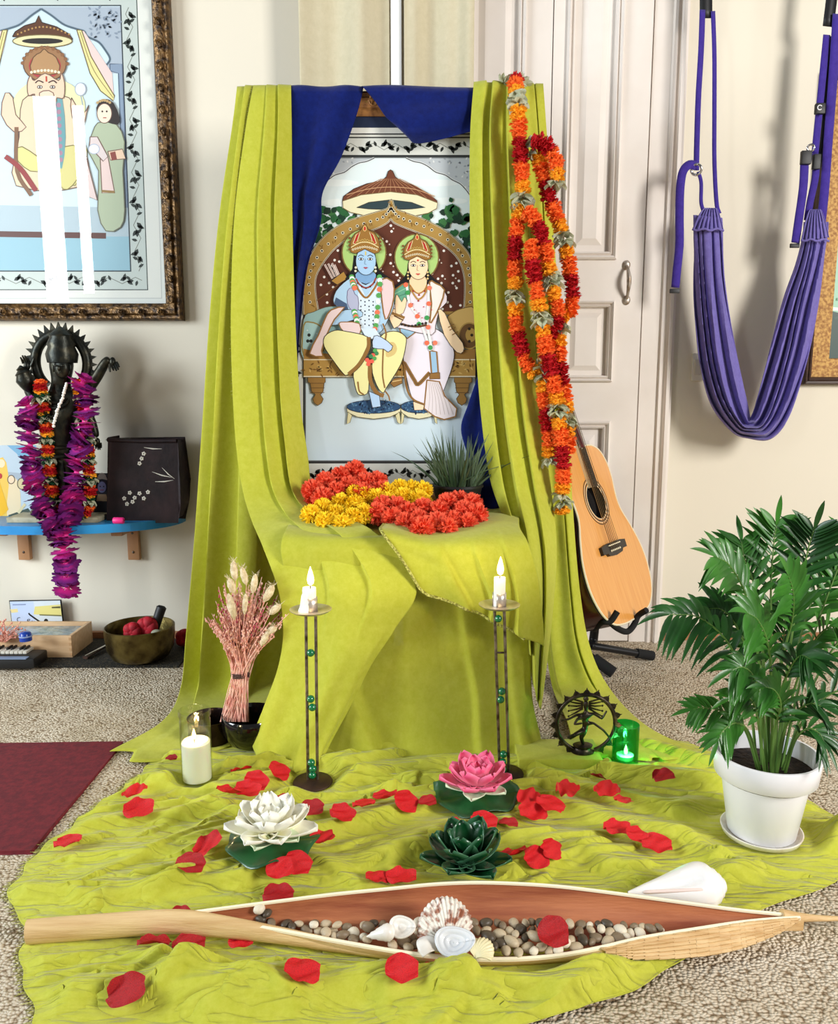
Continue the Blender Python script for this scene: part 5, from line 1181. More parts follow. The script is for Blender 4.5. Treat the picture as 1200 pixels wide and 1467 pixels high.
# dried pink sprig at the frame's left edge
ds = thing('dried_sprig', 'dried pink plant sprig lying on the left end of the wooden tray', 'dried flower', PZ(5, 915, ZM + .06)); r = random.Random(4); mb = MB(); o = PZ(2, 918, ZM + .055)
for i in range(70):
    d = Vector((r.uniform(-.6, 1), r.uniform(-.5, .3), r.uniform(.1, 1.1))).normalized() * r.uniform(.025, .065); k = Vector((r.uniform(-.02, .02), r.uniform(-.015, .015), 0)); mb.tube([o + k, o + k + d * .5 + Vector((0, 0, .005)), o + k + d], [.0012, .001, .0006], 4); mb.ball(o + k + d, (.003, .003, .0035), 6, 4)
mb.build('sprig', M('dusty_pink_sprig', (214, 132, 112), .8, noise=(80, (236, 190, 170), 3, .4, .7)), ds)
# singing bowl with petals and mallet
cb = PZ(192, 953, ZM); Rb = .098; cb.y += Rb * .62; kb = mpp(cb)
BRASS = M('hammered_old_brass', (122, 108, 62), .34, .9, noise=(22, (60, 46, 22), 5, .4, .7), bump=(34, .6, .006))
sb = MB().lathe([(.001, 0), (Rb * .62, 0), (Rb * .82, .010), (Rb * .95, .034), (Rb, .070), (Rb * 1.01, .098), (Rb * .985, .100), (Rb * .96, .097), (Rb * .94, .070), (Rb * .88, .034), (Rb * .72, .014), (.001, .010)], cb, 48).build('singing_bowl', BRASS); tag(sb, 'dark hammered brass singing bowl on the black runner mat', 'singing bowl'); origin_to(sb, cb)
ml = thing('mallet', 'black wooden mallet standing in the brass singing bowl', 'mallet', cb); a = cb + Vector((.018, -.01, .018)); b = PY(232, 868, cb.y + .02)
MB().tube([a, a.lerp(b, .5), a.lerp(b, .54)], [.007, .008, .012], 12).build('handle', DARK_WOOD, ml); MB().tube([a.lerp(b, .53), a.lerp(b, .97), b], [.014, .0145, .009], 14).build('head', BLACK_PLASTIC, ml)
RB = M('red_felt_ball', (196, 26, 44), .7, noise=(60, (150, 12, 30), 4, .35, .65), bump=(60, .5, .004))
def red_flower(c, R, label):
    o = MB().ball(c, (R, R * .7, R), 20, 12); r = random.Random(int(c.x * 1e4))
    for i in range(5): a = i * 1.256; o.ball(c + Vector((math.cos(a) * R * .45, -R * .25, math.sin(a) * R * .45)), (R * .62, R * .5, R * .62), 12, 8)
    o = o.build('rose_bloom', RB); tag(o, label, 'flower'); origin_to(o, c); return o
red_flower(cb + Vector((-.012, -.022, .090)), .026, 'red silk bloom in the singing bowl, left of the pair'); red_flower(cb + Vector((.026, -.005, .098)), .030, 'red silk bloom in the singing bowl, right of the pair by the mallet')
red_flower(Vector((PZ(262, 930, ZM).x, YW - .10, .036)), .028, 'red silk bloom on the mat right of the singing bowl, beside the drape')
st_ = MB().ball(cb + Vector((.060, -.035, .086)), (.016, .012, .012), 14, 10).build('pebble', M('grey_green_stone', (150, 150, 128), .6)); tag(st_, 'pale grey-green stone inside the singing bowl by the mallet', 'stone'); origin_to(st_, cb + Vector((.060, -.035, .086)))
# incense holder and black remote-like keyboard
a, b = PZ(122, 942, ZM + .006), PZ(148, 927, ZM + .010); ih = thing('incense_holder', 'slim dark incense holder with a silver tip left of the singing bowl', 'incense holder', a)
MB().tube([a, b], [.0085, .007], 10, flat=.6).build('holder', DARK_WOOD, ih); MB().tube([a + Vector((0, 0, .004)), b + Vector((.012, .012, .006))], .0028, 8).build('silver_tip', M('polished_silver', (210, 210, 206), .2, 1), ih)
kbd = thing('keyboard', 'black electronic keyboard with pale keys at the left edge on the mat', 'keyboard', PZ(20, 958, .0)); z0 = .0005
A, B = PZ(52, 961, z0), PZ(-60, 961, z0); ky = A.y; kx0, kx1 = B.x, A.x; dep = .085
MB().box(((kx0 + kx1) / 2, ky + dep / 2 - .01, .016 + ZM), (kx1 - kx0, dep, .030), bevel=.006).build('case', BLACK_PLASTIC, kbd)
for i in range(9):
    x = kx1 - .046 - i * .0125
    MB().box((x, ky + .055, ZM + .034), (.0105, .045, .008), bevel=.001).build('key', M('ivory_key', (206, 200, 186), .4) if i == 0 else bpy.data.materials['ivory_key'], kbd)
    if i % 3: MB().box((x + .006, ky + .062, ZM + .039), (.006, .030, .009), bevel=.001).build('key', BLACK_PLASTIC, kbd)
MB().box((kx1 - .07, ky - .004, ZM + .0318), (.10, .020, .002)).build('control_strip', M('blue_grey_panel', (120, 140, 170), .4), kbd, smooth=False)
# burgundy exercise mat
BURG = M('burgundy_foam', (112, 26, 36), .85, noise=(90, (88, 18, 30), 5, .35, .65), bump=(200, .25, .002)); 
Q = [PZ(176, 1062, .006), PZ(45, 1219, .006), PZ(-420, 1228, .006), PZ(-260, 1068, .006)]
Q = [Vector((v.x, v.y, .0002)) for v in Q]
ym = MB().prism(Q, .0055).build('exercise_mat', [BURG], smooth=False, bevel=.0015); tag(ym, 'burgundy foam exercise mat on the carpet at the left edge', 'mat')
# ------------------------------------------------------------------ purple sling hanging from the ceiling in front of the right wall
PURP = fabric('purple_sling_cloth', (112, 100, 170), (126, 116, 188), 0.12); PURP_STRAP = fabric('deep_violet_webbing', (58, 42, 132), (70, 52, 150), 0.05)
YS = YW - .11
sl = thing('aerial_sling', 'purple fabric aerial sling hanging in a U by straps before the right wall', 'sling', PY(1080, 630, YS))
inner_ = [(1033, 312), (1035, 345), (1038, 400), (1046, 460), (1058, 525), (1068, 570), (1074, 597), (1079, 590), (1086, 560), (1102, 500), (1122, 430), (1140, 380), (1150, 340), (1152, 318)]
outer_ = [(994, 308), (993, 345), (994, 400), (996, 460), (1002, 525), (1018, 580), (1048, 618), (1072, 628), (1104, 628), (1132, 592), (1156, 520), (1170, 440), (1180, 380), (1183, 345), (1186, 318)]
inner_ = inner_[:7] + [(1076, 598)] + inner_[7:]
nu, nv = 110, 160
I = cr(inner_, nv); O = cr(outer_, nv); P = []
for j in range(nv):
    v = j / (nv - 1); row = []; mid = math.sin(math.pi * v); bot = math.exp(-((v - .5) / .14) ** 2)
    for i in range(nu):
        u = i / (nu - 1); q = I[j] * (1 - u) + O[j] * u
        ph = 6.283 * (4.3 + .6 * math.sin(3 * v)) * (u + .07 * math.sin(4 * v + 7 * u) + .03 * math.sin(17 * u + 6 * v))
        dy = -(.008 + .014 * mid) * (.8 * (1 - abs(math.sin(ph * .5)) ** .7) + .5 * math.sin(ph * 1.0 + 1.7 * math.sin(3 * v))) - .05 * math.sin(math.pi * u) * (.4 + .6 * bot) + .03 * bot * (u - .5)
        row.append(PY(q[0] + 1.2 * math.sin(ph * 2 + 1), q[1], YS + dy))
    P.append(row)
MB().grid(P).build('hammock', PURP, sl, solid=.002)
def gather(cx0, cx1, ytop, y0, y1, apex):
    P = []
    for j in range(16):
        t = j / 15; row = []
        for i in range(40):
            u = i / 39; a = apex[0] + (apex[1] - apex[0]) * u; b = cx0 + (cx1 - cx0) * u; k = t ** .7
            row.append(PY(a + (b - a) * k, ytop + (y0 + (y1 - y0) * u - ytop) * t + 5 * abs(math.sin(u * 9.4)) * t * (1 - t), YS - .014 - .02 * math.sin(math.pi * u) * k - .005 * math.sin(u * 44)))
        P.append(row)
    return P
MB().grid(gather(991, 1036, 298, 330, 330, (1009, 1026))).build('gathered_end', PURP, sl, solid=.002)
MB().grid(gather(1147, 1187, 300, 346, 340, (1160, 1175))).build('gathered_end', PURP, sl, solid=.002)
for (a, b, y) in ((993, 1036, 329), (1148, 1187, 344)): MB().tube([PY(a + (b - a) * i / 10, y + 1.5 * math.sin(i * 1.4), YS - .03 - .014 * math.sin(math.pi * i / 10)) for i in range(11)], .003, 6).build('seam', PURP, sl)
def strap(L, w, dy=0.0, name='strap', mat=None, n=30, tw=0.0):
    """flat webbing: L = [(px, py)] centre line, w px wide"""
    Q = cr(L, n); K = mpp(PY(L[0][0], L[0][1], YS)); W = w * K / 2; P = []
    for i in range(n):
        c = PY(Q[i][0], Q[i][1], YS + (dy(i / (n - 1)) if callable(dy) else dy)); d = Vector(Q[min(i + 1, n - 1)] - Q[max(i - 1, 0)]); d = Vector((d.x, 0, -d.y)).normalized()
        s = Vector((d.z, 0, -d.x)); a = tw * (i / (n - 1)) if not callable(tw) else tw(i / (n - 1)); s = s * math.cos(a) + Vector((0, 1, 0)) * math.sin(a)
        P.append([c + s * W, c, c - s * W])
    return MB().grid(P).build(name, mat or PURP_STRAP, sl, solid=.0025, smooth=True)
strap([(1012, -120), (1011, -40), (1011, 26)], 18, 0, 'black_strap', BLACK_PLASTIC, 12)
strap([(1006, 14), (1004, 70), (1000, 140), (998, 200), (997, 244)], 8, -.002)
strap([(1021, 16), (1023, 80), (1023, 160), (1023, 230), (1026, 290), (1030, 306)], 6, -.004)
strap([(997, 238), (987, 236), (978, 246), (974, 270), (973, 310), (973, 350), (969, 390), (967, 412)], 12, lambda t: -.012 - .01 * math.sin(3.1 * t), 'loose_tail')
MB().box(PY(966, 417, YS - .013), (.028, .008, .012), bevel=.002).build('tail_tip', BLACK_PLASTIC, sl)
strap([(1000, 246), (1004, 262), (1004, 290), (1008, 304)], 5, -.004)
def ring(c, R, r, nrm=Vector((0, 1, 0))):
    t = nrm.cross(Vector((0, 0, 1))).normalized(); b = nrm.cross(t); return MB().tube([c + (t * math.cos(a) + b * math.sin(a)) * R for a in [6.283 * i / 20 for i in range(21)]], r, 8)
ring(PY(997, 243, YS - .012), .014, .0035, Vector((.5, .8, .3))).build('ring', M('polished_chrome', (200, 200, 205), .15, 1), sl)
strap([(1200, -110), (1194, -30), (1186, 38)], 16, 0, 'black_strap', BLACK_PLASTIC, 12)
strap([(1199, 20), (1193, 110), (1186, 200), (1181, 270), (1176, 318)], 13, -.006)
strap([(1184, 50), (1178, 110), (1172, 170), (1167, 220)], 10, 0)
strap([(1167, 220), (1168, 250), (1160, 290), (1156, 316)], 10, -.004); strap([(1152, 236), (1150, 270), (1143, 320), (1139, 348)], 12, -.012, 'loose_tail'); strap([(1188, 52), (1184, 130), (1178, 200), (1172, 240)], 7, .006, 'black_strap', BLACK_PLASTIC)
for (x, y, a, b) in ((1174, 156, .026, .028), (1154, 226, .028, .036), (1169, 232, .020, .040)):
    MB().box(PY(x, y, YS - .016), (a, .014, b), bevel=.003).build('buckle', BLACK_PLASTIC, sl)
MB().box(PY(1138, 352, YS - .013), (.026, .008, .012), bevel=.002).build('tail_tip', BLACK_PLASTIC, sl)
ring(PY(1161, 212, YS - .020), .009, .003, Vector((.3, .9, .2))).build('ring', bpy.data.materials['polished_chrome'], sl)
MB().tube([PY(1174, 154, YS - .0235) + Vector((.006 * math.cos(a), 0, .006 * math.sin(a))) for a in [.6 + 5 * i / 12 for i in range(13)]], .0014, 5).build('buckle_logo', M('white_print', (230, 230, 230), .5), sl)

# ------------------------------------------------------------------ acoustic guitar on its stand
TOP = M('honey_spruce_top', (218, 146, 66), .28, noise=(7, (228, 164, 88), 5, .3, .7), stretch=(22, 1, 1), coat=.4); ROSE = M('dark_red_mahogany', (58, 18, 16), .3, noise=(9, (84, 28, 22), 5, .3, .7), stretch=(1, 1, 8), coat=.4)
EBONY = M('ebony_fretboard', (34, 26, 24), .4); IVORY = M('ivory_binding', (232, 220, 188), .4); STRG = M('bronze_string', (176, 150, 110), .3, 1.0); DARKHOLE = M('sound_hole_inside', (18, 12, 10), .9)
gt = thing('acoustic_guitar', 'honey-topped acoustic guitar with dark red sides leaning in a black stand', 'guitar', (0, 0, 0))
def outline(o=0.0, n=64):   # half outline of a dreadnought, z up from the tail
    H = [(0, 0), (.07, .003), (.130, .018), (.175, .060), (.196, .125), (.190, .190), (.165, .250), (.140, .295), (.1325, .325), (.136, .360), (.1455, .400), (.145, .445), (.125, .485), (.085, .505), (.04, .508), (0, .508)]
    q = cr(H, n); R_ = [(x, z) for x, z in q]; L_ = [(-x, z) for x, z in q[::-1]][1:-1]
    P = R_ + L_
    if o: P = [(x * (1 - o / .2), .254 + (z - .254) * (1 - o / .254)) for x, z in P]
    return P
OL = outline(); D = .11
hole = [(.051 * math.cos(6.283 * i / 40), .345 + .051 * math.sin(6.283 * i / 40)) for i in range(40)]
def ringplate(mb, outer_pts, inner_pts, y):
    V = [Vector((x, y, z)) for x, z in outer_pts]; Wv = [Vector((x, y, z)) for x, z in inner_pts]
    T = tessellate_polygon([V, Wv]); mb.add(V + Wv, [tuple(t) for t in T])
mb = MB(); ringplate(mb, OL, hole, 0); mb.build('soundboard', TOP, gt, smooth=False)
mb = MB(); n = len(OL); V = [Vector((x, 0, z)) for x, z in OL] + [Vector((x, D, z)) for x, z in OL]
mb.add(V, [(i, (i + 1) % n, (i + 1) % n + n, i + n) for i in range(n)]); T = tessellate_polygon([V[n:]]); mb.add(V[n:], [tuple(t) for t in T]); mb.build('back_and_sides', ROSE, gt)
MB().tube([Vector((x, .001, z)) for x, z in OL + OL[:1]], .0028, 6, caps=False).build('binding', IVORY, gt); MB().tube([Vector((x, .006, z)) for x, z in OL + OL[:1]], .0022, 6, caps=False).build('dark_purfling', EBONY, gt)
mb = MB().lathe([(.051, 0), (.049, .004)], (0, 0, 0), 40); 
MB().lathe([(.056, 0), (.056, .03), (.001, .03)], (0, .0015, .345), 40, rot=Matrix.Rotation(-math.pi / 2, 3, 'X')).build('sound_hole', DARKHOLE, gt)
for (a, b, m) in ((.0515, .0535, IVORY), (.057, .0605, EBONY), (.062, .0635, IVORY), (.067, .0695, EBONY)):
    MB().lathe([(a, 0), (a, .0006), (b, .0006), (b, 0)], (0, 0, .345), 48, rot=Matrix.Rotation(math.pi / 2, 3, 'X')).build('rosette', m, gt)
MB().prism([(-.021, -.0005, .385), (.021, -.0005, .385), (.0285 - .007, -.0005, .508), (.0215, -.0005, .865), (-.0215, -.0005, .865), (-.0215, -.0005, .508)][0:2] + [(.0215, -.0005, .865), (-.0215, -.0005, .865)], .008, Vector((0, -1, 0))).build('fretboard', EBONY, gt, smooth=False)
for sg in (-1, 1): MB().box((sg * .0222, -.0045, .625), (.0022, .0082, .48)).build('fretboard_binding', IVORY, gt, smooth=False)
z = .865
for k in range(20):
    zf = .865 - .645 * (1 - 2 ** (-(k + 1) / 12)); 
    if zf > .39: MB().box((0, -.009, zf), (.042, .0014, .0016)).build('fret', STEEL, gt, smooth=False)
for k in (3, 5, 7, 9, 12, 15): zf = .865 - .645 * (1 - 2 ** (-(k - .5) / 12)); MB().ball((0, -.0086, zf), (.003, .0006, .003), 8, 6).build('fret_marker', IVORY, gt)
MB().tube([(0, .008, .50), (0, .009, .60), (0, .009, .75), (0, .010, .865)], [.024, .021, .020, .019], 14).build('neck', ROSE, gt)
MB().prism([(-.021, -.002, .865), (.021, -.002, .865), (.034, .008, .905), (.036, .026, 1.04), (-.036, .026, 1.04), (-.034, .008, .905)], .015, Vector((0, 1, .1))).build('headstock', ROSE, gt, smooth=False)
for sg in (-1, 1):
    for k in range(3): MB().ball((sg * .046, .02 + .006 * k, .92 + .04 * k), (.009, .005, .007), 10, 6).build('tuning_peg', STEEL, gt)
MB().prism([(-.078, 0, .196), (-.078, 0, .218), (-.045, 0, .222), (.045, 0, .222), (.078, 0, .218), (.078, 0, .196), (.05, 0, .196), (.042, 0, .188), (0, 0, .184), (-.042, 0, .188), (-.05, 0, .196)], .009, Vector((0, -1, 0))).build('bridge', EBONY, gt, smooth=False, bevel=.001)
MB().box((0, -.0105, .2155), (.074, .004, .003)).build('saddle', IVORY, gt, smooth=False)
for k in range(6): MB().ball((-.028 + .0112 * k, -.010, .200), (.0032, .003, .0032), 8, 6).build('bridge_pin', IVORY, gt)
for k in range(6): MB().tube([(-.028 + .0112 * k, -.0105, .203), (-.0265 + .0106 * k, -.0125, .2165), (-.0175 + .007 * k, -.0105, .865)], [.0012 - .0001 * k] * 3, 5).build('string', STRG, gt)
MB().box((-.052, -.0015, .285), (.001, .001, .001)) 
lean, yaw = math.radians(21.5), math.radians(54)
gt.rotation_euler = (-lean, 0, yaw)
RG = Matrix.Rotation(yaw, 3, 'Z') @ Matrix.Rotation(-lean, 3, 'X')
gb = PY(909, 886, 2.17); gt.location = gb; gt.scale = (1.05, 1.05, 1.0)
# stand
gs = thing('guitar_stand', 'black tubular guitar stand with padded cradle arms holding the guitar', 'guitar stand', (gb.x, gb.y, 0))
pad = M('black_foam_padding', (14, 14, 15), .85)
def st_tube(L, r, name, m=BLACK_METAL): return MB().tube(cr(L, 24), r, 12).build(name, m, gs)
hub = PY(852, 897, gb.y + .05)
for (nm, L) in (('cradle_arm', [hub, PY(852, 901, gb.y - .04), PY(862, 891, gb.y - .11), PY(874, 890, gb.y - .12), PY(884, 876, gb.y - .12)]), ('cradle_arm', [PY(872, 890, gb.y - .10), PY(884, 900, gb.y - .08), PY(898, 905, gb.y - .04), PY(908, 895, gb.y - .01), PY(914, 882, gb.y + .0), PY(926, 874, gb.y - .02)])):
    st_tube(L, .0085, nm, pad)
st_tube([hub, PY(850, 915, gb.y + .06), PY(848, 928, gb.y + .04)], .013, 'hub', BLACK_METAL)
a = PY(846, 925, gb.y + .04); b = PZ(932, 939, .013)
st_tube([a, a.lerp(b, .5), b], .011, 'leg'); c_ = (b - a).normalized(); MB().tube([b - c_ * .05, b + c_ * .006], .0145, 12).build('rubber_foot', pad, gs)
a2 = PY(838, 935, gb.y + .0); b2 = PZ(876, 962, .015); st_tube([a2, a2.lerp(b2, .5), b2], .011, 'leg'); c_ = (b2 - a2).normalized(); MB().tube([b2 - c_ * .06, b2 + c_ * .006], .0165, 12).build('rubber_foot', pad, gs)
a3 = PY(850, 925, gb.y + .05); b3 = Vector((a3.x - .02, YW - .08, .012)); st_tube([a3, a3.lerp(b3, .5), b3], .011, 'leg')
st_tube([hub, hub + Vector((-.03, .11, .16)), hub + Vector((-.10, .16, .30))], .009, 'upright')

# ------------------------------------------------------------------ long flower garlands hung over the right corner of the altar picture
YG = 1.985
def G(L, y=0.0, sag=0.0): return [PY(a, b, YG + y) for a, b in L]
SEQ = [('disc_red', 4, 'flower', 1.0), ('disc_orange', 3, 'flower', 1.0), ('disc_yellow', 2, 'flower', 1.0), ('rosette', 2, 'leaf_rosette', 1.25), ('disc_yellow', 2, 'flower', 1.0), ('disc_orange', 3, 'flower', 1.0)]
SEQ2 = SEQ[3:] + SEQ[:3]; SEQ3 = SEQ[5:] + SEQ[:5]
Rg, stp = .0215, .0135; GG = 'garlands over the right corner of the altar picture'
garland('leftmost long red, orange and white garland strand, tied at the right picture corner', [PY(735, 121, 2.10), PY(738, 120, 2.05)] + G([(741, 150), (743, 190), (747, 240), (749, 290), (742, 312), (738, 350), (738, 391), (738, 433), (741, 475), (750, 512), (764, 532), (780, 520)]), SEQ, stp, Rg, GG, seed=11)
garland('garland strand looping from the bunch centre and ending low beside its left drape', G([(752, 300), (768, 318), (779, 350), (787, 390), (795, 430), (800, 452)], -.02) + G([(790, 476), (783, 500), (780, 535), (779, 560), (782, 590), (786, 630), (788, 668)], -.01), SEQ3, stp, Rg, GG, seed=12)
garland('garland strand making the wide right-hand loop against the white door', G([(752, 206), (766, 216), (775, 240), (783, 270), (793, 300), (806, 335), (814, 375), (820, 420), (816, 446), (803, 456)], .005) + G([(799, 490), (803, 530), (809, 570), (812, 610), (815, 650)], .0), SEQ2, stp, Rg, GG, seed=13)
garland('short garland loop at the upper right of the bunch', G([(762, 204), (778, 204), (791, 220), (799, 245), (794, 268)], -.02), SEQ, stp, Rg, GG, seed=14)
garland('longest hanging garland tail of the bunch, reaching lowest beside the guitar', G([(759, 345), (763, 380), (768, 415), (774, 450), (780, 490), (788, 530), (797, 570), (802, 620), (806, 670), (806, 705), (805, 738)], -.03), SEQ3, stp, Rg, GG, seed=15)
rz = thing('leaf_spray', 'pale dried leaf spray tied at the top of the hanging garlands', 'leaf spray', PY(735, 116, 2.07))
for i in range(6): place('rosette', 'leaf_rosette', rz, PY(722 + i * 6, 116 + (i % 2) * 5, 2.06 + .01 * (i % 3)), Quaternion((1, .3 * i, .2, .4)).normalized(), .018)
# ------------------------------------------------------------------ marigold garlands heaped on the stool
def heap(label, pts, key, R, seed):
    r = random.Random(seed); g = thing('marigold_garland', label, 'garland', (0, 0, 0)); loc = None
    for (px, py) in pts:
        Y = np.interp(py, [672, 700, 735, 768], [2.03, 1.93, 1.82, 1.715]); c = PY(px, py, Y); c.z = max(c.z, TZ + R * .8)
        if loc is None: loc = Vector((c.x, c.y, TZ)); g.location = loc
        rot = Quaternion((r.uniform(-1, 1), r.uniform(-1, 1), r.uniform(-1, 1), r.uniform(-1, 1))).normalized()
        place(key, 'marigold', g, c, rot, R * r.uniform(.92, 1.1))
        k = c.z - R * 1.3                                     # the rest of the coil below it
        while k > TZ + R * .6:
            place(key, 'marigold', g, (c.x + r.uniform(-.008, .008), c.y + r.uniform(0, .012), k), Quaternion((r.uniform(-1, 1), r.uniform(-1, 1), 1, .5)).normalized(), R * .95); k -= R * 1.25
    return g
heap('red-orange marigold garland coiled on the stool behind the yellow one', [(448, 703), (466, 690), (482, 704), (488, 682), (508, 676), (500, 698), (524, 692), (540, 690), (520, 708), (462, 714), (545, 704)], 'pom_coral', .029, 1)
heap('bright yellow marigold garland coiled across the middle of the stool top', [(446, 738), (462, 728), (466, 748), (482, 736), (488, 720), (490, 752), (505, 742), (508, 724), (522, 736), (524, 712), (510, 708), (540, 714), (556, 706), (572, 700), (590, 700), (606, 702), (578, 712), (598, 714), (556, 718)], 'pom_gold', .025, 2)
heap('red-orange marigold garland coiled at the front right edge of the stool', [(540, 736), (548, 724), (562, 742), (568, 726), (584, 736), (582, 752), (600, 744), (606, 728), (612, 762), (604, 770), (626, 750), (628, 732), (640, 764), (648, 748), (640, 722), (658, 716), (664, 734), (676, 722), (682, 738), (668, 750)], 'pom_coral', .027, 3)
# ------------------------------------------------------------------ little grass plant in a black pot
gp = thing('potted_grass', 'tufted dark green grass plant in a small black pot on the stool', 'plant', (PY(655, 715, 2.0).x, 2.0, TZ + .018)); c = Vector((PY(655, 715, 2.0).x, 2.0, TZ + .018)); hr = PY(655, 697, 2.0).z - c.z
MB().lathe([(.001, 0), (.048, 0), (.062, hr), (.065, hr), (.065, hr + .006), (.058, hr + .006), (.055, hr - .01), (.001, hr - .012)], c, 36).build('pot', BLACK_PLASTIC, gp)
GRASS = M('grey_green_grass', (52, 74, 44), .5, noise=(8, (112, 128, 92), 3, .4, .75)); r = random.Random(9); mb = MB()
def blade(mb, a, d, L, w, droop, n=5, nrm=None):
    s = d.cross(Vector((0, -1, .3))).normalized(); P = []
    for i in range(n + 1):
        t = i / n; q = a + d * L * t + Vector((d.x, d.y, 0)) * L * droop * t * t - Vector((0, 0, 1)) * L * droop * t * t * .8; ww = w * (1 - t) ** .6 * (.6 + .4 * min(1, t * 5)); P.append([q - s * ww, q + Vector((0, ww * .5, 0)), q + s * ww])
    mb.grid(P)
for i in range(150):
    a = r.uniform(0, 6.28); q = math.sqrt(r.random()); base_ = c + Vector((math.cos(a) * .045 * q, math.sin(a) * .045 * q, hr - .012)); lean_ = r.uniform(.0, .75) * (.3 + q)
    d = Vector((math.cos(a) * lean_, math.sin(a) * lean_, 1)).normalized(); blade(mb, base_, d, r.uniform(.10, .185), .0026, r.uniform(.05, .35))
for L in ([(662, 690), (690, 676), (722, 666)], ): mb.tube([PY(x, y, 1.97) for x, y in L], [.0016, .0013, .0005], 4)
mb.build('grass_blades', GRASS, gp)

# ------------------------------------------------------------------ candlesticks with their candles
IRON = M('brushed_pewter_rods', (150, 138, 124), .36, .9, noise=(60, (66, 56, 46), 5, .4, .7)); BRIGHT = M('bright_steel', (214, 208, 202), .34, .85, noise=(30, (168, 158, 148), 5, .4, .7)); RUST = M('rusty_iron_base', (74, 50, 34), .6, .4, noise=(30, (48, 32, 24), 5, .35, .7), bump=(60, .3, .002))
MARBLE = M('green_glass_marble', (10, 110, 64), .08, 0, .7, coat=.6); WAX = M('white_candle_wax', (246, 240, 226), .4, sss=.35)
FLAME = M('candle_flame', (255, 214, 120), .5, emit=((255, 222, 150), 9.0)); WICK = M('charred_wick', (40, 24, 16), .9)
def flame(parent, p, h, watts):
    MB().lathe([(.0002, -.12 * h), (.16 * h, 0), (.20 * h, .22 * h), (.17 * h, .45 * h), (.09 * h, .75 * h), (.0002, h)], p, 14).build('flame', FLAME, parent)
    d = bpy.data.lights.new('flame_light', 'POINT'); d.energy = watts; d.color = (1.0, .72, .36); d.shadow_soft_size = .008; o = bpy.data.objects.new('flame_light', d); C.objects.link(o); o.parent = parent; o.location = Vector(p) + Vector((0, -.012, h * .6)) - parent_origin(parent)
def candlestick(label, clabel, px_b, py_b, px_t, py_t, beads, bar, leanc, candle_h, cand_r):
    x, y = spot(px_b, py_b, .009); z0 = .010; top = PY(px_t, py_t, y - .0); t = thing('candlestick', label, 'candlestick', (x, y, z0)); b = Vector((x, y, z0))
    MB().lathe([(.001, 0), (.039, 0), (.040, .002), (.038, .005), (.012, .008), (.001, .008)], b, 36).build('base', RUST, t)
    ax = (top - b); sd = Vector((.0095, 0, 0)); rods = []
    for sg in (-1, 1):
        MB().tube([b + sd * sg + Vector((0, 0, .006)), top + sd * sg], .0031, 10).build('rod', IRON, t)
    for py in beads:
        f = (PY(px_b, py, y).z - b.z) / ax.z; q = b + ax * f + Vector((random.uniform(-.003, .003), -.001, 0)); MB().ball(q, .0078, 16, 12).build('glass_marble', MARBLE, t)
    if bar: f = (PY(px_b, bar, y).z - b.z) / ax.z; q = b + ax * f; MB().tube([q - sd, q + sd], .0022, 8).build('crossbar', IRON, t)
    MB().lathe([(.001, -.001), (.034, .001), (.0405, .005), (.041, .0065), (.038, .006), (.030, .0035), (.001, .0025)], top, 44).build('drip_plate', BRIGHT, t)
    mb = MB(); P = []
    for k in range(33):
        a = math.radians(-62 + 300 * k / 32 - 90 + 30); P.append([top + Vector((.0128 * math.cos(a), .0128 * math.sin(a), z)) for z in (.0025, .016, .030)])
    mb.grid(P).build('socket', BRIGHT, t, solid=.0016)
    c = thing('candle', clabel, 'candle', top + Vector((0, 0, .003))); cb_ = top + Vector((leanc, 0, .003)); R = cand_r
    prof = [(.001, 0), (R * .98, 0), (R, .004), (R * .98, candle_h * .6), (R * 1.0, candle_h - .004), (R * .93, candle_h), (R * .6, candle_h - .003), (.001, candle_h - .004)]
    w_ = MB().lathe(prof, cb_, 28)
    if cand_r > .0125: w_.lathe([(.014, 0), (.010, .010), (.007, .030), (.003, .040), (.0005, .042)], cb_ + Vector((-R * .62, -.002, 0)), 12)
    w_.build('wax', WAX, c)
    q = cb_ + Vector((.002 if cand_r > .0125 else 0, 0, candle_h - .004)); MB().tube([q, q + Vector((.0003, 0, .006)), q + Vector((.0012, 0, .010))], .0009, 6).build('wick', WICK, c)
    flame(c, q + Vector((.001, 0, .012)), .034, .5)
    return t
candlestick('tall pewter candlestick with green marbles and rusty disc base, left of the stool front', 'short white lit candle with dripped wax on the left candlestick', 448, 1122, 445, 877, (935, 1001, 1013, 1092, 1101, 1110), None, -.002, .046, .0135)
candlestick('tall pewter candlestick with green marbles and a crossbar, beside the pink lotus', 'straight white lit candle on the right candlestick', 722, 1110, 715, 870, (886, 990, 1002, 1080, 1091, 1102), 935, 0, .058, .0118)

# ------------------------------------------------------------------ tall glass candle
gx, gy = S_GLASS; R = .0305; Hh = .150; z0 = .0095; b = Vector((gx, gy, z0)); CLEAR = thin_glass('clear_glass', (248, 250, 246))
gc = thing('glass_candle', 'white lit candle in a tall clear glass by the dried bouquet', 'candle', b)
MB().lathe([(.001, 0), (R * .97, 0), (R, .003), (R, Hh - .022), (R * .96, Hh - .018), (R * .99, Hh - .014), (R * 1.04, Hh - .010), (R * 1.04, Hh - .003), (R * 1.02, Hh), (R * .96, Hh), (R * .95, Hh - .02), (R * .94, .006), (.001, .004)], b, 48).build('glass', CLEAR, gc)
MB().lathe([(.001, .005), (R * .925, .005), (R * .925, .083), (R * .80, .086), (R * .3, .080), (.001, .079)], b, 40).build('wax', WAX, gc)
q = b + Vector((-.003, 0, .080)); MB().tube([q, q + Vector((0, 0, .008))], .0009, 6).build('wick', WICK, gc); flame(gc, q + Vector((0, 0, .010)), .020, .35)
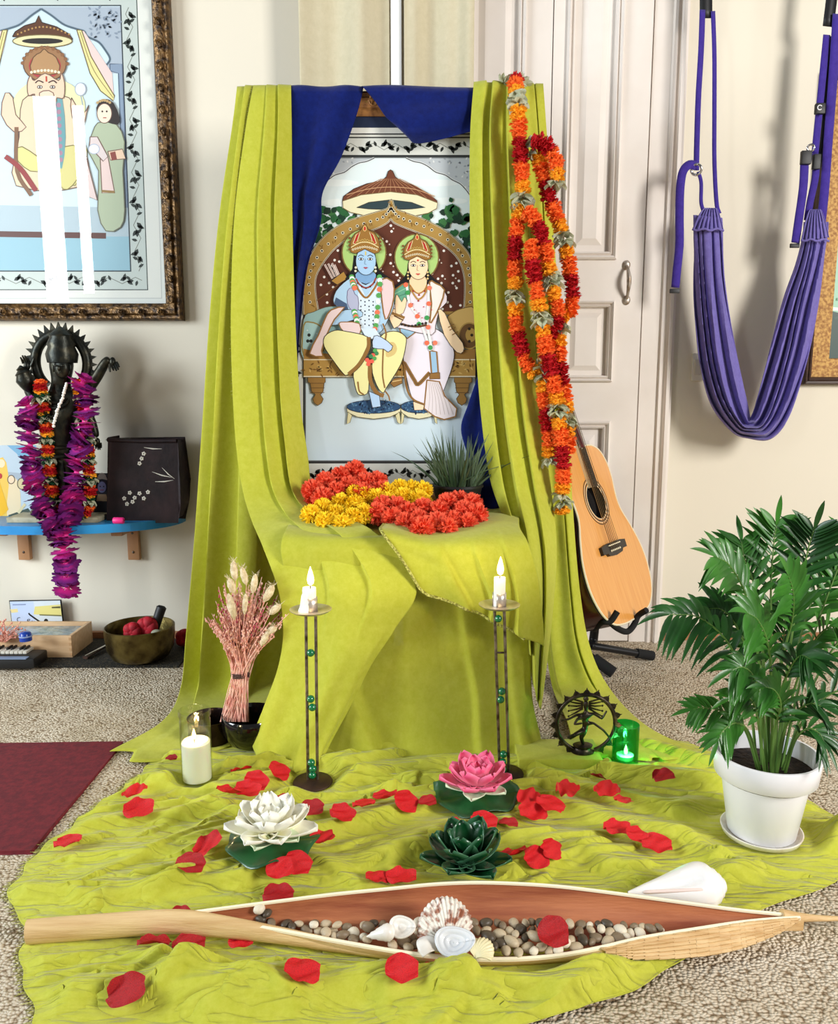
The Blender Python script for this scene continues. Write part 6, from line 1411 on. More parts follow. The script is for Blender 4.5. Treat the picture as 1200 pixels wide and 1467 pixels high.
# ------------------------------------------------------------------ green glass votive
gx, gy = S_GREEN; b = Vector((gx, gy, .0115)); R = .0275; Hh = .089
GGL = thin_glass('green_glass', (112, 226, 190)); gv = thing('green_votive', 'green glass votive with a lit tealight beside the round bronze dancer', 'votive candle', b)
MB().lathe([(.001, 0), (R * .98, 0), (R, .003), (R, .012), (R * .985, .014), (R * .99, Hh), (R * .95, Hh), (R * .93, .015), (.001, .013)], b, 44).build('glass', GGL, gv)
MB().lathe([(.001, .0135), (.017, .0135), (.0175, .022), (.016, .0225), (.001, .0215)], b, 28).build('tealight', WAX, gv); flame(gv, b + Vector((0, -.004, .024)), .022, .7)

# ------------------------------------------------------------------ bowls and the dried bouquet
bx, by = S_BOWL; bx += .008; b = Vector((bx, by, .0085)); R = .064
GLOSS = M('glossy_black_glaze', (10, 9, 10), .12, coat=.5); bo = MB().lathe([(.001, 0), (R * .55, 0), (R * .78, .010), (R * .95, .030), (R, .050), (R * .98, .070), (R * .96, .0715), (R * .93, .068), (R * .93, .045), (R * .8, .018), (.001, .010)], b, 44).build('black_bowl', GLOSS)
tag(bo, 'glossy black bowl on the green cloth, holding the dried bouquet', 'bowl'); origin_to(bo, b)
b2 = PZ(297, 1070, .008); b2.y += .035; tn = MB().lathe([(.001, 0), (.046, 0), (.050, .006), (.050, .052), (.0515, .056), (.049, .0565), (.047, .052), (.046, .01), (.001, .008)], b2, 40).build('dark_tin', M('dark_polished_tin', (54, 40, 38), .22, .85)); tag(tn, 'dark shiny metal tin behind the tall glass candle', 'tin'); origin_to(tn, b2)
PINK = M('dried_pink_stems', (238, 196, 178), .85, noise=(70, (218, 146, 132), 4, .35, .65)); MAG = M('dried_magenta_heads', (158, 44, 78), .85, noise=(80, (196, 90, 110), 4, .35, .65)); CREAM = M('cream_bunny_tail', (232, 220, 190), .9, noise=(120, (206, 186, 150), 4, .35, .65), bump=(260, .8, .003))
YB = by - .0; K = mpp(PY(345, 960, YB)); bind = PY(344, 970, YB)
bq = thing('dried_bouquet', 'bound bouquet of dried pink stems, magenta heads and cream grass tails', 'dried bouquet', bind); r = random.Random(21)
stems = MB(); seeds = MB(); mags = MB()
def bq_path(tip, yo, k):
    foot = PY(339 + r.uniform(-24, 18), 1034, YB + r.uniform(-.014, .014)); bd = bind + Vector((r.uniform(-.017, .017), r.uniform(-.013, .013), r.uniform(-.008, .008))); e = PY(tip[0], tip[1], YB + yo); m = bd.lerp(e, .5) + Vector(((bd.x - e.x) * .10, 0, .008))
    if foot.z < .016: foot.z = .016
    return cr([foot, bd, m, e], 10)
for i in range(190):
    a = r.uniform(-1, 1); rad = r.uniform(.45, 1.0); tip = (350 + a * 62 * rad + (4 if a > 0 else 0), 968 - (150 - 55 * a * a) * rad * r.uniform(.85, 1.0)); yo = r.uniform(-.045, .045)
    P = bq_path(tip, yo, 0); stems.tube([Vector(q) for q in P], [.0011] * 8 + [.0009, .0005], 4, caps=False)
    n = 9; mg = (r.random() < .28 and tip[1] < 880)
    for j in range(n):
        t = 6.2 + 2.8 * j / n; i0 = int(t); f = t - i0; q = Vector(P[i0] * (1 - f) + P[min(i0 + 1, 9)] * f) + Vector((r.uniform(-1, 1), r.uniform(-1, 1), r.uniform(-1, 1))) * .0042
        (mags if mg else seeds).ball(q, (.0019, .0019, .0030), 5, 4)
stems.build('stems', PINK, bq); seeds.build('pale_pink_seed_heads', PINK, bq); mags.build('magenta_seed_heads', MAG, bq)
for (a, b_, w_) in (((334, 803), (337, 832), 5.5), ((346, 812), (353, 838), 5), ((328, 828), (335, 850), 5.5), ((327, 850), (336, 888), 6), ((366, 822), (362, 850), 5), ((392, 838), (378, 862), 6), ((402, 866), (386, 880), 5.5), ((396, 898), (382, 908), 5.5), ((352, 850), (350, 880), 4), ((384, 905), (374, 925), 5)):
    tp_ = PY(a[0], a[1], YB - .035); bt = PY(b_[0], b_[1], YB - .030); mb = MB(); mb.tube([bt, bt.lerp(tp_, .2), bt.lerp(tp_, .55), bt.lerp(tp_, .85), tp_], [.0015, w_ * K * .8, w_ * K, w_ * K * .7, .0008], 9)
    for j in range(50):
        q = bt.lerp(tp_, r.random()); a_ = r.uniform(0, 6.28); d = Vector((math.cos(a_), math.sin(a_), .9 if tp_.z > bt.z else -.9)).normalized(); mb.tube([q + d * w_ * K * .5, q + d * w_ * K * 1.7], [.0005, .0002], 3, caps=False)
    ct = mb.build('grass_tail', CREAM, bq); MB().tube([bt, bt.lerp(bind, .5) + Vector((0, -.004, 0)), bind], .0008, 4).build('tail_stem', PINK, ct)
MB().tube([bind + Vector((.0195 * math.cos(a), .016 * math.sin(a), .0006 * a)) for a in [i * .4 for i in range(48)]], .0014, 6).build('twine', M('dark_twine', (60, 40, 34), .8), bq)

# ------------------------------------------------------------------ cloth-wrapped block with the bronze dancer ring
bf = PZ(832, 1103, .010); xL, xR = PZ(742, 1100, .01).x, PZ(862, 1100, .01).x
kb_ = MB().box(((xL + xR) / 2, bf.y + .050, .021), (xR - xL, .10, .024), bevel=.004).build('wrapped_block', GREEN, smooth=True); tag(kb_, 'low flat block wrapped in green cloth under the round bronze dancer', 'block'); origin_to(kb_, ((xL + xR) / 2, bf.y + .05, .009))
YN = bf.y + .034; ZN = .0335
AB = M('antique_black_bronze', (52, 46, 40), .36, .85, noise=(50, (106, 94, 76), 5, .45, .75))
def N_(px, py, dy=0.0): return PY(px, py, YN + dy)
nr = thing('dancer_statuette', 'small dark bronze dancer inside a flaming ring on the wrapped block', 'statuette', (N_(834, 1080).x, YN, ZN)); K = mpp(N_(838, 1040)); c = N_(839, 1036)
mb = MB(); mb.lathe([(.001, 0), (.024, 0), (.025, .003), (.019, .006), (.017, .010), (.020, .013), (.021, .016), (.016, .018), (.001, .018)], (N_(834, 1080).x, YN, ZN), 28, sy=.75); mb.build('lotus_base', AB, nr)
mb = MB(); Rr = 42 * K
mb.tube([c + Vector((Rr * math.cos(a), 0, Rr * 1.02 * math.sin(a))) for a in [-1.25 + (3.14159 + 2.5) * i / 48 for i in range(49)]], 3.2 * K, 8)
for i in range(17):
    a = -1.05 + (3.14159 + 2.1) * i / 16; d = Vector((math.cos(a), 0, math.sin(a))); o = c + d * Rr; t = Vector((-d.z, 0, d.x))
    for sg in (-1, 0, 1): mb.tube([o + t * sg * 1.5 * K, o + d * 4 * K + t * sg * 3 * K, o + d * (8 if sg else 11) * K + t * sg * 1.5 * K], [1.8 * K, 2.2 * K, .4 * K], 6)
mb.build('flame_ring', AB, nr)
V = [N_(838, 1047), N_(838, 1036), N_(838, 1026), N_(839, 1018), N_(839, 1010), N_(839, 1003),
     N_(832, 1056, -.004), N_(835, 1066), N_(834, 1073), N_(830, 1075, -.008), N_(826, 1051, -.010), N_(815, 1058, -.014), N_(823, 1052, -.018), N_(812, 1057, -.02),
     N_(826, 1024), N_(815, 1030, -.004), N_(803, 1033, -.006), N_(850, 1022), N_(862, 1030, -.004), N_(869, 1018, -.004),
     N_(827, 1030, -.008), N_(822, 1038, -.012), N_(834, 1036, -.016), N_(850, 1036, -.004), N_(864, 1046, -.006), N_(874, 1058, -.004)]
E = [(0, 1), (1, 2), (2, 3), (3, 4), (4, 5), (0, 6), (6, 7), (7, 8), (8, 9), (0, 10), (10, 11), (11, 12), (12, 13), (2, 14), (14, 15), (15, 16), (2, 17), (17, 18), (18, 19), (2, 20), (20, 21), (21, 22), (1, 23), (23, 24), (24, 25)]
R_ = [5, 4, 5.5, 2.4, 4.4, 3, 3.4, 2.4, 2, 1.8, 3.4, 2.6, 2.2, 1.6, 2, 1.7, 1.4, 2, 1.7, 1.4, 2, 1.7, 1.4, 1.8, 1.8, 1.4]
skin_body('dancer', V, E, [q * K for q in R_], AB, nr)
mb = MB()
for sg in (-1, 1):
    for j in range(5):
        a = N_(839 + sg * 4, 1006 + j * 2.2); mb.tube([a, a + Vector((sg * 9 * K, 0, (3 - j * 2.2) * K)), a + Vector((sg * 20 * K, .002, (5 - j * 4 + 2 * math.sin(j)) * K))], [1.5 * K, 1.4 * K, .7 * K], 6)
        mb.ball(a + Vector((sg * 20 * K, .002, (5 - j * 4 + 2 * math.sin(j)) * K)), 1.6 * K, 6, 5)
mb.lathe([(3.5 * K, 0), (4 * K, 2 * K), (2.4 * K, 6 * K), (.01 * K, 9 * K)], N_(839, 1003), 12); mb.build('flying_hair', AB, nr)
def on_cloth(px, py, lift=0.0):
    z = .008
    for _ in range(5):
        p = PZ(px, py, z + lift); z = ground(p.x, p.y)
    p = PZ(px, py, z + lift); return p
def slope_rot(p, yaw=0.0):
    e = .012; nx = (ground(p.x - e, p.y) - ground(p.x + e, p.y)) / (2 * e); ny = (ground(p.x, p.y - e) - ground(p.x, p.y + e)) / (2 * e)
    n = Vector((max(-.8, min(.8, nx)), max(-.8, min(.8, ny)), 1)).normalized(); return Vector((0, 0, 1)).rotation_difference(n) @ Quaternion((0, 0, 1), yaw)
# ------------------------------------------------------------------ potted palm
pc = Vector((S_POT[0], S_POT[1], .012)); WPOT = M('white_plastic_pot', (232, 232, 236), .3, coat=.2)
SAU = M('white_saucer_plastic', (226, 222, 212), .4, noise=(26, (196, 170, 136), 5, .55, .8))
sa = MB().lathe([(.001, 0), (.052, 0), (.066, .005), (.069, .013), (.067, .0135), (.062, .008), (.001, .004)], pc, 48).build('saucer', SAU); tag(sa, 'white saucer with a dirty rim under the potted palm', 'saucer'); origin_to(sa, pc)
pb = pc + Vector((0, 0, .0065)); HP = .150; RT = .089; RBm = .057
pp = thing('potted_palm', 'parlour palm with feathery fronds in a white plastic pot, right side', 'plant', pb)
MB().lathe([(.001, 0), (RBm - .003, 0), (RBm, .003), (RBm + (RT - .010 - RBm) * .72, HP * .70), (RT - .007, HP * .715), (RT - .004, HP * .73), (RT, HP - .003), (RT - .001, HP), (RT - .005, HP), (RT - .008, HP * .72), (RT - .014, HP * .70), (.02, HP * .68), (.001, HP * .68)], pb, 64).build('pot', WPOT, pp)
SOIL = M('dark_potting_soil', (34, 24, 18), .95, noise=(90, (60, 44, 32), 5, .4, .7), bump=(120, .9, .006))
MB().lathe([(.001, HP * .80), (.04, HP * .81), (RT - .009, HP * .79), (RT - .010, HP * .70)], pb, 40).build('soil', SOIL, pp)
FR = M('glossy_palm_leaf', (34, 88, 20), .42, coat=.1, noise=(14, (66, 128, 40), 3, .35, .7)); FR2 = M('dark_palm_leaf', (20, 62, 18), .42, coat=.1, noise=(14, (38, 96, 30), 3, .35, .7)); RACH = M('palm_stalk', (92, 128, 56), .5)
def leaflet(mb, a, d, n, L, w, droop):
    s = d.cross(n).normalized(); P = []
    for i in range(7):
        t = i / 6; q = a + d * L * t + Vector((0, 0, -1)) * L * droop * t * t; ww = w * (math.sin(math.pi * min(1, t * .93 + .06)) ** .75) * (1 - .25 * t); P.append([q - s * ww + n * ww * .35, q, q + s * ww + n * ww * .35])
    mb.grid(P)
def frond(L, dys, nl, ll, seed, bend=.35, start=.42, mat=FR, wid=.0085):
    r = random.Random(seed); Q = [PY(x, y, pb.y + dy) for (x, y), dy in zip(L, dys)]; Q[0] = Vector((Q[0].x, pb.y + dys[0], pb.z + HP * .79)); P = cr(Q, 40); T = [Vector(P[min(i + 1, 39)] - P[max(i - 1, 0)]).normalized() for i in range(40)]
    fo = MB().tube([Vector(q) for q in P], [.0030 - .0024 * i / 39 for i in range(40)], 6).build('frond', RACH, pp)
    mb = MB(); nrm = Vector((r.uniform(-.25, .25), -.75, .65)).normalized()
    for k in range(nl):
        f = start + (1 - start) * (k + .5) / nl; i = int(f * 39); t = T[i]; s = t.cross(nrm).normalized()
        sh = math.sin(math.pi * (.18 + .72 * (k + .5) / nl)) ** .6
        for sg in (-1, 1):
            d = (s * sg * 1.0 + t * (.75 + .4 * f) + nrm * r.uniform(-.15, .25)).normalized(); leaflet(mb, Vector(P[i]), d, (nrm + t * .1).normalized(), ll * sh * r.uniform(.85, 1.12), wid * r.uniform(.85, 1.1), bend * r.uniform(.6, 1.3))
    leaflet(mb, Vector(P[39]), T[39], nrm, ll * .75, wid * .8, bend * .7); mb.build('leaflets', mat, fo)
F = [([(1083, 1108), (1074, 1010), (1048, 930), (1004, 886), (958, 880)], (0, -.01, -.03, -.06, -.08), 9, .075, .55),
     ([(1090, 1108), (1088, 960), (1070, 860), (1046, 812), (1026, 798)], (.01, .0, .0, -.02, -.03), 9, .078, .30),
     ([(1098, 1108), (1104, 950), (1104, 840), (1108, 780), (1112, 752)], (.02, .03, .04, .05, .05), 9, .074, .15),
     ([(1110, 1108), (1128, 950), (1146, 840), (1158, 784), (1166, 758)], (.01, .0, .0, -.01, -.02), 9, .078, .20),
     ([(1118, 1108), (1150, 960), (1186, 850), (1212, 790), (1236, 760)], (.0, .0, .01, .01, .01), 9, .08, .30),
     ([(1122, 1108), (1156, 1000), (1196, 925), (1236, 890), (1270, 880)], (.0, -.01, -.03, -.04, -.05), 8, .078, .45),
     ([(1120, 1108), (1146, 1040), (1180, 1000), (1220, 985), (1250, 992)], (-.01, -.03, -.05, -.06, -.07), 7, .06, .40),
     ([(1086, 1108), (1068, 1048), (1042, 1022), (1012, 1014), (992, 1016)], (-.01, -.03, -.05, -.06, -.06), 7, .045, .30),
     ([(1090, 1108), (1072, 1050), (1054, 1036), (1036, 1046), (1028, 1062)], (-.02, -.04, -.06, -.08, -.09), 6, .045, .40),
     ([(1124, 1108), (1138, 1062), (1156, 1044), (1172, 1050), (1180, 1062)], (-.02, -.04, -.06, -.07, -.08), 6, .05, .45),
     ([(1104, 1108), (1106, 1000), (1100, 926), (1086, 890), (1070, 878)], (-.02, -.04, -.07, -.10, -.12), 9, .075, .45),
     ([(1108, 1108), (1118, 960), (1134, 890), (1136, 850), (1128, 822)], (.0, -.01, -.03, -.06, -.08), 9, .078, .35),
     ([(1092, 1108), (1078, 960), (1056, 900), (1034, 874), (1012, 872)], (.01, .02, .02, .01, .0), 9, .07, .40),
     ([(1100, 1108), (1092, 930), (1080, 840), (1066, 800), (1062, 776)], (.02, .03, .04, .05, .06), 8, .07, .20),
     ([(1112, 1108), (1134, 1000), (1160, 930), (1184, 900), (1204, 900)], (-.02, -.04, -.07, -.09, -.11), 8, .075, .5),
     ([(1106, 1108), (1114, 1010), (1130, 960), (1146, 940), (1160, 944)], (-.03, -.05, -.08, -.11, -.13), 8, .065, .5),
     ([(1098, 1108), (1092, 1020), (1080, 972), (1064, 956), (1048, 960)], (-.02, -.04, -.07, -.09, -.10), 8, .062, .5),
     ([(1104, 1108), (1108, 1050), (1118, 1012), (1110, 990), (1096, 984)], (-.03, -.05, -.08, -.10, -.11), 8, .058, .45),
     ([(1110, 1108), (1122, 1050), (1140, 1020), (1160, 1008), (1176, 1012)], (-.02, -.04, -.07, -.09, -.10), 8, .055, .45),
     ([(1096, 1108), (1088, 1050), (1080, 1010), (1064, 996), (1046, 1000)], (-.03, -.05, -.07, -.08, -.09), 7, .05, .4),
     ([(1114, 1108), (1130, 980), (1156, 880), (1180, 830), (1204, 812)], (.02, .03, .04, .04, .04), 9, .078, .3),
     ([(1108, 1108), (1112, 1000), (1120, 930), (1124, 890), (1118, 866)], (.02, .04, .05, .06, .06), 9, .07, .25),
     ([(1102, 1108), (1098, 1010), (1090, 950), (1078, 920), (1060, 908)], (.03, .05, .07, .08, .08), 8, .066, .3)]
for i, (L, dys, nl, ll, bd) in enumerate(F): frond(L, dys, nl + 3, ll * 1.06, i + 1, bd, .42 if L[-1][1] < 960 else .34, FR if i % 3 else FR2, .0068 if ll > .06 else .0052)

# ------------------------------------------------------------------ lotus flowers
def lotus_petal(L, w, cup, curl, nseg=8):
    P = []
    for j in range(nseg + 1):
        t = j / nseg; row = []; ww = w * (math.sin(math.pi * min(1, (.10 + .86 * t))) ** .7) * (1 if t < .95 else .55)
        for k in range(5):
            u = (k - 2) / 2; row.append(Vector((u * ww, L * t, cup * L * (t * t * curl + .55 * u * u * (1 - .4 * t)))))
        P.append(row)
    return P
def petal_grad(name, base, tip, gl=.5):
    m = M(name, base, gl); nt = m.node_tree; a = nt.nodes.new('ShaderNodeAttribute'); a.attribute_name = 'Col'; nt.links.new(a.outputs['Color'], nt.nodes['Principled BSDF'].inputs['Base Color']); return m
def lotus(name, label, cat, px, py, lift, rings, cols, mat, pad, center, s=1.0):
    c = on_cloth(px, py, lift); t = thing(name, label, cat, c); r = random.Random(int(px)); zmax = 0
    if pad:
        mb = MB(); P = []; Rp = pad[0]
        for j in range(9):
            q = j / 8; row = []
            for k in range(49):
                a = 6.283 * k / 48; w_ = 1 + .05 * math.sin(7 * a + 1) * q; x, y = c.x + Rp * q * w_ * math.cos(a), c.y + .012 + Rp * q * w_ * math.sin(a); row.append((x, y, max(ground(x, y) + .004, c.z - .012) + .006 * q * q * math.sin(5 * a + 2) * 1.0 + .003))
            P.append(row)
        mb.grid(P).build('leaf_pad', pad[1], t, solid=.0015)
    for (n, L, w, el, off, cup, curl, z) in rings:
        for i in range(n):
            a = 6.283 * (i + off) / n + r.uniform(-.06, .06); e = el + r.uniform(-.08, .08)
            rot = Matrix.Rotation(a, 3, 'Z') @ Matrix.Rotation(e, 3, 'X'); P = lotus_petal(L * r.uniform(.94, 1.06), w, cup, curl); mb = MB(); mb.grid([[c + Vector((0, 0, z + .006)) + rot @ v for v in row] for row in P]); mb.col = []
            for j in range(9):
                f = j / 8; f = f * f * (3 - 2 * f); cc = [lin(cols[0])[q] * (1 - f) + lin(cols[1])[q] * f for q in range(3)] + [1]
                ce = [lin(cols[2])[q] for q in range(3)] + [1]
                mb.col.extend([ce if k in (0, 4) else cc for k in range(5)])
            mb.build('petal', mat, t, solid=.0012)
    if center:
        for i in range(5):
            rot = Matrix.Rotation(6.283 * (i + .3) / 5, 3, 'Z') @ Matrix.Rotation(.05, 3, 'X'); mb = MB(); mb.grid([[c + Vector((0, 0, .005)) + rot @ v for v in row] for row in lotus_petal(.060, .021, .3, .35)]); mb.col = [lin((222, 238, 206)) + (1,)] * 45; mb.build('sepal', mat, t, solid=.0012)
        mb = MB()
        for i in range(26):
            a = i * 2.4; q = math.sqrt(i / 26) * .010; mb.tube([c + Vector((q * .7 * math.cos(a), q * .7 * math.sin(a), .012)), c + Vector((q * 1.3 * math.cos(a), q * 1.3 * math.sin(a), .030))], [.0014, .0020], 5)
        mb.build('stamens', center, t)
    return t
PADM = M('dark_green_lily_pad', (22, 66, 34), .4, noise=(24, (36, 92, 48), 4, .35, .7), coat=.2); STAM = M('golden_stamens', (238, 196, 84), .6); LP = petal_grad('silk_lotus_petal', (255, 255, 255), (255, 255, 255), .55); LG = petal_grad('glossy_dark_petal', (10, 60, 30), (10, 60, 30), .22)
lotus('lotus_flower', 'pink lotus flower on a dark green pad in front of the right candlestick', 'flower', 683, 1136, .006, [(7, .074, .025, .20, 0, .35, .45, 0), (6, .068, .024, .55, .5, .4, .40, .004), (6, .058, .020, .92, .2, .4, .25, .006), (4, .044, .015, 1.2, 0, .4, .1, .008)], ((255, 226, 230), (232, 76, 124), (240, 120, 156)), LP, (.082, PADM), STAM)
lotus('lotus_flower', 'white lotus flower on a dark green pad, left of centre on the cloth', 'flower', 388, 1202, .006, [(7, .078, .026, .14, 0, .35, .40, 0), (7, .072, .025, .45, .5, .4, .40, .004), (6, .060, .020, .85, .2, .4, .25, .006), (4, .046, .015, 1.15, 0, .4, .1, .008)], ((246, 240, 190), (250, 249, 240), (240, 238, 224)), LP, (.076, PADM), M('pale_stamens', (240, 228, 160), .6))
lotus('lotus_candle_holder', 'glossy dark green lotus-shaped holder just behind the wooden pod', 'ornament', 667, 1248, .004, [(7, .080, .026, .30, 0, .25, .30, 0), (6, .078, .027, .72, .5, .25, .25, .003), (5, .070, .025, 1.08, .2, .25, .2, .005)], ((5, 36, 18), (10, 64, 30), (60, 104, 74)), LG, None, None)

# ------------------------------------------------------------------ scattered red rose petals
PET = [M('red_silk_petal', (222, 16, 26), .55, noise=(34, (192, 8, 20), 4, .4, .65), bump=(46, .5, .004)), M('deep_red_silk_petal', (186, 8, 18), .55, noise=(34, (150, 6, 14), 4, .4, .65), bump=(46, .5, .004))]
def rose_petal(seed):
    r = random.Random(seed); mb = MB(); P = []; ph = [r.uniform(0, 6.28) for _ in range(6)]; cu = r.uniform(.25, .7); fo = r.uniform(-.25, .6)
    for j in range(15):
        t = j / 14; row = []; ww = .5 * math.sin(math.pi * min(1, (.10 + .80 * t))) ** .55
        for k in range(15):
            u = (k - 7) / 7; x = u * ww * (1 + .05 * math.sin(6 * t + ph[0])); y = (t - .5) * .92 - .06 * u * u * (t > .5)
            z = cu * .36 * (u * ww) ** 2 * 2.0 + fo * .5 * (t - .5) ** 2 + .050 * math.sin(5 * u + 4 * t + ph[1]) * (t + .2) + .032 * math.sin(9 * t + ph[2] + 5 * u) + .03 * (abs(u) ** 3) * math.sin(11 * t + ph[3]); row.append((x, y, z))
        P.append(row)
    return mb.grid(P)
for i in range(8): proto('rose_petal_%d' % i, rose_petal(i + 3), PET[0] if i < 5 else PET[1])
PETALS = [
 (192, 1134, 40, 70, 0, 'upright red petal, upper of the two left of the tall glass candle'), (198, 1160, 46, 10, 1, 'red petal, lower of the two left of the tall glass candle'), (97, 1205, 42, 5, 2, 'lone red petal nearest the burgundy mat'),
 (330, 1133, 44, 20, 3, 'red petal, left one of the wide pair right of the glass candle'), (354, 1132, 40, -10, 1, 'red petal, right one of the wide pair right of the glass candle'), (345, 1102, 32, 10, 2, 'red petal just below the black bowl'), (367, 1118, 38, -20, 4, 'striped red petal between the black bowl and left candlestick'), (399, 1104, 36, 5, 0, 'red petal touching the left side of the left candlestick rods'), (400, 1147, 36, 15, 6, 'dark red petal half hidden in a fold under the left candlestick'),
 (446, 1159, 38, -5, 5, 'dark red petal above the white lotus, under the left candlestick'), (490, 1166, 40, -25, 1, 'red petal right of the white lotus, leftmost of the row'), (521, 1151, 36, -10, 2, 'red petal second from the left in the row between lotuses'), (551, 1140, 38, 0, 3, 'red petal third from the left in the row between lotuses'), (581, 1148, 40, -5, 4, 'red petal fourth from the left in the row between lotuses'), (612, 1148, 28, 5, 6, 'red petal tucked under the left edge of the pink lotus pad'),
 (298, 1211, 46, 30, 1, 'red petal against the left edge of the white lotus pad'), (272, 1237, 44, -8, 6, 'narrow red petal below and left of the white lotus'), (400, 1244, 42, 20, 0, 'red petal, left of the overlapping pair below the white lotus'), (426, 1236, 44, -15, 2, 'red petal, right of the overlapping pair below the white lotus'), (461, 1200, 38, 25, 3, 'red petal at the right tip of the white lotus pad'), (398, 1282, 48, 0, 5, 'red petal behind the pod, left of centre'), (258, 1308, 30, 0, 5, 'red petal sliver behind the pod handle'),
 (540, 1257, 38, 15, 0, 'rounded red petal, left of the pair left of the green lotus holder'), (574, 1258, 48, 0, 1, 'flat red petal, right of the pair left of the green lotus holder'), (654, 1186, 38, 10, 4, 'red petal directly behind the green lotus holder'), (693, 1175, 42, -15, 2, 'narrow red petal below the pink lotus pad, left one'), (728, 1179, 30, -10, 6, 'narrow red petal below the pink lotus pad, right one'),
 (734, 1222, 46, 5, 3, 'red petal touching the right tip of the green lotus holder'), (768, 1228, 42, 15, 4, 'ribbed red petal right of the green lotus holder, front one'), (788, 1217, 38, 10, 1, 'red petal right of the green lotus holder, far right one'), (762, 1163, 46, 20, 0, 'red petal in the heap right of the pink lotus, front left'), (788, 1152, 46, -35, 2, 'long red petal in the heap right of the pink lotus, right one'), (756, 1143, 40, 40, 3, 'red petal in the heap right of the pink lotus, rear one'),
 (812, 1132, 42, 55, 1, 'round red petal in front of the wrapped block'), (868, 1132, 44, 40, 0, 'broad red petal below the green votive, left of its pair'), (892, 1146, 30, 10, 4, 'small red petal below the green votive, right of its pair'), (856, 1112, 24, 0, 6, 'small dark red petal at the front of the green votive'), (950, 1112, 34, 0, 5, 'dark red petal in a fold between the green votive and palm pot'),
 (884, 1188, 44, 0, 1, 'red petal, leftmost of three left of the palm pot'), (912, 1197, 36, -15, 3, 'red petal, middle of three left of the palm pot'), (940, 1208, 46, -10, 2, 'red petal, rightmost of three left of the palm pot'),
 (220, 1350, 50, 0, 5, 'red petal peeking out below the pod handle, left one'), (270, 1351, 50, 10, 6, 'dark folded red petal below the pod handle, right one'), (345, 1348, 40, 0, 1, 'red petal peeking out under the pod front, left of centre'), (432, 1391, 56, 5, 0, 'red petal alone in front of the pod, left of centre'), (575, 1387, 52, 0, 2, 'curled red petal under the middle of the pod front'), (618, 1383, 30, 0, 6, 'small dark red petal under the middle of the pod front'), (180, 1420, 60, 12, 5, 'large folded dark red petal nearest the bottom left corner'), (245, 1086, 18, 0, 6, 'dark red petal scrap at the left foot of the tall glass candle')]
for (px, py, wpx, ang, var, label) in PETALS:
    p_ = on_cloth(px, py, .006); s = wpx * mpp(p_) * 1.05
    nrm_ = slope_rot(p_) @ Vector((0, 0, 1)); ex = 0.0
    for q_ in range(24):
        dx_, dy_ = s * (.45 if q_ % 2 else .26) * math.cos(q_ * .524), s * (.42 if q_ % 2 else .24) * math.sin(q_ * .524); ex = max(ex, ground(p_.x + dx_, p_.y + dy_) - (p_.z - .006 - (nrm_.x * dx_ + nrm_.y * dy_) / nrm_.z))
    p_ = PZ(px, py, p_.z + min(ex, .016) + .002)
    o = bpy.data.objects.new('rose_petal', PROTO['rose_petal_%d' % var]); C.objects.link(o); o.location = p_; o.rotation_mode = 'QUATERNION'; o.rotation_quaternion = slope_rot(p_) @ Quaternion((1, 0, 0), .12) @ Quaternion((0, 0, 1), math.radians(90 + ang)); o.scale = (s * .74, s * .95, s * .9); tag(o, label, 'petal', 'red rose petals scattered on the cloth')

# ------------------------------------------------------------------ palm pod with pebbles and shells
POD_IN = M('red_brown_pod_inside', (182, 112, 72), .5, noise=(5, (134, 66, 42), 7, .35, .7), stretch=(1.2, 12, 12), bump=(30, .25, .003)); POD_OUT = M('pale_pod_husk', (222, 190, 138), .6, noise=(6, (198, 158, 104), 6, .35, .7), stretch=(1, 18, 18), bump=(24, .35, .003)); POD_RIM = M('cream_pod_rim', (246, 234, 202), .55)
BACK = [(262, 1309, .046), (330, 1300, .052), (400, 1291, .056), (480, 1281, .060), (560, 1273, .063), (620, 1267, .066), (680, 1264.5, .068), (740, 1266, .067), (800, 1270, .064), (860, 1277, .058), (920, 1285, .052), (1000, 1296, .046), (1060, 1304, .042), (1110, 1309, .038), (1150, 1313, .034)]
FRONT = [(262, 1316, .044), (330, 1322, .042), (400, 1333, .040), (480, 1348, .036), (560, 1362, .032), (620, 1370, .028), (680, 1374, .026), (740, 1374, .026), (800, 1369, .028), (860, 1358, .034), (920, 1344, .042), (1000, 1331, .045), (1060, 1322, .043), (1110, 1317, .038), (1150, 1315, .033)]
nS = 110; Bk = cr([PZ(x, y, z) for x, y, z in BACK], nS); Fk = cr([PZ(x, y, z) for x, y, z in FRONT], nS)
def pod_section(j, n=18, thick=0.0):
    b, f = Vector(Bk[j]), Vector(Fk[j]); w_ = (b - f).length; m = (b + f) / 2; g = max(.006 + thick, min(b.z, f.z) - max(.012, w_ * .42)); row = []
    g = max(g, .011 if not thick else .011)
    for k in range(n):
        u = k / (n - 1); c_ = (1 - u) ** 3 * b + 3 * (1 - u) ** 2 * u * Vector((b.x, b.y - w_ * .04, g - .012)) + 3 * (1 - u) * u * u * Vector((f.x, f.y + w_ * .04, g - .012)) + u ** 3 * f; row.append(c_)
    return row
SEC = [pod_section(j) for j in range(nS)]
minz = min(v.z for s_ in SEC for v in s_)
pod = thing('palm_pod', 'long boat-shaped dried palm pod with a flat stalk, across the front', 'pod', PZ(600, 1340, .01))
MB().grid(SEC).build('inner_shell', POD_IN, pod)
OUT = [[v + (Vector((0, .0035, 0)) if k < 6 else Vector((0, -.0035, 0)) if k > 11 else Vector((0, 0, 0))) + Vector((0, 0, -.0035 if 2 < k < 15 else -.001)) for k, v in enumerate(s_)] for s_ in SEC]
MB().grid(OUT).build('outer_husk', POD_OUT, pod)
